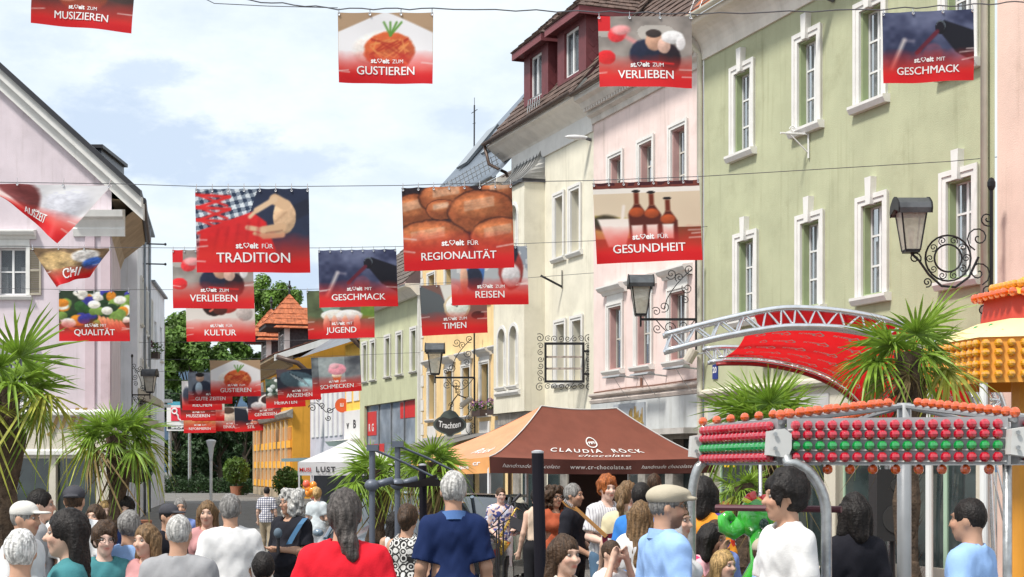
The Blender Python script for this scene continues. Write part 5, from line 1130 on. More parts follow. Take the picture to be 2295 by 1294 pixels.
for sx in (-1, 1):
    for sz in (-1, 1): scroll_tube(m, (sx * (h_ + .12), 0, sz * (h_ + .12)), .12, 1.5, sx, .011, sz)
tag(m.build('scrollwork', IRON, t), kind='stuff')
for zz in (-.3, .3): MB().box(h_, h_ + .3, -.025, .025, zz - .025, zz + .025).build('wall_arm', IRON, t)
d = 66; p0 = px(767, 909, d); t = thing('hanging_sign', 'round orange disc sign with a small fork mark, on scrolled ironwork', 'sign', p0); r_ = 16 * d / F
MB().tube([(0, -.06, 0), (0, .06, 0)], r_, 24).build('sign_disc', M('orange_disc', lin((214, 92, 44)), .5), t)
l = MB()
for k in range(3): l.box(-.08 + k * .06, -.055 + k * .06, -.075, -.062, -.02, .1)
l.box(-.08, .065, -.075, -.062, -.05, -.02); l.build('fork_mark', INK, t)
MB().tube([(.2, .0, 0), (.75, 0, -.02)], .03, 6).build('wall_arm', STEEL, t)
m = MB()
for (a, b, r, fl) in ((-.55, -.2, .16, 1), (-.9, .0, .14, -1), (-1.3, -.12, .18, 1), (-.6, -.55, .13, -1), (-1.0, .3, .14, 1)): scroll_tube(m, (a, 0, b), r, 1.5, a * 5, .02, fl)
m.tube([(-.3, 0, -.1), (-.7, 0, -.3), (-1.1, 0, .1), (-1.4, 0, .1)], .02, 5); tag(m.build('scrollwork', IRON, t), kind='stuff')
d = 92; p0 = px(402, 972, d); t = thing('shop_sign', 'red pylon sign with a white Q-shaped ribbon and SHOP beneath', 'sign', (p0.x, d, ground_z(0, d))); zz = p0.z - ground_z(0, d)
kx = d / F; MB().box(-28 * kx, 30 * kx, -.05, .3, 6 * kx + zz, 63 * kx + zz).build('sign_box', PVC, t)
MB().box(-18 * kx, 26 * kx, -.08, -.051, 28 * kx + zz, 58 * kx + zz).build('sign_field', M('sign_red', lin((216, 40, 62)), .4), t)
l = MB(); l.tube([(-10 * kx + 5.5 * kx * math.cos(a), -.1, zz + (50 * kx) + 5.5 * kx * math.sin(a)) for a in [k * math.pi / 8 for k in range(16)]], 1.8 * kx, 5, closed=True); l.tube([(-6 * kx, -.1, zz + 45 * kx), (-2 * kx, -.1, zz + 40 * kx), (-1 * kx, -.1, zz + 33 * kx), (4 * kx, -.1, zz + 29 * kx), (12 * kx, -.1, zz + 28.5 * kx)], 1.8 * kx, 6); l.build('ribbon', PVC, t)
MB().box(-26 * kx, 24 * kx, -.07, -.051, 10 * kx + zz, 18 * kx + zz).build('name_field', DARKM, t); l = MB(); letters(l, 'SHOP', lambda x, y: (x, -.09, y), -18 * kx, 11.5 * kx + zz, w=28 * kx, h=5.5 * kx, bold=.05); l.build('lettering', PVC, t)
for sx in (-22, 22): MB().tube([(sx * kx, .12, -.2), (sx * kx, .12, 6 * kx + zz)], .1, 8).build('post', STEEL, t)
MB().box(-30 * kx, 6 * kx, .35, 1.2, 63 * kx + zz, 72 * kx + zz).build('top_box', M('teal_box', (.05, .25, .33), .5), t)
d = 62; gz = ground_z(0, d); p0 = px(473, 1200, d); t = thing('street_lamp', 'slim white street lamp with a flared cone head before the dark trees', 'street lamp', (p0.x, d, gz)); zz = pzz(988, d) - gz
MB().tube([(0, 0, 0), (0, 0, zz - .6)], .06, 10).build('pole', PVC, t); MB().lathe([(.05, zz - .95), (.07, zz - .7), (.12, zz - .3), (.2, zz - .04), (.21, zz), (.12, zz + .04), (.0, zz + .05)], 16).build('lamp_head', M('lamp_head_white', (.7, .72, .74), .25), t, smooth=True)
# ------------------------------------------------------------------ trees and shrubs
BARK = M('tree_bark', (.09, .07, .05), .9, var=.3, vs_=8, bump=.5, bs=20)
def tree(x, y, rx, rz, Z, label, mat, seed, n=9000, leaf=.2, trunk=True, clumps=26, group='trees at the end of the street', back=1.0):
    r = random.Random(seed); c = px(x, y, Z); gz = ground_z(0, Z); t = thing('tree', label, 'tree', (c.x, Z, gz), 0, group); k = Z / F; RX, RZ = rx * k, rz * k; cz = c.z - gz
    cl = []
    for _ in range(clumps):
        while True:
            p = Vector((r.uniform(-1, 1), r.uniform(-1, 1), r.uniform(-1, 1)))
            if .25 < p.length < 1: break
        cl.append((Vector((p.x * RX, p.y * RX * back, cz + p.z * RZ)), r.uniform(.24, .42) * min(RX, RZ)))
    m = MB(); vs = []; fs = []
    for i in range(n):
        q, rad = cl[r.randrange(len(cl))]; d_ = Vector((r.gauss(0, 1), r.gauss(0, 1), r.gauss(0, 1))).normalized(); p = q + d_ * rad * (r.random() ** .45)
        nrm = (d_ + Vector((0, 0, .6)) + Vector((r.gauss(0, .5), r.gauss(0, .5), r.gauss(0, .5)))).normalized(); a = nrm.orthogonal().normalized(); a = Matrix.Rotation(r.uniform(0, 6.28), 3, nrm) @ a; b = nrm.cross(a); s = leaf * r.uniform(.6, 1.3); o = len(vs)
        vs += [p - a * s * .6, p + b * s * .32, p + a * s * .6 - nrm * s * .15, p - b * s * .32]; fs.append((o, o + 1, o + 2, o + 3))
    m.add(vs, fs); tag(m.build('crown', mat, t), kind='stuff')
    tk = MB(); tr = max(.14, RX * .07); top = cz + RZ * .3; tk.tube([(0, 0, -.1), (.1, 0, cz * .35), (-.05, .1, cz * .8), (0, 0, top)], [tr * 1.25, tr, tr * .7, tr * .25], 9)
    for q, rad in cl[:10]: tk.tube([(0, 0, max(.4, q.z * .55)), (q.x * .45, q.y * .45, q.z * .8), q], [tr * .45, tr * .28, tr * .08], 6)
    tk.build('trunk', BARK, t); return t
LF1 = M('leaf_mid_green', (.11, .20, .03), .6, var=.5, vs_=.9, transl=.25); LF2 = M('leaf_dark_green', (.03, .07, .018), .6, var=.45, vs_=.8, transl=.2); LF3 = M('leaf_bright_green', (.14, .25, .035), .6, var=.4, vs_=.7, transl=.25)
tree(612, 690, 62, 78, 150, 'tall bright green tree rising behind the turret dormers', LF3, 101, 9000, .34)
tree(430, 800, 85, 95, 108, 'broad mid green tree behind the KULTUR and GUSTIEREN banners', LF1, 102, 18000, .3)
tree(520, 800, 66, 110, 116, 'mid green tree beside the orange house roof', LF1, 103, 16000, .3)
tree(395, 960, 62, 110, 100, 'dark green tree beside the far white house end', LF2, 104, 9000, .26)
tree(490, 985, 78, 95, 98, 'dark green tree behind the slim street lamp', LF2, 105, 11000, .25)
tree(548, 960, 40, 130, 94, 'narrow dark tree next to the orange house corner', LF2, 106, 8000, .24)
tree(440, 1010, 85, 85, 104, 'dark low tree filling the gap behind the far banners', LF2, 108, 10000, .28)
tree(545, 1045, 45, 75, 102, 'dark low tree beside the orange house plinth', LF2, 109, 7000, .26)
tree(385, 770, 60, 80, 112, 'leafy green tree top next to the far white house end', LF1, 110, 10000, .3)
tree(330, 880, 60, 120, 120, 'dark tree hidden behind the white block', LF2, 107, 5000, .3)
def shrub(x, y, r_px, Z, label, mat, seed, n=1800):
    c = px(x, y, Z); gz = ground_z(0, Z); t = thing('shrub', label, 'shrub', (c.x, Z, gz), 0, None); R = r_px * Z / F; cz = c.z - gz
    leaf_cloud(n, (0, 0, cz), R, R * .13, seed, (1, 1, 1.05)).build('foliage', mat, t); MB().tube([(0, 0, 0), (0, 0, cz)], .05, 7).build('stem', BARK, t)
    if cz - R > .25: MB().lathe([(.3, 0), (.36, .5), (.33, .5), (.31, .42)], 16).build('pot', M('terracotta', (.34, .14, .08), .8), t)
shrub(645, 1082, 34, 62, 'round clipped shrub in front of the orange house', LF1, 120)
shrub(530, 1055, 30, 84, 'bushy shrub at the foot of the dark trees', LF1, 121)
shrub(545, 1098, 14, 84, 'low hedge ball at the foot of the orange house', LF2, 122, 900)
shrub(310, 1050, 34, 40, 'leafy shrub beside the potted palm by the rose house', LF2, 123)

for q in range(9): shrub(372 + q * 24, 1086 + (q % 3) * 4, 20 + (q % 2) * 4, 92, 'dark hedge bush in the %s place from the pylon sign towards the orange house' % ('first second third fourth fifth sixth seventh eighth ninth'.split()[q]), LF2, 130 + q, 700)
# ------------------------------------------------------------------ fan palms in tubs
PALM = M('palm_leaf', (.21, .33, .04), .42, var=.4, vs_=5, spec=.4, transl=.3); PALMY = M('palm_leaf_yellowing', (.38, .39, .06), .45, var=.35, vs_=5, transl=.3); FIB = M('palm_fibre', (.085, .055, .035), .95, var=.4, vs_=10, bump=.8, bs=40)
def frond_mesh(seed, mat, droop):
    r = random.Random(seed); m = MB(); Lp = .42; n = 26
    m.tube([(0, 0, 0), (Lp * .5, 0, .03), (Lp, 0, 0)], [.014, .010, .007], 5)
    for i in range(n):
        a = math.radians(-128 + 256 * i / (n - 1)); L = .62 * (1 - .25 * (abs(a) / 2.3) ** 2) * r.uniform(.92, 1.06); ca, sa = math.cos(a), math.sin(a); w = .021
        dr = droop * r.choice((.4, .8, 1., 1.3, 2.4)) * r.uniform(.7, 1.3); rows = []
        if r.random() < .08: continue
        for t in (0, .35, .7, 1.0):
            R = L * t; z = -dr * t * t * L * (.6 + .5 * abs(sa)); wd_ = w * (1 if t < .4 else (.75 if t < .8 else .06)) * (.45 if t == 0 else 1); cx, cy = Lp + R * ca, R * sa
            rows.append(((cx - wd_ * sa, cy + wd_ * ca, z), (cx, cy, z - wd_ * .8), (cx + wd_ * sa, cy - wd_ * ca, z)))
        o = len(m.v)
        for q in rows: m.v += list(q)
        for k in range(3):
            b = o + 3 * k; m.f += [(b, b + 1, b + 4, b + 3), (b + 1, b + 2, b + 5, b + 4)]
    return m.mesh('frond', mat)
FR = [frond_mesh(1, PALM, .25), frond_mesh(2, PALM, .6), frond_mesh(3, PALMY, 1.0), frond_mesh(4, M('palm_leaf_dry', (.22, .15, .06), .7, var=.3), 1.6), frond_mesh(5, PALM, .35), frond_mesh(6, PALM, .9)]
def palm(x, y, Z, R_px, label, seed, n=22, up=.5, ysh=.0):
    """crown centre at photo px"""
    r = random.Random(seed); c = px(x, y, Z); gz = ground_z(0, Z); t = thing('palm_tree', label, 'palm', (c.x, Z, gz), 0, 'fan palms in tubs'); h = c.z - gz; s = (R_px * Z / F) / .95
    m = MB(); k = 10; pts = [(.02 * math.sin(i), .02 * math.cos(i * 1.7), .42 + (h - .36) * i / k) for i in range(k + 1)]; m.tube(pts, [(.085 + .02 * ((i * 7) % 3)) * (1.15 if i > 7 else 1) for i in range(k + 1)], 12)
    rr = random.Random(seed + 1)
    for i in range(130):
        a = rr.uniform(0, 6.28); z = rr.uniform(.5, h - .02); q = .095; m.add([(q * math.cos(a - .12), q * math.sin(a - .12), z), (q * math.cos(a + .12), q * math.sin(a + .12), z), ((q + .05) * math.cos(a), (q + .05) * math.sin(a), z + .09)], [(0, 1, 2)])
    m.build('trunk', FIB, t); MB().lathe([(.24, 0), (.3, .45), (.27, .45), (.25, .4), (.0, .4)], 18).build('tub', M('dark_tub', (.05, .045, .04), .7), t)
    for i in range(n):
        az = i * 2.399 + r.uniform(-.3, .3); q = i / (n - 1); el = math.radians(78 - 112 * q + r.uniform(-8, 8)) * (.9 if up else 1)
        fm = FR[3] if (q > .9 and r.random() < .6) else FR[2] if (q > .72 and r.random() < .6) else FR[r.choice((0, 4)) if q < .5 else r.choice((1, 5))]
        o = place('frond', fm, t, (.03 * math.cos(az), .03 * math.sin(az), h - .02), (r.uniform(-.5, .5), -el, az)); sc = s * r.uniform(.72, 1.18); o.scale = (sc, sc, sc)
    return t
palm(846, 1068, 17.2, 96, 'fan palm in front of the white market tent', 201, 18)
palm(968, 1050, 16.2, 96, 'fan palm beside the brown tent, behind the navy polo man', 202, 19)
palm(18, 880, 13.5, 170, 'tall fan palm by the rose gabled house', 203, 18)
palm(262, 985, 17.0, 105, 'fan palm with fibrous trunk before the script shop sign', 204, 22)
palm(1722, 962, 15.0, 140, 'fan palm standing behind the lamp-bulb rail', 205, 22)
palm(2036, 806, 13.2, 158, 'tall fan palm in front of the red arched stage roof', 206, 17)
palm(1672, 1100, 13.6, 80, 'low fan palm by the shop window under the bulb rail', 207, 14)

# ------------------------------------------------------------------ brown chocolate tent
BRN = M('brown_canvas', lin((136, 78, 63)), .8, var=.08, vs_=2.5, bump=.15, bs=70, transl=.2); TAN = M('tan_canvas', lin((206, 142, 106)), .8, var=.08, vs_=2.5); TENTW = M('tent_white_frame', (.68, .68, .68), .4)
FL = Vector((pxx(1097, 28.2), 28.2, 0)); FRt = Vector((pxx(1600, 31.4), 31.4, 0)); e_ = (FRt - FL); TL_ = e_.length; ang = math.atan2(e_.y, e_.x); TD = 2.8
t = thing('market_tent', 'brown and tan pavilion tent printed with chocolate maker lettering', 'tent', FL, ang)
zv0, zv1, zr = 1.93, 2.23, 3.27; R1, R2 = (2.2, TD / 2), (4.15, TD / 2)
def slope(a, b, c, d, u, v):
    """eave a-b, ridge d-c, concave hang"""
    ex = a[0] + (b[0] - a[0]) * u; ey = a[1] + (b[1] - a[1]) * u; rx_ = d[0] + (c[0] - d[0]) * u; ry = d[1] + (c[1] - d[1]) * u; w = v
    return Vector((ex + (rx_ - ex) * w, ey + (ry - ey) * w, zv1 + (zr - zv1) * (w ** 1.38) + .012 * math.sin(u * 23 + v * 5) * (1 - abs(2 * v - 1)) - .05 * math.sin(math.pi * u) * (1 - v) - (.05 * math.sin(math.pi * u) * v)))
def face(a, b, c, d, mat, name):
    m = MB(); m.grid(lambda u, v: slope(a, b, c, d, u, v), 30, 16); return m.build(name, mat, t, smooth=True)
c00, c10, c11, c01 = (0, 0), (TL_, 0), (TL_, TD), (0, TD)
fr_ = face(c00, c10, R2, R1, BRN, 'roof_panel'); face(c01, c00, R1, R1, TAN, 'roof_panel'); face(c10, c11, R2, R2, BRN, 'roof_panel'); face(c11, c01, R1, R2, TAN, 'roof_panel')
def val(a, b, out):
    def f(u, v): x = a[0] + (b[0] - a[0]) * u; y = a[1] + (b[1] - a[1]) * u; sg = .05 * math.sin(math.pi * u); w = .02 * math.sin(u * 29 + 1) * (1 - v); return Vector((x + out[0] * (w + .006), y + out[1] * (w + .006), (zv0 - sg * .6) * (1 - v) + (zv1 - sg) * v))
    return f
vf = val(c00, c10, (0, -1)); vl = val(c01, c00, (-1, 0)); vr = val(c10, c11, (1, 0))
v1_ = MB().grid(vf, 50, 5).build('valance', M('brown_valance', lin((96, 54, 48)), .8, var=.08), t, smooth=True); v2_ = MB().grid(vl, 30, 5).build('valance', M('tan_valance', lin((222, 158, 96)), .8, var=.08), t, smooth=True); MB().grid(vr, 30, 5).build('valance', M('brown_valance', lin((96, 54, 48)), .8), t, smooth=True)
def onf(x, y):
    s = slope(c00, c10, R2, R1, max(0, min(1, x)), max(0, min(1, y))); return s + Vector((0, -.012, .012))
def onv(x, y): return vf(max(0, min(1, x)), max(0, min(1, y))) + Vector((0, -.008, 0))
l = MB(); letters(l, 'CLAUDIA  RÖCK', onf, .235, .23, w=.50, h=.085, bold=.012, spacing=1.35); letters(l, 'chocolate', onf, .375, .115, w=.26, h=.075, shear=.45, bold=-.004)
for q, (rr_) in enumerate((1, .72)):
    pass
def ring(m, cx, cy, rx_, ry_, th, a0=0, a1=2 * math.pi, n=24):
    vs = []; fs = []
    for i in range(n + 1):
        a = a0 + (a1 - a0) * i / n; vs += [onf(cx + rx_ * math.cos(a), cy + ry_ * math.sin(a)), onf(cx + (rx_ - th) * math.cos(a), cy + (ry_ - th * ry_ / rx_) * math.sin(a))]
        if i: fs.append((2 * i - 2, 2 * i, 2 * i + 1, 2 * i - 1))
    m.add(vs, fs)
ring(l, .475, .44, .034, .1, .006)
for sx in (-.012, 0, .012): ring(l, .475 + sx, .40, .018, .06, .004, .2, math.pi - .2)
l.build('lettering', INK, fr_)
l = MB(); letters(l, 'handmade chocolate', onv, .05, .38, w=.24, h=.26, shear=.4, bold=-.002); letters(l, 'www.cr-chocolate.at', onv, .335, .36, w=.27, h=.3, bold=.012, spacing=1.15); letters(l, 'handmade chocolate', onv, .65, .38, w=.24, h=.26, shear=.4, bold=-.002); l.build('lettering', INK, v1_)
def onl(x, y): return vl(max(0, min(1, x)), max(0, min(1, y))) + Vector((-.008, 0, 0))
l = MB(); letters(l, 'chocolate', onl, .45, .35, w=.3, h=.25, bold=.02); letters(l, 'cr', onl, .8, .55, w=.1, h=.3, bold=.02); l.build('lettering', INK, v2_)
def oll(x, y): return slope(c01, c00, R1, R1, max(0, min(1, x)), max(0, min(1, y))) + Vector((-.012, 0, .012))
l = MB(); letters(l, 'Röck', oll, .55, .2, w=.3, h=.12, shear=.4); l.build('lettering', INK, t)
for (a, b) in ((c00, R1), (c10, R2)):
    MB().tube([slope(c00, c10, R2, R1, 0 if a == c00 else 1, k / 10) + Vector((0, -.004, .008)) for k in range(11)], .012, 5).build('piping', TENTW, t)
MB().tube([slope(c00, c10, R2, R1, k / 10, 1) + Vector((0, 0, .01)) for k in range(11)], .012, 5).build('piping', TENTW, t)
for (x_, y_) in (c00, c10, c11, c01, (TL_ / 2, TD)): MB().box(x_ - .025 + (.03 if x_ == 0 else -.03 if x_ == TL_ else 0), x_ + .025 + (.03 if x_ == 0 else -.03 if x_ == TL_ else 0), abs(y_ - .05) - .025 if y_ else .03, (abs(y_ - .05) + .025) if y_ else .08, ground_z(0, 28), 2.2).build('leg', TENTW, t)
MB().box(3.9, TL_ - .1, TD - .1, TD - .06, .05, 2.1).build('back_curtain', M('dark_back_curtain', (.05, .03, .028), .9), t)
# ---- white market tent
d = 46; t = thing('market_tent', 'white peaked market tent with black LUST lettering on its valance', 'tent', (pxx(668, d), d, ground_z(0, d)), 0); S = 3.0; g0 = ground_z(0, d)
WCAN = M('white_canvas', (.78, .78, .80), .8, var=.04, transl=.3); ztop = pzz(984, d) - g0; e0, e1 = pzz(1066, d) - g0, pzz(1036, d) - g0
for k, (a, b) in enumerate((((0, 0), (S, 0)), ((S, 0), (S, S)), ((S, S), (0, S)), ((0, S), (0, 0)))):
    m = MB(); m.grid(lambda u, v: ((a[0] + (b[0] - a[0]) * u) * (1 - v) + S / 2 * v * .92 + .0, (a[1] + (b[1] - a[1]) * u) * (1 - v) + S / 2 * v, e1 + (ztop - e1) * v ** 1.12), 8, 10); m.build('roof_panel', WCAN, t, smooth=True)
    nx_, ny = (b[1] - a[1]) / S, -(b[0] - a[0]) / S
    q = MB().grid(lambda u, v: (a[0] + (b[0] - a[0]) * u + nx_ * .01 * math.sin(u * 20), a[1] + (b[1] - a[1]) * u + ny * .01 * math.sin(u * 20), e0 + (e1 - e0) * v), 20, 2).build('valance', WCAN, t)
    if k == 0:
        l = MB(); letters(l, 'LUST', lambda x, y: (x, -.03, y), .55, e0 + .1, h=.17, bold=.03, spacing=1.2); l.build('lettering', DARKM, q); l = MB(); letters(l, 'st.veit', lambda x, y: (x, -.03, y), 2.1, e0 + .1, h=.17, bold=.02); letters(l, 'MUSI', lambda x, y: (x, -.03, y), .05, e0 + .12, h=.12, bold=.02); l.build('red_lettering', REDP, q)
for (x_, y_) in ((.03, .03), (S - .03, .03), (S - .03, S - .03), (.03, S - .03)): MB().box(x_ - .025, x_ + .025, y_ - .025, y_ + .025, 0, e1).build('leg', TENTW, t)
MB().box(.1, S - .1, S - .12, S - .1, .1, e0).build('back_curtain', M('grey_back_curtain', (.10, .11, .13), .9), t)
# ---- balloons
t = thing('balloon_cluster', 'cluster of orange and salmon balloons at the white tent', 'balloons', px(700, 1130, 44.5)); rr = random.Random(4); k = 44.5 / F
BAL = [M('balloon_orange', lin((244, 150, 50)), .25, coat=.4), M('balloon_salmon', lin((240, 110, 84)), .25, coat=.4), M('balloon_yellow', lin((246, 190, 90)), .25, coat=.4)]
for i, (x, y, q) in enumerate(((687, 1085, 1), (703, 1088, 0), (691, 1096, 0), (700, 1100, 0), (706, 1097, 2), (690, 1106, 0), (703, 1113, 1), (698, 1108, 2), (712, 1104, 2))):
    MB().ball(((x - 700) * k, rr.uniform(-.1, .1), (1130 - y) * k), 8.2 * k, 14, 10, (1, 1, 1.12)).build('balloon', BAL[q], t, smooth=True)
MB().tube([(0, 0, -.9), (.02, 0, .3)], .012, 5).build('stick', TENTW, t)

# ------------------------------------------------------------------ arched truss stage roof with red sheet
dn, df = 20.0, 26.4; t = thing('stage_roof', 'arched aluminium truss roof with red sheet printed with heart marks', 'stage roof', (pxx(1850, dn), dn, 0)); O = Vector(t.location)
near_top = [(1490, 750), (1600, 721), (1715, 696), (1790, 690), (1900, 699), (2010, 722), (2100, 756), (2180, 806), (2235, 870), (2262, 950)]; near_bot = [(1492, 787), (1610, 756), (1730, 735), (1800, 731), (1890, 735), (1990, 754), (2075, 785), (2145, 830), (2190, 885), (2214, 955)]
dz = (dn / df)
def smooth_path(P, n=40):
    P = np.array(P, float); out = []; m_ = len(P)
    for i in range(n + 1):
        t_ = i / n * (m_ - 1); k = min(m_ - 2, int(t_)); f = t_ - k; p0 = P[max(0, k - 1)]; p1 = P[k]; p2 = P[k + 1]; p3 = P[min(m_ - 1, k + 2)]
        out.append(tuple(.5 * (2 * p1 + (p2 - p0) * f + (2 * p0 - 5 * p1 + 4 * p2 - p3) * f * f + (3 * p1 - p0 - 3 * p2 + p3) * f ** 3)))
    return out
NT = [px(x, y, dn) - O for x, y in smooth_path(near_top)]; NB = [px(x, y, dn) - O for x, y in smooth_path(near_bot)]
def down(P): q = P[-1]; return P + [Vector((q.x + .08, q.y, -O.z + 1.0)), Vector((q.x + .08, q.y, 0))]
NT, NB = down(NT), down(NB)
for base, tag_ in ((0., 0), (df - dn, 1)):
    i_s = 9 if tag_ else 0
    for off in (0, .26):
        for P in (NT[i_s:], NB[i_s:]): MB().tube([p + Vector((0, base + off, 0)) for p in P], .038, 10).build('truss_chord', ALU, t, smooth=True)
    for i in range(i_s, len(NT) - 2, 1):
        a, b = (NT[i], NB[i + 1]) if i % 2 else (NB[i], NT[i + 1])
        for off in (0, .26): MB().tube([a + Vector((0, base + off, 0)), b + Vector((0, base + off, 0))], .015, 6).build('truss_brace', ALU, t)
        if i % 2: MB().tube([NT[i] + Vector((0, base, 0)), NT[i + 1] + Vector((0, base + .26, 0))], .010, 5).build('truss_brace', ALU, t); MB().tube([NB[i] + Vector((0, base, 0)), NB[i + 1] + Vector((0, base + .26, 0))], .010, 5).build('truss_brace', ALU, t)
MB().tube([p + Vector((0, df - dn - .05, -.06)) for p in NB[10:]], .03, 8).build('edge_tube', M('maroon_tube', lin((150, 60, 60)), .4), t, smooth=True)
MB().tube([p + Vector((0, df - dn - .3, .05)) for p in NB[10:30]], .02, 8).build('edge_tube', ALU, t, smooth=True)
RED = M('red_stage_sheet', lin((224, 24, 32)), .6, var=.05, transl=.5)
i0, i1 = 7, 40
def sheet(u, v):
    ia = i0 + 4.5 * v; f = ia + (i1 - ia) * u; k = min(len(NB) - 2, int(f)); q = NB[k].lerp(NB[k + 1], f - k); return Vector((q.x, .3 + (df - dn - .35) * v, q.z + .05 - .05 * math.sin(v * math.pi)))
sh = MB().grid(sheet, 60, 12).build('roof_sheet', RED, t, smooth=True)
MB().grid(lambda u, v: NT[int(8 + 18 * u)].lerp(NB[int(8 + 18 * u)], .12 + .7 * v) + Vector((0, .2, 0)), 18, 3).build('fascia_sheet', RED, t)
l = MB(); l2 = MB()
def ons(x, y): return sheet(max(0, min(1, x)), max(0, min(1, y))) + Vector((0, 0, -.02))
for j in range(5):
    for i in range(7):
        u0 = .05 + i * .12 + (.05 if j % 2 else 0); v0 = .1 + j * .17
        heart_outline(l, lambda x, y: ons(u0 + (x * .5 + y * .06), v0 + y), 0, .05, .085, .35); letters(l, 'st.veit', ons, u0 + .05, v0 + .03, w=.055, h=.035, bold=.02)
l.build('lettering', INK, sh)

# ------------------------------------------------------------------ children's carousel with rows of coloured bulbs
cx_, cy_ = 2.73, 10.56; R_ = 1.41; t = thing('carousel', 'small carousel with rows of red and green bulb caps on bent steel posts', 'carousel', (cx_, cy_, 0)); a0 = math.atan2(9.6 - cy_, 1.70 - cx_)
def corner(k, r=R_): a = a0 + k * math.pi / 3; return Vector((r * math.cos(a), r * math.sin(a), 0))
def capm(name, col): return M(name, tuple(c * .72 for c in col), .08, var=.3, vs_=40, coat=1., spec=.9)
CAPS = dict(r=capm('red_cap', lin((214, 22, 52))), g=capm('green_cap', lin((20, 168, 78))), o=capm('orange_cap', lin((255, 104, 24))), y=capm('amber_cap', lin((252, 176, 40))))
def cap_mesh(c): return shared(('cap', c), lambda: MB().ball((0, 0, 0), .033, 8, 6, (1, 1, 1)).mesh('bulb_cap', CAPS[c]))
GREYP = M('grey_rim_board', (.33, .34, .35), .45, .2, var=.1)
rows_c = ((2.275, 'r'), (2.215, 'r'), (2.145, 'g'), (2.075, 'r'))
extra = MB()
for k in range(6):
    a, b = corner(k), corner(k + 1); dr = (b - a).normalized(); nr = Vector((dr.y, -dr.x, 0)); L = (b - a).length
    m = MB()
    P = lambda s, n, z: a + dr * s + nr * n + Vector((0, 0, z))
    def bx(m, s0, s1, n0, n1, z0, z1): m.add([P(s0, n0, z0), P(s1, n0, z0), P(s1, n1, z0), P(s0, n1, z0), P(s0, n0, z1), P(s1, n0, z1), P(s1, n1, z1), P(s0, n1, z1)], [(0, 3, 2, 1), (4, 5, 6, 7), (0, 1, 5, 4), (1, 2, 6, 5), (2, 3, 7, 6), (3, 0, 4, 7)])
    bx(m, .04, L - .04, -.05, 0, 2.03, 2.32); bd = m.build('rim_board', GREYP, t)
    n = 17; vis = k in (5, 0, 1)
    for (z, c) in rows_c:
        rail = MB(); bx(rail, .05, L - .05, .001, .012, z - .03, z - .022); rail.build('rim_rail', PVC, bd)
        for i in range(n):
            p = P(.1 + (L - .2) * i / (n - 1), .034, z)
            if vis: place('bulb_cap', cap_mesh(c), t, p)
    for i in range(13):
        p = corner(k).lerp(Vector((0, 0, 0)), i / 14) + Vector((0, 0, 2.345 + .13 * i / 14)); 
        if k in (0, 5, 1, 4): place('bulb_cap', cap_mesh('o'), t, p)
    MB().tube([corner(k) + Vector((0, 0, 2.3)), Vector((0, 0, 2.44))], .018, 6).build('spoke', GREYP, t)
    m = MB(); q = corner(k, R_ + .03); m.prism([(q.x - .07, 2.09), (q.x + .05, 2.07), (q.x + .075, 2.13), (q.x + .075, 2.22), (q.x + .03, 2.255), (q.x - .06, 2.24)], 'y', q.y - .08, q.y + .08); bk = m.build('corner_bracket', M('white_bracket', (.6, .6, .58), .45, var=.1), t)
    for zz in (2.13, 2.22): MB().tube([(q.x - .03, q.y - .1, zz), (q.x - .03, q.y - .09, zz)], .014, 6).build('bolt', STEEL, bk)
    for i in range(9):
        p = P(.15 + (L - .3) * i / 8, -.06, 2.0)
        if k == 0: place('bulb_cap', cap_mesh('o'), t, p)
for k, out in ((5, (-.09, .0)), (0, (.27, -.05))):      # bent pipe posts
    q = corner(k); zt_ = 2.1; ox_, oy_ = out
    pts = [(q.x + ox_ * .1, q.y + oy_ * .1 - .05, zt_)]
    for i in range(9):
        a = math.pi / 2 * i / 8; pts.append((q.x + ox_ * (.1 + .9 * math.sin(a)), q.y + oy_ - .05, zt_ - .06 - .34 * (1 - math.cos(a))))
    pts += [(q.x + ox_, q.y + oy_ - .05, 1.2), (q.x + ox_ * 1.0, q.y + oy_ - .05, 0)]
    MB().tube(pts, .034, 14).build('post', STEEL, t, smooth=True); MB().tube([(pts[0][0], pts[0][1], 2.05), (pts[0][0], pts[0][1], 2.22)], .03, 10).build('post_clamp', ZINC, t)
for k in (2, 3): q = corner(k); MB().tube([(q.x, q.y, 0), (q.x, q.y, 2.1)], .035, 12).build('post', STEEL, t, smooth=True)
MB().tube([(0, 0, .1), (0, 0, 2.46)], .05, 14).build('centre_column', GREYP, t, smooth=True); MB().lathe([(0, 0), (1.3, 0), (1.32, .05), (1.3, .12), (0, .12)], 30).build('platform', M('carousel_deck', (.25, .24, .24), .5, .3), t)
m = MB(); m.box(-.95, -.9, -.75, -.72, .9, 2.05); m.tube([(-1.35, -.3, 1.74), (-.6, -.75, 1.74)], .022, 8); m.build('grab_bar', M('maroon_grip', (.09, .02, .03), .5), t)
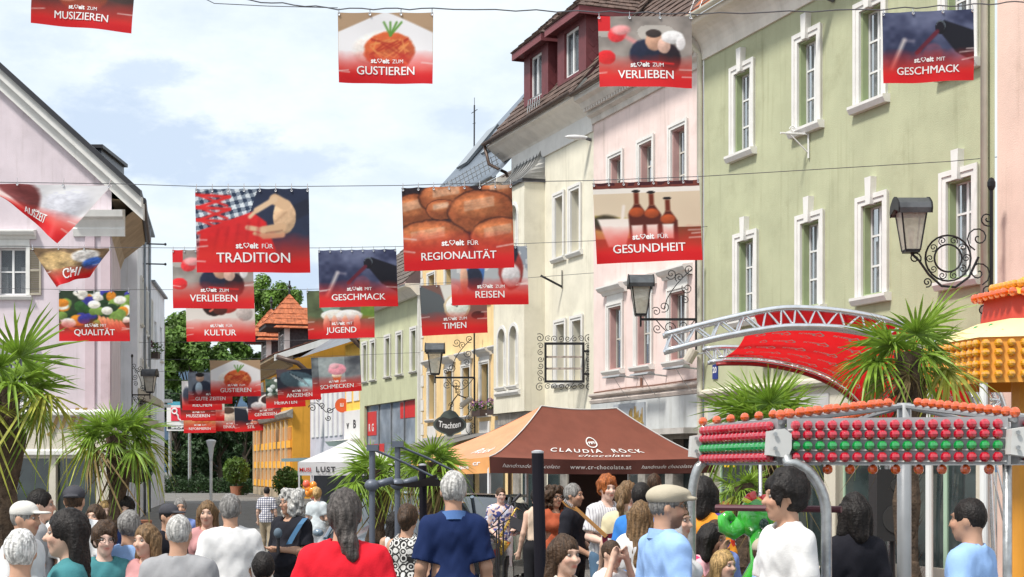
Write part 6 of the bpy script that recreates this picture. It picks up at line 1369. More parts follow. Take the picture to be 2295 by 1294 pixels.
# green ride animal
p0 = px(1688, 1168, 10.7); t = thing('ride_animal', 'glossy green carousel animal with curled snout and red yellow crest', 'ride animal', (p0.x, p0.y, .12)); z0 = p0.z - .12
GLG = M('glossy_green', lin((64, 176, 60)), .18, var=.35, vs_=7, coat=.9); YRD = M('glossy_red_crest', lin((214, 40, 34)), .2, coat=.8); YEL2 = M('glossy_yellow', lin((214, 214, 40)), .2, coat=.8)
m = MB(); m.ball((.02, 0, .02), .135, 20, 14, (1, .8, 1.05)); m.build('head', GLG, t, smooth=True, loc=(0, 0, z0))
MB().tube([(.06, 0, z0 - .05), (.1, 0, z0 - .3), (.02, .05, z0 - .6), (.05, 0, z0 - .9)], [.1, .12, .2, .16], 18).build('body', GLG, t, smooth=True)
MB().tube([(-.08, 0, z0 - .02), (-.15, 0, z0 - .08), (-.2, 0, z0 - .05), (-.21, 0, z0 + .02), (-.17, 0, z0 + .05), (-.14, 0, z0 + .01)], [.07, .06, .052, .045, .038, .028], 14).build('snout', GLG, t, smooth=True)
for i, (x_, zz) in enumerate(((-.02, .15), (.07, .14), (.13, .08), (.155, .0))):
    MB().lathe([(.05, -.02), (.042, .02), (.02, .055), (.004, .07)], 12).build('crest_spike', YRD, t, smooth=True, loc=(x_, 0, z0 + zz), rot=(0, .5 + i * .35, 0)); MB().lathe([(.054, -.035), (.052, -.01), (.045, -.005)], 12).build('crest_base', YEL2, t, smooth=True, loc=(x_, 0, z0 + zz), rot=(0, .5 + i * .35, 0))
MB().ball((.06, -.105, z0 - .02), .035, 10, 8, (1, .4, 1.2)).build('eye', M('dark_green_eye', (.005, .05, .03), .2, coat=.8), t, smooth=True)
MB().tube([(.05, 0, 0), (.05, 0, z0 + .42)], .014, 10).build('pole', ALU, t, smooth=True)
# ---- pagoda-topped ride behind
cx_, cy_ = pxx(2335, 15.5), 15.5; t = thing('fair_ride', 'tiered pagoda roof of a fair ride studded with amber bulb caps', 'fair ride', (cx_, cy_, 0)); R_ = 1.16; a0 = math.radians(-138)
def hexring(r, z, k): a = a0 + k * math.pi / 3; return Vector((r * math.cos(a), r * math.sin(a), z))
def hexband(m, r0, z0, r1, z1):
    for k in range(6): m.quad(hexring(r0, z0, k), hexring(r0, z0, k + 1), hexring(r1, z1, k + 1), hexring(r1, z1, k))
m = MB(); hexband(m, R_, 2.84, R_, 3.28); m.build('rim_board', M('amber_board', lin((230, 160, 60)), .5), t)
m = MB(); hexband(m, R_ + .03, 3.28, .62, 3.5); m.build('roof_panel', M('cream_panel', lin((236, 214, 160)), .5), t)
m = MB(); hexband(m, .60, 3.5, .56, 3.74); m.build('drum', M('red_drum', lin((190, 60, 40)), .5), t); m = MB(); hexband(m, .66, 3.74, .02, 4.05); m.build('roof_cap', M('amber_board', lin((230, 160, 60)), .5), t)
for k in (0, 5, 4, 1):
    for z in (3.22, 3.13, 3.02, 2.92):
        for i in range(10): place('bulb_cap', cap_mesh('y'), t, hexring(R_ + .03, z, k).lerp(hexring(R_ + .03, z, k + 1), (i + .5) / 10), scale=(1.3, 1.3, 1.3))
    for i in range(6): place('bulb_cap', cap_mesh('o'), t, hexring(.68, 3.76, k).lerp(hexring(.68, 3.76, k + 1), (i + .5) / 6), scale=(1.4, 1.4, 1.4)); place('bulb_cap', cap_mesh('y'), t, hexring(.5, 3.86, k).lerp(hexring(.5, 3.86, k + 1), (i + .5) / 6), scale=(1.3, 1.3, 1.3))
    for i in range(5): place('bulb_cap', cap_mesh('g'), t, hexring(.95 - .2 * (i % 2), 3.34 + .09 * (i % 2), k).lerp(hexring(.95 - .2 * (i % 2), 3.34 + .09 * (i % 2), k + 1), (i + .5) / 5))
for k in range(6): q = hexring(R_ - .05, 0, k); MB().tube([(q.x, q.y, 0), (q.x, q.y, 2.86)], .04, 10).build('post', PVC, t)
MB().lathe([(0, 0), (1.3, 0), (1.3, .2), (0, .2)], 24).build('platform', M('carousel_deck', (.25, .24, .24), .5, .3), t); MB().tube([(0, 0, .2), (0, 0, 3.3)], .3, 14).build('centre_column', M('amber_board', lin((230, 160, 60)), .5), t)

# ------------------------------------------------------------------ posts, parasols, cars, furniture
def black_post(x, ytop, d, w_px, label, lean):
    p = px(x, ytop, d); w = w_px * d / F / 2; t = thing('post', label, 'post', (p.x + lean, d, 0))
    MB().tube([(0, 0, 0), (-lean, 0, p.z)], w, 16).build('pole', M('black_pole', (.010, .009, .014), .65, spec=.15), t); MB().lathe([(w * 1.02, 0), (w * 1.02, .012), (w * .4, .02)], 14).build('cap', M('grey_cap', (.4, .4, .42), .4), t, loc=(-lean, 0, p.z)); MB().lathe([(.22, 0), (.22, .03), (.05, .05)], 16).build('foot', DARKM, t)
black_post(1205, 1016, 9.7, 27, 'thick black pole standing in front of the brown tent', .05)
black_post(947, 1044, 15.0, 17, 'black pole rising behind the navy polo man, by the fan palm', .03)
GRY = M('graphite_parasol_frame', lin((92, 98, 110)), .45, .2)
for i, (x, yt, d) in enumerate(((834, 1004, 14.6), (891, 996, 15.2))):
    p = px(x, yt, d); t = thing('parasol', 'graphite cantilever parasol with dark slack canopy, ' + ('beside the white market tent' if i == 0 else 'beside the black pole and fan palm'), 'parasol', (p.x, d, 0), 0, 'cantilever parasols')
    MB().tube([(0, 0, 0), (0, 0, p.z)], .029, 12).build('mast', GRY, t); MB().box(-.05, .06, -.05, .05, p.z - .03, p.z + .03).build('mast_cap', GRY, t); MB().tube([(.02, 0, p.z - .02), (.3, .1, p.z - .14), (.62, .2, p.z - .3)], .012, 8).build('arm', GRY, t)
    zz = p.z - .36 if i == 0 else p.z - .4; MB().ball((.0, -.02, zz), .06, 12, 8, (1.2, 1, 1)).tube([(.02, 0, zz), (.2, .03, zz + .05)], .035, 10).build('knuckle', GRY, t, smooth=True)
    m = MB(); m.grid(lambda u, v: (.12 + .5 * u, .02 + .5 * v * u, zz + .02 + .09 * u - .1 * v * u - .04 * math.sin(u * 3.1)), 12, 6); m.build('canopy', M('dark_canopy', (.035, .03, .035), .85), t, smooth=True); MB().lathe([(.3, 0), (.3, .06), (.06, .09)], 16).build('base', DARKM, t)
def car(loc, rotz, col, label, L=4.3, W=1.8, H=1.6):
    t = thing('parked_car', label, 'car', (loc[0], loc[1], ground_z(0, loc[1])), rotz, 'parked cars behind the palms'); paint = M('car_paint_' + label[:9].replace(' ', '_'), col, .25, .3, var=.05, coat=1., spec=.6)
    def shell(sts, n=9):
        m = MB()
        for (x, w, z0, z1, rnd) in sts:
            pr = [(-w, z0 + .08), (-w * 1.0, (z0 + z1) * .5), (-w * .97, z1 - rnd), (-w * .8, z1), (0, z1 + .02), (w * .8, z1), (w * .97, z1 - rnd), (w, (z0 + z1) * .5), (w, z0 + .08)]; m.v += [(x, a, b) for a, b in pr]
        for i in range(len(sts) - 1): m.f += [(i * n + k, i * n + k + 1, (i + 1) * n + k + 1, (i + 1) * n + k) for k in range(n - 1)]
        m.f += [tuple(range(n))[::-1], tuple((len(sts) - 1) * n + k for k in range(n))]; return m
    h = L / 2; w = W / 2; m = shell([(-h, w * .82, .3, .72, .1), (-h + .15, w * .95, .22, .85, .1), (-h + .9, w, .2, .98, .08), (0, w, .2, 1.0, .06), (h - 1.3, w, .2, 1.0, .06), (h - .25, w * .97, .22, .98, .1), (h, w * .88, .3, .85, .15)]); b = m.build('body', paint, t); autosmooth(b.data, 40)
    m = shell([(-h + 1.0, w * .86, .9, .96, .02), (-h + 1.75, w * .76, .9, H - .05, .1), (-.1, w * .76, .9, H, .1), (h - .9, w * .76, .9, H - .06, .1), (h - .3, w * .82, .9, 1.05, .05)]); g_ = m.build('window_glass', M('car_glass', (.05, .06, .07), .03, spec=1., var=.2), t); autosmooth(g_.data, 40)
    m = shell([(-h + 1.9, w * .75, H - .06, H + .0, .03), (-.1, w * .76, H - .05, H + .025, .03), (h - .95, w * .74, H - .08, H - .02, .03)]); m.build('roof', paint, t)
    for s in (-1, 1):
        for (xa, za, xb, zb) in ((-h + 1.02, .98, -h + 1.78, H - .04), (h - .9, H - .06, h - .36, 1.02), (-.1, .98, -.1, H - .02)): MB().tube([(xa, s * w * .86, za), (xb, s * w * .775, zb)], .032, 6).build('pillar', paint, t)
        MB().ball((-h + 1.35, s * (w + .12), 1.05), .09, 10, 7, (.7, 1, .7)).build('mirror', paint, t, smooth=True); MB().ball((-h + .12, s * w * .68, .68), .12, 10, 7, (.5, 1, .7)).build('headlight', M('headlight_glass', (.7, .72, .75), .1, spec=1.), t, smooth=True)
        for xw_ in (-h + .8, h - .8): wh = MB().tube([(xw_, s * (w - .2), .32), (xw_, s * (w + .01), .32)], .32, 20).build('wheel', M('tyre', (.02, .02, .02), .8), t); MB().tube([(xw_, s * (w + .011), .32), (xw_, s * (w + .02), .32)], .2, 14).build('rim', ALU, wh)
    return t
car((pxx(895, 23), 23.2), math.radians(75), (.16, .21, .26), 'steel blue parked car behind the patterned dress and palms', H=1.62)
car((pxx(1062, 25.5), 25.5), math.radians(78), (.03, .032, .035), 'black parked car between the palm and the saxophonist', H=1.55)
# speaker, tables, bench, menu board
def table(x, d, label, col=(.45, .45, .46)):
    t = thing('bistro_table', label, 'table', (pxx(x, d), d, 0)); MB().lathe([(.36, 0), (.37, .015), (.36, .03)], 24).build('table_top', M('brushed_top', col, .3, .7), t, loc=(0, 0, .72 if d > 10.5 else 1.05)); MB().tube([(0, 0, 0), (0, 0, .74 if d > 10.5 else 1.06)], .03, 10).build('stem', STEEL, t); MB().lathe([(.24, 0), (.22, .03), (.04, .05)], 18).build('foot', STEEL, t)
table(1565, 10.2, 'round steel standing table under the bulb carousel post'); table(1075, 26, 'round steel table beside the saxophonist')
t = thing('speaker', 'black loudspeaker box on a stand behind the palm and stage', 'speaker', (pxx(2000, 17), 17, 0)); MB().box(-.22, .22, -.2, .2, 1.2, 2.0).build('cabinet', M('black_cabinet', (.015, .015, .016), .6), t); MB().tube([(0, 0, 0), (0, 0, 1.2)], .03, 8).build('pole', DARKM, t)
for k in range(3): a = k * 2.1; MB().tube([(0, 0, .6), (.45 * math.cos(a), .45 * math.sin(a), .02)], .018, 6).build('leg', DARKM, t)
MB().tube([(0, -.201, 1.45), (0, -.215, 1.45)], .16, 20).build('cone', M('speaker_cone', (.03, .03, .03), .8), t); MB().tube([(0, -.201, 1.82), (0, -.215, 1.82)], .07, 16).build('cone', M('speaker_cone', (.03, .03, .03), .8), t)
d = 18; t = thing('menu_banner', 'narrow orange upright banner with white script by the shop window', 'banner', (pxx(1712, d), d, 0)); MB().box(-.11, .11, -.01, .01, .4, 2.05).build('cloth', M('orange_banner', lin((224, 116, 84)), .7), t); MB().tube([(.12, 0, 0), (.12, 0, 2.1)], .015, 6).build('pole', STEEL, t); MB().box(-.2, .25, -.15, .15, 0, .04).build('foot', DARKM, t)
l = MB(); letters(l, 'Suppen  Nudeln  Salate', lambda x, y: (y, -.014, .5 + x), .05, -.06, w=1.4, h=.11, shear=.3, bold=.0); l.build('lettering', INK, t)
t = thing('shop_notice', 'small yellow notice inside the green house shop window', 'notice', px(1636, 1041, 31.5) ); MB().box(-.12, .12, -.01, .01, -.06, .07).build('sheet', M('yellow_notice', lin((240, 200, 40)), .6), t)
# ------------------------------------------------------------------ people: one continuous surface per body, grown from blended limb shapes
def sd_cone(a, b, ra, rb, sy=1.):
    a = np.array(a, float); b = np.array(b, float); a_ = a * [1, 1 / sy, 1]; b_ = b * [1, 1 / sy, 1]; ba = b_ - a_; l2 = max(1e-9, float(ba @ ba)); R = max(ra, rb)
    lo = np.minimum(a, b) - [R, R * sy, R]; hi = np.maximum(a, b) + [R, R * sy, R]
    def f(x, y, z):
        px_, py_, pz_ = x - a_[0], y / sy - a_[1], z - a_[2]; t = np.clip((px_ * ba[0] + py_ * ba[1] + pz_ * ba[2]) / l2, 0, 1)
        return (np.sqrt((px_ - t * ba[0]) ** 2 + (py_ - t * ba[1]) ** 2 + (pz_ - t * ba[2]) ** 2) - (ra + (rb - ra) * t)) * (sy if sy < 1 else 1)
    return f, lo, hi
def sd_ell(c, r):
    c = np.array(c, float); r = np.array(r, float)
    def f(x, y, z):
        X, Y, Z = (x - c[0]), (y - c[1]), (z - c[2]); k0 = np.sqrt((X / r[0]) ** 2 + (Y / r[1]) ** 2 + (Z / r[2]) ** 2); k1 = np.sqrt((X / r[0] ** 2) ** 2 + (Y / r[1] ** 2) ** 2 + (Z / r[2] ** 2) ** 2) + 1e-9
        return np.where(k0 < 1e-4, -min(r), k0 * (k0 - 1) / k1)
    return f, c - r, c + r
def surface_nets(D, lo, h):
    nx, ny, nz = D.shape; s = D < 0
    c = np.zeros((nx - 1, ny - 1, nz - 1), np.int8)
    for i in (0, 1):
        for j in (0, 1):
            for k in (0, 1): c += s[i:nx - 1 + i, j:ny - 1 + j, k:nz - 1 + k]
    act = (c > 0) & (c < 8); idx = np.full(act.shape, -1, np.int64); I = np.argwhere(act); idx[act] = np.arange(len(I))
    if len(I) == 0: return np.zeros((0, 3)), []
    acc = np.zeros((len(I), 3)); cnt = np.zeros(len(I)); cs = [(i, j, k) for i in (0, 1) for j in (0, 1) for k in (0, 1)]
    for p in cs:
        for ax in range(3):
            if p[ax]: continue
            q = list(p); q[ax] = 1; a = D[I[:, 0] + p[0], I[:, 1] + p[1], I[:, 2] + p[2]]; b = D[I[:, 0] + q[0], I[:, 1] + q[1], I[:, 2] + q[2]]
            m = (a < 0) != (b < 0); t = np.where(m, a / np.where(m, a - b, 1), 0); w = np.zeros((len(I), 3)); w[:] = p; w[:, ax] = t; acc += w * m[:, None]; cnt += m
    V = (I + acc / np.maximum(cnt, 1)[:, None]) * h + lo; Fq = []
    for ax in range(3):
        sl0 = [slice(1, -1)] * 3; sl0[ax] = slice(0, D.shape[ax] - 1); sl1 = list(sl0); sl1[ax] = slice(1, D.shape[ax]); a = s[tuple(sl0)]; b = s[tuple(sl1)]; E = np.argwhere(a != b)
        if not len(E): continue
        fl = a[E[:, 0], E[:, 1], E[:, 2]]; u, v = [(1, 2), (2, 0), (0, 1)][ax]; base = E + 1; base[:, ax] -= 1; def_ = []
        for du, dv in ((0, 0), (-1, 0), (-1, -1), (0, -1)):
            q = base.copy(); q[:, u] += du; q[:, v] += dv; def_.append(idx[q[:, 0], q[:, 1], q[:, 2]])
        Q = np.stack(def_, 1); Q[~fl] = Q[~fl][:, ::-1]; Fq.append(Q)
    return V, np.concatenate(Fq)
def sdf_mesh(prims, h, cut=None, disp=None, carve=()):
    """prims: (f,lo,hi,k)"""
    lo = np.min([p[1] for p in prims], 0) - 3 * h - .02; hi = np.max([p[2] for p in prims], 0) + 3 * h + .02; n = np.ceil((hi - lo) / h).astype(int) + 1
    ax = [lo[i] + np.arange(n[i]) * h for i in range(3)]; D = np.full(n, .25)
    def box(l, hh, pad): return tuple(slice(max(0, int((l[i] - pad - lo[i]) / h)), min(n[i], int((hh[i] + pad - lo[i]) / h) + 2)) for i in range(3))
    for f, l, hh, k in prims:
        sl = box(l, hh, max(.05, 2 * k)); x, y, z = ax[0][sl[0]][:, None, None], ax[1][sl[1]][None, :, None], ax[2][sl[2]][None, None, :]; d = f(x, y, z); S = D[sl]; t = np.clip(.5 + .5 * (S - d) / k, 0, 1); D[sl] = S * (1 - t) + d * t - k * t * (1 - t)
    for f, l, hh, k in carve:
        sl = box(l, hh, max(.03, 2 * k)); x, y, z = ax[0][sl[0]][:, None, None], ax[1][sl[1]][None, :, None], ax[2][sl[2]][None, None, :]; d = -f(x, y, z); S = D[sl]; t = np.clip(.5 + .5 * (d - S) / k, 0, 1); D[sl] = S * (1 - t) + d * t + k * t * (1 - t)
    x, y, z = ax[0][:, None, None], ax[1][None, :, None], ax[2][None, None, :]
    if disp is not None: D = D + disp(x, y, z)
    if cut is not None: D = np.maximum(D, cut(x, y, z))
    return surface_nets(D, lo, h)
def np_mesh(name, V, Fq, mat, cols=None):
    me = bpy.data.meshes.new(name); me.from_pydata(V.tolist(), [], Fq.tolist() if len(Fq) else []); me.polygons.foreach_set('use_smooth', [True] * len(me.polygons)); me.materials.append(mat)
    if cols is not None: set_cols(me, cols)
    me.update(); return me
def jitter(amp, f, seed):
    o = seed * 1.7
    return lambda x, y, z: amp * (np.sin(f * x + o) * np.sin(f * 1.1 * y + o * 2) + np.sin(f * .9 * z + o * 3 + 2 * np.sin(f * x))) * .6
SKINS = {}
def skin(tone):
    k = ('light', 'tan', 'pale', 'brown')[tone]; return M('skin_' + k, ((.62, .40, .30), (.50, .29, .195), (.70, .47, .38), (.40, .225, .15))[tone], .5, var=.05, vs_=9, attr='Col', spec=.35)
def strands(nn, L, mapped, nz, mix, ramp, c):
    f = ramp(nz((46, 46, 4.5), 1.6, 3), .3, .7); return mix(f, tuple(v * .5 for v in c), tuple(v * 1.45 for v in c))
def hairm(c):
    return M('hair_' + c, dict(brown=(.055, .03, .016), dark=(.012, .009, .008), grey=(.20, .19, .18), silver=(.42, .41, .39), white=(.58, .57, .55), red=(.30, .085, .02), blond=(.42, .27, .11), darkgrey=(.07, .06, .055), light=(.16, .095, .045))[c], .55, var=.15, vs_=32, bump=.5, bs=60, spec=.3, pat=strands)
EYEW = M('eye_white', (.24, .21, .19), .5); IRIS = M('iris_dark', (.03, .02, .015), .2); LENS = M('lens_rim', (.05, .045, .045), .3)
U = 1.75
ARM = dict(rest=((.245, .03, 1.13), (.265, -.06, .88)), out=((.27, .04, 1.14), (.29, -.08, .9)), fold=((.25, .03, 1.14), (.06, -.22, 1.12)), hold=((.25, -.02, 1.13), (.14, -.26, 1.08)), hold_low=((.25, .02, 1.12), (.12, -.24, .98)),
           hip=((.40, .08, 1.15), (.20, .0, 1.0)), face=((.24, -.16, 1.22), (.10, -.15, 1.5)), ear=((.27, -.10, 1.27), (.115, -.10, 1.56)), raised=((.3, -.12, 1.4), (.28, -.2, 1.66)), pocket=((.27, .08, 1.15), (.2, -.02, .93)), mic=((.24, -.03, 1.14), (.1, -.26, 1.16)), neck=((.26, -.2, 1.3), (.2, -.38, 1.44)))
def hand_prims(w, d_, side, k=.012, curl=.35):
    """palm, four unequal bent fingers and a thumb at the side of the palm"""
    w = np.array(w); d_ = np.array(d_, float); d_ /= np.linalg.norm(d_) + 1e-9; up = np.array([0, -1, 0.]) if abs(d_[1]) < .8 else np.array([0, 0, 1.]); sx = np.cross(d_, up); sx /= np.linalg.norm(sx) + 1e-9; nrm = np.cross(sx, d_)
    out = [(*sd_cone(w, w + d_ * .075, .027, .034, 1), .02)]
    for i, (o, L) in enumerate(((-.030, .062), (-.010, .072), (.011, .068), (.030, .052))):
        b = w + d_ * .085 + sx * o; m_ = b + d_ * L * .55 + nrm * L * curl * .25; e = m_ + d_ * L * .4 + nrm * L * curl * .75; out += [(*sd_cone(b, m_, .0105, .0095), k), (*sd_cone(m_, e, .0095, .008), k)]
    b = w + d_ * .03 - sx * .028 * side; m_ = b + d_ * .035 - sx * .03 * side + nrm * .012; out += [(*sd_cone(b, m_, .013, .0115), .014), (*sd_cone(m_, m_ + d_ * .032 - sx * .004 * side + nrm * .012, .011, .009), k)]
    return out
def person(label, x, ytop, d, face=0, H=None, arms=('rest', 'rest'), top=None, bottom=None, hair=None, tone=0, h=.016, build=1., lean=0., turn=0., female=False, group=None, glasses=False, beard=None, shoes=(.04, .035, .03), proto=None, hat=None, sit=False, elbows=None, hands=True, stride=0., moustache=None, skirt=None, fine=None):
    """face: degrees, 0 looks at the camera, 90 looks to picture right, 180 away"""
    p = px(x, ytop, d); gz = ground_z(p.x, d); Ht = (p.z - gz) if H is None else H; sc = Ht / U
    root = thing('person', label, 'person', (p.x, d, (p.z - Ht) if H is not None else gz), math.radians(face), group); root.scale = (sc, sc, sc)
    bw = build; sh = (.135 if female else .152) * (.45 + .55 * bw); hipw = .092
    J = {}
    ln = lean; zc = 1.02
    def bend(q):      # lean forward at the hips
        q = np.array(q, float); z = q[2] - zc
        if z <= 0 or ln == 0: return q
        return np.array([q[0], q[1] - z * math.sin(ln), zc + z * math.cos(ln)])
    el, wr = [], []
    for i, s in enumerate((-1, 1)):
        A = ARM[arms[i]] if isinstance(arms[i], str) else arms[i]; e_, w_ = A
        el.append(bend((s * (e_[0] - .028 + (sh - .152) + .03 * (bw - 1)), e_[1], e_[2]))); wr.append(bend((s * (w_[0] - (.03 if abs(w_[0]) > .2 else 0) + (.04 * (bw - 1) if abs(w_[0]) > .2 else 0)), w_[1], w_[2])))
    S = [bend((s * sh, .01, 1.395)) for s in (-1, 1)]; hc = bend((0, -.015, 1.625)); nb = bend((0, .02, 1.45)); ch = bend((0, .0, 1.28)); wa = bend((0, .0, 1.08))
    th = math.radians(turn); ct, st = math.cos(th), math.sin(th)
    def hd(o):        # head-local offset, turned on the neck
        return hc + np.array([o[0] * ct - o[1] * st, o[0] * st + o[1] * ct, o[2]])
    def HE(o, r): return sd_ell(hd(o), r)
    def torso(infl=0., belly=0.):
        q = infl; w1 = (.125 if female else .138) * bw
        return [(*sd_cone(bend((-.085 * bw, 0, 1.34)), bend((.085 * bw, 0, 1.34)), .105 + q, .105 + q, .82 + .1 * (bw - 1)), .05), (*sd_cone(ch, wa, w1 + q, (.118 if female else .138) * bw + q, .74 + .25 * (bw - 1)), .06), (*sd_cone(wa, (0, .01, .95), (.12 if female else .138) * bw + q, .155 * (.6 + .4 * bw) + q, .74 + .2 * (bw - 1)), .06),
                (*sd_cone(bend((-.05, .015, 1.43)), S[0], .055 + q, .054 + q), .045), (*sd_cone(bend((.05, .015, 1.43)), S[1], .055 + q, .054 + q), .045), (*sd_cone(bend((0, .01, 1.38)), nb, .09 + q, .056 + q), .04)] + ([(*sd_ell(bend((-.06, -.1, 1.29)), (.06 + q, .055 + q, .06 + q)), .03), (*sd_ell(bend((.06, -.1, 1.29)), (.06 + q, .055 + q, .06 + q)), .03)] if female else []) + ([(*sd_ell((0, -.07 * bw, 1.06), (.15 * bw + q, .11 * bw + q, .15 + q)), .05)] if bw > 1.1 else [])
    def arm(i, infl=0., stop=1.):
        q = infl; a, e_, w_ = S[i], el[i], wr[i]; ms = .9 if female else 1.0; fore = e_ + (w_ - e_) * .35
        return [(*sd_cone(a, e_, .050 * ms * (.6 + .4 * bw) + q, .040 * ms + q), .03), (*sd_cone(e_, fore, .041 * ms + q, .040 * ms + q), .02), (*sd_cone(fore, w_, .040 * ms + q, .027 + q), .02)]
    kn, an = [], []
    for i, s in enumerate((-1, 1)):
        dy = stride * s
        if sit: kn.append(np.array([s * .12, -.42, .92])); an.append(np.array([s * .12, -.4, .5]))
        else: kn.append(np.array([s * .1, -.01 - dy * .45, .5])); an.append(np.array([s * .105, .02 - dy * .8 + (.05 if dy < 0 else 0), .085]))
    def leg(i, q=0.):
        s = (-1, 1)[i]; a = np.array([s * hipw, 0, .92]); return [(*sd_cone(a, kn[i], .088 * (.5 + .5 * bw) + q, .058 + q), .03), (*sd_cone(kn[i], kn[i] + (an[i] - kn[i]) * .35, .056 + q, .054 + q), .02), (*sd_cone(kn[i] + (an[i] - kn[i]) * .35, an[i], .054 + q, .037 + q), .02)]
    def foot(i, q=0.):
        a = an[i]; return [(*sd_cone(a + [0, .03, -.045], a + [0, -.16, -.05], .04 + q, .034 + q), .02)]
    # ---- body
    P = torso(-.012) + arm(0) + arm(1) + leg(0) + leg(1) + foot(0) + foot(1)
    P += [(*sd_cone(nb, hd((0, .03, -.06)), .058 * (.7 + .3 * bw), .052), .03), (*HE((0, .015, .02), (.075, .093, .105)), .02), (*HE((0, -.02, -.045), (.058, .068, .075)), .03), (*HE((0, -.055, -.1), (.026, .024, .022)), .025),
          (*sd_cone(hd((0, -.082, .015)), hd((0, -.105, -.028)), .008, .0155), .012), (*HE((-.035, -.072, -.025), (.025, .02, .022)), .02), (*HE((.035, -.072, -.025), (.025, .02, .022)), .02), (*sd_cone(hd((-.04, -.08, .032)), hd((.04, -.08, .032)), .01, .01), .014), (*sd_cone(hd((-.018, -.083, -.064)), hd((.018, -.083, -.064)), .009, .009), .01),
          (*HE((-.078, .02, -.005), (.011, .02, .033)), .008), (*HE((.078, .02, -.005), (.011, .02, .033)), .008)]
    if hands:
        for i, s in enumerate((-1, 1)): P += hand_prims(wr[i], wr[i] - el[i], s)
    carve = [(*HE((-.033, -.092, .008), (.017, .014, .012)), .012), (*HE((.033, -.092, .008), (.017, .014, .012)), .012)]
    V, Fq = sdf_mesh(P, h, carve=carve)
    # colours: lips, brows, cheeks, nails stay on the skin
    Lc = V - hc; X = Lc[:, 0] * ct + Lc[:, 1] * st; Y = -Lc[:, 0] * st + Lc[:, 1] * ct; Zl = Lc[:, 2]; col = np.ones((len(V), 3)); front = Y < -.04
    def blob(cx, cz, rx, rz, c, a=1.):
        w = np.clip(1.4 - ((X - cx) / rx) ** 2 - ((Zl - cz) / rz) ** 2, 0, 1)[:, None] * front[:, None] * a; col[:] = col * (1 - w) + np.array(c) * w
    blob(0, -.064, .026, .012, (.78, .42, .42)); hc_dark = .35 if not hair or hair[1] not in ('white', 'blond', 'silver') else .75
    for s in (-1, 1): blob(s * .034, .034, .024, .007, (hc_dark, hc_dark * .9, hc_dark * .85), .9); blob(s * .045, -.03, .03, .025, (1.0, .82, .8), .5); blob(s * .033, .008, .019, .012, (.55, .5, .5), .8)
    if beard: w = np.clip(1.3 - (X / .07) ** 4 - ((Zl + .085) / .045) ** 4, 0, 1)[:, None] * (Y < .0)[:, None] * beard; col = col * (1 - w) + np.array([.30, .27, .26]) * w
    if moustache: blob(0, -.047, .034, .009, moustache, 1)
    body = place('body', np_mesh('body', V, Fq, skin(tone), col), root)
    for s in (-1, 1):
        if abs(((face + turn + 180) % 360) - 180) < 125:
            e = hd((s * .033, -.0745, .008)); eo = MB().ball((0, 0, 0), .0112, 10, 8).build('eye', EYEW, body, True, tuple(e)); q = hd((s * .033, -.0798, .008)) - e; MB().ball(tuple(q), .0068, 8, 6).build('iris', IRIS, eo, True)
    if glasses:
        m = MB()
        for s in (-1, 1): m.tube([tuple(hd((s * .034 + .024 * math.cos(a), -.104, .004 + .019 * math.sin(a)))) for a in [k * math.pi / 6 for k in range(12)]], .0022 if glasses != 'dark' else .004, 5, closed=True); m.tube([tuple(hd((s * .058, -.1, .008))), tuple(hd((s * .082, .02, .012)))], .0022, 5)
        m.tube([tuple(hd((-.01, -.106, .006))), tuple(hd((.01, -.106, .006)))], .0022, 5); m.build('glasses', LENS, root)
    # ---- hair
    if hair and hair[0] != 'none':
        st_, hcx = hair[0], hair[1]; q = .012; HP = [(*HE((0, .02, .028), (.083 + q * .3, .1 + q * .2, .108 + q * .5)), .02)]; thick = {'short': .0, 'crop': -.005, 'curly': .03, 'mop': .02}.get(st_, .0)
        if thick: HP = [(*HE((0, .02 + thick * .4, .03 + thick * .3), (.086 + thick, .103 + thick, .112 + thick)), .02)]
        if st_ in ('long', 'pony', 'bun', 'bob', 'wild', 'lowpony'): HP = [(*HE((0, .022, .03), (.09, .108, .115)), .02)]
        if st_ == 'long': HP += [(*sd_cone(hd((-.062, .05, .02)), hd((-.078, .075, -.34)), .055, .045, .7), .03), (*sd_cone(hd((.062, .05, .02)), hd((.078, .075, -.34)), .055, .045, .7), .03), (*sd_cone(hd((0, .08, .0)), hd((0, .11, -.38)), .07, .06, .6), .03)]
        if st_ == 'bob': HP += [(*sd_cone(hd((-.068, .03, .02)), hd((-.082, .03, -.13)), .05, .042), .03), (*sd_cone(hd((.068, .03, .02)), hd((.082, .03, -.13)), .05, .042), .03), (*sd_cone(hd((0, .08, .0)), hd((0, .09, -.14)), .075, .06), .03)]
        if st_ == 'pony': HP += [(*sd_cone(hd((0, .12, .04)), hd((.01, .15, -.08)), .032, .04), .015), (*sd_cone(hd((.01, .15, -.08)), hd((.0, .13, -.26)), .04, .014), .02)]
        if st_ == 'lowpony': HP += [(*sd_cone(hd((0, .07, .0)), hd((-.02, .1, -.12)), .075, .045), .03), (*sd_cone(hd((-.03, .11, -.13)), hd((-.05, .11, -.2)), .05, .04), .015), (*sd_cone(hd((-.05, .1, -.2)), hd((.0, .08, -.26)), .03, .006), .02)]
        if st_ == 'bun': HP += [(*sd_ell(hd((0, .12, .0)), (.048, .045, .05)), .02), (*sd_cone(hd((0, .06, 0)), hd((0, .07, -.07)), .06, .04), .03)]
        if st_ == 'wild':
            rr = random.Random(5)
            for k in range(26): a = rr.uniform(0, 6.28); zz = rr.uniform(-.13, .11); r0 = .1 * math.sqrt(max(.1, 1 - (zz / .16) ** 2)); HP.append((*sd_ell(hd((r0 * 1.12 * math.cos(a), .035 + r0 * 1.1 * math.sin(a) * .95, zz)), (.045, .045, .05)), .02))
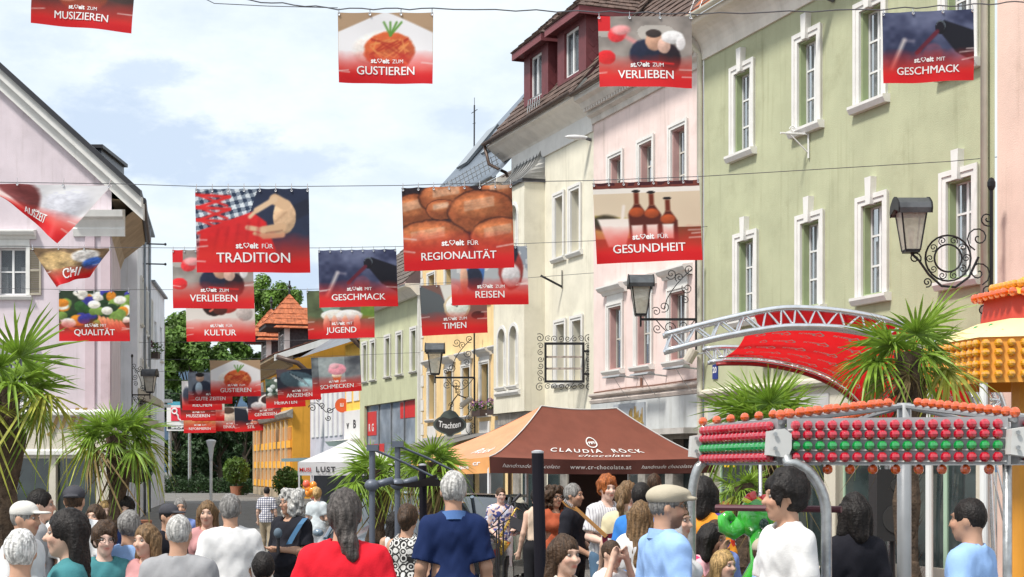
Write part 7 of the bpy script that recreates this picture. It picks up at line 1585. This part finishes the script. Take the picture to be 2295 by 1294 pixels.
        fz = {'short': .055, 'crop': .06, 'curly': .062, 'mop': .05, 'long': .065, 'bob': .052, 'pony': .062, 'lowpony': .07, 'bun': .062, 'wild': .05}[st_]
        carve = [(*HE((0, -.115, -.045), (.064, .075, .11)), .02), (*HE((0, -.06, -.1), (.07, .09, .075)), .02)]
        if st_ in ('short', 'crop', 'mop', 'curly'): carve += [(*HE((0, -.01, -.13), (.12, .10, .075)), .02), (*HE((-.085, .0, -.05), (.03, .035, .05)), .01), (*HE((.085, .0, -.05), (.03, .035, .05)), .01)]
        fre = {'curly': 95, 'wild': 80, 'mop': 60}.get(st_, 40); am = {'curly': .010, 'wild': .012, 'mop': .009, 'short': .004, 'crop': .002}.get(st_, .004)
        jf = jitter(am, fre, len(label)); j2 = lambda x, y, z: jf(x, y, z) + .0028 * np.sin(22 * np.arctan2(x - hc[0], y - hc[1]) + 3 * np.sin(24 * z)) + (.0022 * np.sin(150 * x + 40 * y + 6 * np.sin(9 * z)) if st_ in ('long', 'pony', 'lowpony', 'bob') else 0)
        Vh, Fh = sdf_mesh(HP, min(h, .011) if fine is None else fine, carve=carve, disp=j2); place('hair', np_mesh('hair', Vh, Fh, hairm(hcx)), root)
    if hat:
        kind, mt = hat
        if kind == 'flat': HP = [(*HE((0, .02, .065), (.098, .115, .068)), .02), (*HE((0, -.03, .08), (.09, .11, .045)), .03), (*HE((0, -.115, .052), (.07, .062, .014)), .02)]
        else: HP = [(*HE((0, .015, .055), (.088, .105, .08)), .02), (*HE((0, -.125, .048) if kind == 'cap' else (0, .15, .048), (.065, .07, .010)), .015)]
        Vh, Fh = sdf_mesh(HP, min(h, .01), cut=lambda x, y, z: (hc[2] + .03 - .12 * 0) - z + 0 * x + 0 * y); place('cap', np_mesh('cap', Vh, Fh, mt), root)
    # ---- clothes
    if top:
        mt, sleeve, hem, neckz = top[:4]; q = .016 if bw <= 1.1 else .018; fold = jitter(.006, 26, len(label) + 3); lf = jitter(.0035, 55, len(label) + 9)
        TP = torso(q)
        if hem < .92: TP += [(*sd_cone((0, .01, .97), (0, .01, hem + .02), .16 * (.6 + .4 * bw) + q, .165 * (.6 + .4 * bw) + q, .78), .05)]
        if sleeve > 0:
            for i in (0, 1):
                a, e_, w_ = S[i], el[i], wr[i]
                if sleeve <= 1: TP += [(*sd_cone(a, a + (e_ - a) * sleeve, .056 * (.6 + .4 * bw) + q, .058 * (.7 + .3 * bw) + q), .03)]
                else: TP += [(*sd_cone(a, e_, .06 * (.6 + .4 * bw) + q, .05 + q), .03), (*sd_cone(e_, e_ + (w_ - e_) * (sleeve - 1), .05 + q, .042 + q), .02)]
        ends = []
        if 0 < sleeve:
            for i in (0, 1):
                a, e_, w_ = S[i], el[i], wr[i]
                if sleeve <= 1: c_, nn_ = a + (e_ - a) * sleeve, (e_ - a)
                else: c_, nn_ = e_ + (w_ - e_) * (sleeve - 1), (w_ - e_)
                ends.append((c_, nn_ / np.linalg.norm(nn_)))
        nk = bend((0, -.02, neckz))
        def cut(x, y, z):
            c_ = np.maximum(hem - z + 0 * x + 0 * y, np.where(np.abs(x - nb[0]) + 0 * y < .062, z - (neckz + .045 + .3 * (y - nb[1])), -1))
            for (p_, n_) in ends: c_ = np.maximum(c_, np.where(np.sqrt((x - p_[0]) ** 2 + (y - p_[1]) ** 2 + (z - p_[2]) ** 2) < .13, (x - p_[0]) * n_[0] + (y - p_[1]) * n_[1] + (z - p_[2]) * n_[2], -1))
            if sleeve <= 0: c_ = np.maximum(c_, np.abs(x) + 0 * y - (sh + .005) + np.maximum(0, z - 1.42) * .8 + 0 * y)
            d_ = -(np.sqrt((x - nk[0]) ** 2 + ((y - nk[1] - .02) * .85) ** 2 + ((z - nk[2] - .06) * .8) ** 2) - .066)
            return np.maximum(c_, d_)
        Vt, Ft = sdf_mesh(TP, h * 1.0, cut=cut, disp=lambda x, y, z: fold(x, y, z) * np.clip((1.5 - z) * 1.6, .3, 1) + lf(x, y, z) - .010 * (1 - np.abs(np.sin(13 * (z * .9 + x * .6) + 2.6 * np.sin(6 * y + 5 * x + len(label)) + 2.2 * np.sin(7 * z)))) ** 3 * np.clip((1.52 - z) * 4, .15, 1)); sh_o = place('shirt', np_mesh('shirt', Vt, Ft, mt), root)
        if len(top) > 4 and top[4]:
            cm = MB(); r0 = .084
            for s in (0,):
                cm.grid(lambda u, v: tuple(nb + np.array([(r0 + .016 * (1 - v)) * math.sin((u - .5) * 5.2), .0 + (r0 + .012 * (1 - v)) * math.cos((u - .5) * 5.2) * .95, -.002 + .058 * v - .05 * abs(2 * u - 1) ** 2])), 20, 3)
            cm.build('collar', top[4], root, True)
    if bottom:
        mt, ln_ = bottom[:2]; q = .014; BP = [(*sd_cone((0, .01, 1.02), (0, .01, .93), .135 * (.6 + .4 * bw) + q, .155 * (.6 + .4 * bw) + q, .76 + .15 * (bw - 1)), .04)]
        if skirt: BP += [(*sd_cone((0, .01, .95), (0, .01, ln_), .16, .21, .8), .05)]
        else:
            for i in (0, 1): BP += leg(i, q + (.014 if ln_ > .3 and not sit else .006))
        if sit: cutb = lambda x, y, z: (z - 1.05) + 0 * x + 0 * y
        else: cutb = lambda x, y, z: np.maximum(z - 1.05, ln_ - z) + 0 * x + 0 * y
        jb = jitter(.004, 30, len(label)); Vb, Fb = sdf_mesh(BP, h * 1.15, cut=cutb, disp=lambda x, y, z: jb(x, y, z)); place('skirt' if skirt else 'trousers', np_mesh('trousers', Vb, Fb, mt), root)
    for i in (0, 1):
        Vs, Fs_ = sdf_mesh(foot(i, .010), max(h, .014), cut=lambda x, y, z: z - .1 + 0 * x + 0 * y); place('shoe', np_mesh('shoe', Vs, Fs_, M('shoe_%.2f_%.2f' % (shoes[0], shoes[2]), shoes, .5)), root)
    root['_j'] = [float(v) for a in (*wr, *el, hc, nb) for v in a]
    return root
def wpt(root, i):      # world position of wrist 0/1, elbow 2/3, head 4, neck 5
    a = root['_j'][3 * i:3 * i + 3]; s = root.scale[0]; r = root.rotation_euler[2]; c, n = math.cos(r), math.sin(r); return Vector((root.location.x + s * (a[0] * c - a[1] * n), root.location.y + s * (a[0] * n + a[1] * c), root.location.z + s * a[2]))
def cloth(name, col, pat=None, var=.07, vs_=8): return M('cloth_' + name, col, .85, var=var, vs_=vs_, bump=.15, bs=120, spec=.2, pat=pat)
def checks(c1, c2, sc):
    def f(nn, L, mapped, nz, mix, ramp, c):
        out = None
        for ax in ((1, 0, 0), (0, 0, 1)):
            w = nn('ShaderNodeTexWave', wave_type='BANDS', bands_direction='X' if ax[0] else 'Z'); L(mapped((1, 1, 1)), w.inputs['Vector']); w.inputs['Scale'].default_value = sc; w.inputs['Distortion'].default_value = 0
            q = ramp(w.outputs['Fac'], .55, .75, 0, .8); out = mix(q, c1 if out is None else out, c2)
        return out
    return f
def stripes(c1, c2, sc):
    def f(nn, L, mapped, nz, mix, ramp, c):
        w = nn('ShaderNodeTexWave', wave_type='BANDS', bands_direction='X'); L(mapped((1, 1, 1)), w.inputs['Vector']); w.inputs['Scale'].default_value = sc; return mix(ramp(w.outputs['Fac'], .8, .92), c1, c2)
    return f
def blotch(cols, sc):
    def f(nn, L, mapped, nz, mix, ramp, c):
        v = nn('ShaderNodeTexVoronoi'); L(mapped((1, 1, 1)), v.inputs['Vector']); v.inputs['Scale'].default_value = sc; s = nn('ShaderNodeSeparateColor'); L(v.outputs['Color'], s.inputs[0]); out = cols[0]
        for i, q in enumerate(cols[1:]): out = mix(ramp(s.outputs[i % 3], .55, .6), out, q)
        return out
    return f
def rings(c1, c2, sc):
    def f(nn, L, mapped, nz, mix, ramp, c):
        v = nn('ShaderNodeTexVoronoi'); L(mapped((1, 1, 1)), v.inputs['Vector']); v.inputs['Scale'].default_value = sc; v.inputs['Randomness'].default_value = .25; m_ = nn('ShaderNodeMath', operation='MULTIPLY'); L(v.outputs['Distance'], m_.inputs[0]); m_.inputs[1].default_value = 22.; s_ = nn('ShaderNodeMath', operation='SINE'); L(m_.outputs[0], s_.inputs[0]); return mix(ramp(s_.outputs[0], -.1, .1), c1, c2)
    return f
JEAN = cloth('jeans', (.09, .16, .25), vs_=4, var=.2); DARKP = cloth('black_trousers', (.015, .015, .018)); WHP = cloth('white_trousers', (.68, .68, .70)); KHAKI = cloth('khaki', (.32, .26, .18)); NAVYP = cloth('navy_trousers', (.03, .04, .07))
REDT = cloth('red_tee', lin((206, 28, 44))); NAVY = cloth('navy_polo', lin((24, 40, 80)), vs_=4); LBLUE = cloth('light_blue_shirt', lin((150, 184, 232)), vs_=5, var=.1); BLACKT = cloth('black_tee', (.014, .014, .02)); WHT = cloth('white_tee', (.70, .69, .68)); BLUEP = cloth('mid_blue_polo', lin((58, 122, 196)))
GREYP2 = cloth('grey_tee', (.3, .3, .31)); BEIGE = cloth('beige_top', lin((206, 184, 164))); PINKT = cloth('pink_floral', lin((196, 66, 110)), blotch([lin((206, 96, 132)), lin((196, 60, 104)), lin((236, 180, 190))], 22)); 
SAXS = cloth('blue_print_shirt', (.5, .5, .6), blotch([lin((206, 210, 226)), lin((92, 100, 160)), lin((70, 76, 130)), lin((222, 196, 186))], 26)); RAIN = cloth('rainbow_batik', (.5, .3, .3), blotch([lin((210, 60, 40)), lin((70, 150, 60)), lin((80, 60, 140)), lin((230, 150, 50))], 17)); CHK = cloth('check_shirt', (.6, .6, .62), checks(lin((226, 224, 226)), lin((60, 66, 96)), 5.5)); STRP = cloth('striped_shirt', (.7, .7, .72), stripes((.66, .65, .66), (.34, .32, .36), 12)); RING = cloth('ring_pattern', (.6, .6, .6), rings((.66, .65, .62), (.03, .03, .03), 15)); YELT = cloth('pale_yellow', (.66, .58, .38)); BLSH = cloth('dusty_blue_shirt', lin((120, 140, 196)))
CAPW = cloth('oatmeal_cap', lin((180, 170, 150))); CAPN = cloth('white_cap', (.62, .6, .56)); CAPD = cloth('dark_cap', (.06, .06, .07)); TEAL = cloth('teal_top', (.06, .22, .24)); ROSEC = cloth('rose_top', (.5, .25, .25))
# ---- foreground
p_red = person('heavy man in red T-shirt seen from behind, grey-brown hair in a low ponytail', 772, 1102, 8.4, 172, arms=('out', 'out'), top=(REDT, .95, .80, 1.44), bottom=(JEAN, .1), hair=('lowpony', 'darkgrey'), h=.010, build=1.16, tone=1, turn=8, fine=.008)
p_navy = person('silver-haired man in navy polo seen from behind', 1016, 1060, 11.3, 188, arms=('rest', 'rest'), top=(NAVY, .85, .84, 1.45, cloth('denim_collar', lin((84, 116, 168)))), bottom=(KHAKI, .1), hair=('short', 'silver'), h=.010, build=.98, tone=1, fine=.008)
p_cap = person('bearded man in flat cap, glasses and light blue shirt with rolled sleeves', 1492, 1090, 9.6, 112, turn=-14, arms=('hold_low', 'hold_low'), top=(LBLUE, 1.25, .82, 1.45, LBLUE), bottom=(NAVYP, .1), hair=('crop', 'grey'), h=.011, tone=1, hat=('flat', CAPW), glasses=True, beard=.9, fine=.008, build=.96)
p_girl = person('girl with long brown hair looking past the camera', 1266, 1203, 9.0, 28, arms=('rest', 'rest'), top=(cloth('cream_strap_top', (.6, .55, .48)), 0, .9, 1.36), bottom=(JEAN, .1), hair=('long', 'brown'), h=.010, tone=0, female=True, fine=.008, turn=8)
p_boy = person('small boy in white T-shirt with fingers in his ears', 1370, 1212, 11.7, 48, arms=('ear', 'ear'), top=(WHT, .7, .86, 1.44), bottom=(NAVYP, .5), hair=('crop', 'brown'), h=.013, tone=0)
p_tall = person('dark-haired man in white T-shirt seen from the side at the carousel', 1760, 1064, 9.2, 285, arms=('hold', 'rest'), top=(WHT, .8, .84, 1.45), bottom=(JEAN, .1), hair=('mop', 'dark'), h=.012, tone=1, turn=-10, build=1.05)
p_gl = person('woman in white T-shirt holding a wine glass behind the flat cap man', 1512, 1128, 10.4, 60, arms=('hold', 'hold_low'), top=(WHT, .85, .84, 1.44), bottom=(JEAN, .1), hair=('bob', 'light'), h=.014, tone=0, female=True)
p_pink = person('woman in pink floral top leaning forward, sunglasses pushed into dark bob', 1540, 1166, 11.3, 62, H=1.62, arms=('face', 'hold_low'), top=(PINKT, 0, .86, 1.40), bottom=(JEAN, .1), hair=('bob', 'dark'), h=.013, tone=3, female=True, lean=.35)
person('boy in dusty blue collared shirt behind the leaning woman', 1604, 1168, 12.3, 20, arms=('rest', 'rest'), top=(BLSH, .8, .86, 1.44, BLSH), bottom=(NAVYP, .1), hair=('short', 'brown'), h=.016)
person('blond child beside the leaning woman', 1622, 1236, 10.6, 40, arms=('rest', 'hold'), top=(WHT, .8, .86, 1.44), bottom=(JEAN, .3), hair=('bob', 'blond'), h=.015)
person('woman in rainbow batik shirt with dark hair and a blond streak', 1578, 1071, 12.8, 160, arms=('rest', 'rest'), top=(RAIN, .9, .84, 1.44), bottom=(DARKP, .1), hair=('bob', 'dark'), h=.014, female=True, tone=2)
person('child with red headband behind the rainbow shirt', 1627, 1128, 15, 30, arms=('rest', 'rest'), top=(WHT, .8, .86, 1.44), bottom=(JEAN, .1), hair=('bob', 'red'), h=.018)
person('long-haired woman between the blue polo and the flat cap man', 1436, 1126, 12.8, 170, arms=('rest', 'rest'), top=(WHT, .8, .86, 1.44), bottom=(JEAN, .1), hair=('long', 'light'), h=.014, female=True)
# ---- the band and listeners
p_sax = person('saxophonist with glasses, blue print shirt and white shorts', 1122, 1094, 24, 14, arms=('hold_low', 'hold'), top=(SAXS, .85, .82, 1.45, SAXS), bottom=(WHP, .46), hair=('crop', 'brown'), h=.014, tone=2, glasses=True)
p_hip = person('woman in beige crop top and black trousers, hand on hip, behind the black pole', 1203, 1096, 21, 190, arms=('hip', 'rest'), top=(BEIGE, 0, 1.02, 1.38), bottom=(DARKP, .08), hair=('bun', 'dark'), h=.016, female=True, tone=0)
p_tab = person('grey-haired man in black polo holding a tablet', 1284, 1086, 17.6, 66, arms=('hold_low', 'hold_low'), top=(BLACKT, .75, .86, 1.46, BLACKT), bottom=(DARKP, .1), hair=('short', 'grey'), h=.013, tone=1, beard=.45)
p_git = person('red-haired guitarist in white striped shirt', 1361, 1070, 17.3, 22, arms=('hold', 'hold_low'), top=(STRP, .8, .8, 1.42, STRP), bottom=(JEAN, .1), hair=('mop', 'red'), h=.013, tone=2)
person('woman with ponytail and pale yellow top beside the guitarist', 1396, 1090, 16.4, 170, arms=('hold', 'rest'), top=(YELT, .6, .86, 1.44), bottom=(NAVYP, .1), hair=('pony', 'light'), h=.015, female=True)
person('young man with brown fringe behind the pale yellow top', 1408, 1084, 20.5, 40, arms=('rest', 'rest'), top=(GREYP2, .8, .86, 1.44), bottom=(NAVYP, .1), hair=('mop', 'light'), h=.017, tone=2)
p_blu = person('man in mid blue polo seen from behind his shoulder', 1438, 1083, 13.6, 150, arms=('rest', 'rest'), top=(BLUEP, .75, .82, 1.45, BLUEP), bottom=(NAVYP, .1), hair=('crop', 'dark'), h=.013, tone=1, build=1.08)
person('dark-haired man behind the blue polo and flat cap', 1466, 1064, 20, 170, arms=('rest', 'rest'), top=(GREYP2, .8, .86, 1.44), bottom=(NAVYP, .1), hair=('short', 'brown'), h=.018, tone=2)
person('woman with auburn curls and dark glasses behind the black polo', 1243, 1092, 18.6, 30, arms=('rest', 'rest'), top=(cloth('rust_top', (.4, .09, .04)), .6, .86, 1.42), bottom=(DARKP, .1), hair=('wild', 'brown'), h=.016, female=True, tone=1, glasses='dark')
person('woman in black and white ring-pattern dress with hair up', 914, 1132, 13, 165, arms=('rest', 'rest'), top=(RING, 0, .62, 1.40), bottom=(RING, .5), hair=('bun', 'brown'), h=.013, female=True, tone=1, skirt=True)
person('woman with long dark hair in white top by the parked car', 884, 1150, 16.5, 200, arms=('hold', 'rest'), top=(WHT, 0, .88, 1.40), bottom=(JEAN, .1), hair=('long', 'dark'), h=.016, female=True, tone=1)
p_mic = person('grey curly-haired man in black T-shirt with moustache and shoulder strap', 652, 1100, 15.8, 322, arms=('hold_low', 'mic'), top=(BLACKT, .85, .82, 1.42), bottom=(DARKP, .1), hair=('wild', 'silver'), h=.013, tone=1, build=1.3, glasses=True, moustache=(1.2, 1.15, 1.1), turn=-14)
person('man in white and navy checked shirt walking away', 598, 1092, 34, 176, arms=('rest', 'rest'), top=(CHK, .8, .84, 1.45, CHK), bottom=(KHAKI, .1), hair=('crop', 'dark'), h=.02, build=1.1, stride=.12)
person('woman with white trousers and light top at the balloon tent', 711, 1094, 28, 170, arms=('fold', 'rest'), top=(cloth('pale_print', (.55, .6, .62)), .7, .86, 1.44), bottom=(WHP, .1), hair=('bun', 'blond'), h=.02, female=True)
person('seated listener with dark hair beside the saxophonist', 1062, 1152, 27, 20, H=1.45, arms=('rest', 'rest'), top=(DARKP, .8, .86, 1.44), bottom=(DARKP, .1), hair=('bob', 'dark'), h=.022, sit=False)
person('listener in black top behind the saxophonist, dark bob', 1166, 1150, 28, 340, H=1.5, arms=('rest', 'rest'), top=(BLACKT, .8, .86, 1.44), bottom=(DARKP, .1), hair=('bob', 'brown'), h=.022)
person('woman in magenta print dress by the drum behind the navy polo', 1083, 1150, 25, 10, H=1.5, arms=('rest', 'rest'), top=(cloth('magenta_print', lin((220, 60, 130)), blotch([lin((226, 70, 140)), lin((240, 200, 220)), lin((200, 40, 100))], 20)), .5, .6, 1.42), bottom=(DARKP, .5), hair=('bob', 'dark'), h=.022, female=True)
# ---- crowd on the left
L_ = [('man in white peaked cap at the edge of the crowd, looking to the palm', 54, 1125, 11, 80, WHT, ('crop', 'grey'), 1, dict(hat=('cap', CAPN))),
      ('dark-haired young man behind the white cap', 90, 1099, 13, 100, GREYP2, ('short', 'dark'), 0, {}),
      ('man with backward cap and sunglasses on it, seen from behind', 166, 1090, 13, 185, WHT, ('crop', 'brown'), 1, dict(hat=('cap_back', CAPD), build=1.1)),
      ('woman with big dark hair in profile, close to the white cap man', 152, 1145, 8.3, 285, TEAL, ('long', 'dark'), 0, dict(female=True, h=.013)),
      ('man with white hair and pale shirt at the crowd edge', 46, 1190, 8.0, 190, WHT, ('short', 'white'), 1, dict(h=.013, build=1.1)),
      ('round-faced woman with brown bob below the palm', 213, 1133, 15, 350, ROSEC, ('bob', 'brown'), 0, dict(female=True)),
      ('woman with blond bob below the palm trunk', 237, 1124, 17, 20, WHT, ('bob', 'blond'), 2, dict(female=True)),
      ('man with dark mop of hair below the script shop', 282, 1120, 17, 10, NAVY, ('mop', 'dark'), 0, {}),
      ('person with glasses and short brown hair in teal', 234, 1176, 11, 25, TEAL, ('mop', 'brown'), 2, dict(glasses=True)),
      ('broad man in light shirt seen from behind, next to the glasses wearer', 290, 1147, 11.2, 180, LBLUE, ('short', 'grey'), 1, dict(build=1.15)),
      ('woman in rose top with light hair behind the broad man', 329, 1178, 11, 330, ROSEC, ('bob', 'light'), 0, dict(female=True)),
      ('bald-topped man in pale T-shirt with a shoulder strap seen from behind', 401, 1156, 9.6, 178, GREYP2, ('crop', 'silver'), 1, dict(build=1.2, h=.013)),
      ('man in dark cap beyond the bald-topped man', 378, 1130, 14, 60, BLACKT, ('crop', 'dark'), 1, dict(hat=('cap', CAPD))),
      ('woman with long light brown hair facing the square', 464, 1125, 15, 5, ROSEC, ('long', 'light'), 0, dict(female=True)),
      ('tall man with short grey hair in the crowd gap', 404, 1118, 19, 15, BLSH, ('short', 'grey'), 1, {}),
      ('broad man in white shirt with grey hair beside the curly-haired man', 516, 1110, 12.5, 200, WHT, ('short', 'grey'), 1, dict(build=1.2)),
      ('child in navy with dark hair in front of the broad white shirt', 590, 1240, 9.8, 190, NAVY, ('short', 'dark'), 0, {}),
      ('child in light cap at the carousel', 1716, 1206, 10.1, 80, LBLUE, ('crop', 'brown'), 0, dict(hat=('cap', CAPW))),
      ('dark-haired woman in black at the loudspeaker', 1915, 1109, 10.4, 190, BLACKT, ('bob', 'dark'), 1, dict(female=True)),
      ('man in light shirt with cropped hair beside the pagoda ride', 2174, 1119, 9.2, 230, LBLUE, ('crop', 'dark'), 1, {})]
for (lb, x, y, d, f, tp, hr, tn, kw) in L_:
    kw = dict(kw); kw.setdefault('h', .017); person(lb, x, y, d, f, arms=('rest', 'rest'), top=(tp, .8, .84, 1.44), bottom=(JEAN if (x % 2) else NAVYP, .1), hair=hr, tone=tn, group=None, **kw)

# ------------------------------------------------------------------ things people hold
BRASS = M('brass', (.62, .40, .10), .22, .95, var=.15, vs_=8)
w0, w1 = wpt(p_sax, 0), wpt(p_sax, 1); t = thing('saxophone', 'brass alto saxophone held by the man in the blue print shirt', 'saxophone', (w0 + w1) / 2 + Vector((0, -.03, 0)), math.radians(14)); 
m = MB(); m.tube([(.24, .0, .36), (.19, 0, .39), (.15, 0, .33), (.0, -.01, .08), (-.14, -.02, -.16), (-.19, -.04, -.27), (-.17, -.08, -.33), (-.1, -.11, -.31), (-.05, -.13, -.22), (-.02, -.15, -.12)], [.009, .012, .016, .023, .032, .038, .042, .046, .055, .085], 14); m.build('tube', BRASS, t, smooth=True)
for k in range(9): u = k / 8; MB().tube([(.10 - .2 * u, -.045, .24 - .33 * u), (.10 - .2 * u, -.06, .25 - .33 * u)], .017, 10).build('key', BRASS, t)
MB().tube([(.13, -.04, .3), (-.12, -.055, -.1)], .006, 6).build('key_rod', BRASS, t); MB().tube([(.24, 0, .36), (.28, 0, .33)], .012, 8).build('mouthpiece', DARKM, t); MB().tube([(.1, .02, .26), (.12, .06, .42), (.06, .1, .5)], .006, 5).build('strap', DARKM, t)
def mic_stand(x, d, zt, label, boom=(-.25, 0, -.15)):
    t = thing('microphone_stand', label, 'mic stand', (pxx(x, d), d, 0), 0, 'microphone stands of the band'); MB().tube([(0, 0, .02), (0, 0, zt)], .013, 8).build('pole', DARKM, t)
    for k in range(3): a = k * 2.09 + .5; MB().tube([(0, 0, .22), (.35 * math.cos(a), .35 * math.sin(a), .01)], .01, 6).build('leg', DARKM, t)
    b = Vector((0, 0, zt)); e = b + Vector(boom); MB().tube([b - Vector(boom) * .4, e], .009, 6).build('boom', DARKM, t); MB().tube([e, e + Vector(boom).normalized() * .16], .024, 10).build('microphone', DARKM, t); return t
mic_stand(1118, 22.6, 1.28, 'black microphone stand with boom in front of the saxophone', (.22, 0, .24)); mic_stand(1128, 22.9, 1.2, 'second black stand close behind the microphone boom', (-.3, 0, -.14)); mic_stand(1113, 22.3, 1.1, 'short black stand at the saxophonist feet', (-.2, .1, -.2))
t = thing('music_stand', 'black folding music stand beside the saxophonist', 'music stand', (pxx(1180, 23), 23, 0)); MB().tube([(0, 0, 0), (0, 0, 1.05)], .012, 6).build('pole', DARKM, t); MB().add([(-.25, -.05, 1.12), (.22, .0, .92), (.22, .12, 1.1), (-.25, .07, 1.3)], [(0, 1, 2, 3)]).add([(-.25, -.06, 1.12), (.22, -.01, .92), (.22, .11, 1.1), (-.25, .06, 1.3)], [(3, 2, 1, 0)]).build('desk', DARKM, t)
w1 = wpt(p_git, 1); t = thing('guitar', 'electric guitar with dark red body and maple neck pointing up', 'guitar', px(1362, 1206, 16.2), 0); t.scale = (.78, .78, .78)
MPL = M('maple_neck', (.46, .22, .06), .35, var=.1); GRD = M('dark_red_guitar', (.12, .012, .02), .2, coat=.8)
m = MB(); m.prism([(-.02, .05), (.08, .07), (.16, .02), (.22, -.08), (.24, -.2), (.16, -.27), (.05, -.24), (-.04, -.17), (-.07, -.07), (-.08, .02)], 'y', -.02, .02); m.build('body', GRD, t)
MB().add([(-.039, -.03, 0), (-.001, -.03, .04), (-.435, -.03, .436), (-.465, -.03, .404), (-.039, -.012, 0), (-.001, -.012, .04), (-.435, -.012, .436), (-.465, -.012, .404)], [(0, 3, 2, 1), (4, 5, 6, 7), (0, 1, 5, 4), (1, 2, 6, 5), (2, 3, 7, 6), (3, 0, 4, 7)]).build('neck', MPL, t)
MB().prism([(-.42, .36), (-.47, .42), (-.6, .52), (-.63, .5), (-.57, .43)], 'y', -.03, -.014).build('headstock', MPL, t)
for k in range(6): MB().tube([(-.5 - .02 * k, -.04, .42 + .016 * k), (-.48 - .02 * k, -.045, .455 + .016 * k)], .008, 6).build('tuning_peg', ALU, t)
for k in range(14): u = k / 14; MB().box(-.001, .001, -.033, -.031, -.02, .02).build('fret', ALU, t, loc=(-.03 - .38 * u, 0, .03 + .34 * u), rot=(0, math.radians(-48), 0))
MB().prism([(0, .0), (.1, -.02), (.14, -.12), (.06, -.16), (.0, -.1)], 'y', -.026, -.021).build('scratch_plate', PVC, t)
a, b = wpt(p_tab, 0), wpt(p_tab, 1); c_ = (a + b) / 2; t = thing('tablet', 'thin tablet held flat by the man in black polo', 'tablet', c_ + Vector((.08, -.02, .03)), math.radians(-20)); MB().box(-.15, .15, -.1, .1, 0, .012).build('case', M('tablet_grey', (.12, .12, .13), .4), t); MB().box(-.14, .14, -.09, .09, .0125, .014).build('screen', M('tablet_screen', (.3, .32, .34), .1, spec=1.), t)
w0 = wpt(p_gl, 0); t = thing('wine_glass', 'half-filled wine glass in the white T-shirt woman hand', 'wine glass', px(1516, 1240, 10.2) + Vector((0, 0, -.02)), 0)
GLS = M('clear_glass', (.8, .84, .86), .02, alpha=.28, spec=1., var=0); MB().lathe([(.034, 0), (.034, .003), (.006, .01), (.005, .085), (.03, .11), (.042, .15), (.040, .195), (.036, .22), (.034, .22), (.038, .19), (.039, .15), (.028, .115), (.001, .095)], 18).build('bowl', GLS, t, smooth=True); MB().lathe([(.001, .1), (.027, .115), (.036, .14), (.001, .14)], 16).build('wine', M('rose_wine', (.55, .24, .12), .05, alpha=.75), t, smooth=True)
w0 = wpt(p_mic, 1); t = thing('microphone', 'handheld microphone with grey windshield held by the curly-haired man', 'microphone', w0 + Vector((0, -.05, 0)), 0); MB().tube([(0, 0, -.04), (0, -.01, .12)], .018, 10).build('handle', DARKM, t); MB().ball((0, -.015, .17), .045, 12, 9, (1, 1, 1.2)).build('windshield', M('blue_grey_foam', (.10, .14, .18), .9), t, smooth=True)
t2 = thing('shoulder_strap', 'blue and brown camera strap over the curly-haired man shoulder', 'strap', p_mic.location, 0); sc_ = p_mic.scale[0]
pt = [Vector((.17, -.17, 1.46)), Vector((.13, -.24, 1.4)), Vector((.06, -.27, 1.28)), Vector((.02, -.29, 1.2))]; pt = [p * sc_ for p in pt]; m = MB()
for a, b in zip(pt, pt[1:]): m.add([a + Vector((-.03, 0, .01)), a + Vector((.03, 0, .02)), b + Vector((.03, 0, .02)), b + Vector((-.03, 0, .01)), a + Vector((-.03, .012, .01)), a + Vector((.03, .012, .02)), b + Vector((.03, .012, .02)), b + Vector((-.03, .012, .01))], [(0, 1, 2, 3), (4, 7, 6, 5), (0, 4, 5, 1), (2, 6, 7, 3)])
m.build('strap', M('blue_strap', lin((60, 104, 140)), .8), t2)
a = wpt(p_pink, 4); t = thing('sunglasses', 'dark sunglasses pushed up into the dark bob of the leaning woman', 'sunglasses', a + Vector((.03, -.09, .09)), math.radians(62))
for s in (-1, 1): MB().ball((s * .035, 0, 0), .03, 10, 7, (1, .35, .75)).build('lens', M('sun_lens', (.02, .02, .025), .08, coat=.8), t, smooth=True)
MB().tube([(-.07, .0, .005), (0, -.008, .008), (.07, 0, .005)], .004, 5).build('bridge', DARKM, t)
for o in bpy.data.objects:
    if o.name.startswith(('lettering', 'red_lettering')): o['kind'] = 'stuff'
t = thing('drum', 'small drum with pink shell on a chrome stand beside the saxophonist', 'drum', (pxx(1078, 25.2), 24.6, 0)); MB().tube([(0, 0, .55), (0, 0, .82)], .17, 22).build('shell', cloth('pink_drum_wrap', lin((226, 60, 130))), t); MB().tube([(0, 0, .821), (0, 0, .83)], .172, 22).build('head', PVC, t)
for k in range(3): a = k * 2.1; MB().tube([(0, 0, .55), (.22 * math.cos(a), .22 * math.sin(a), 0)], .012, 6).build('leg', ALU, t)
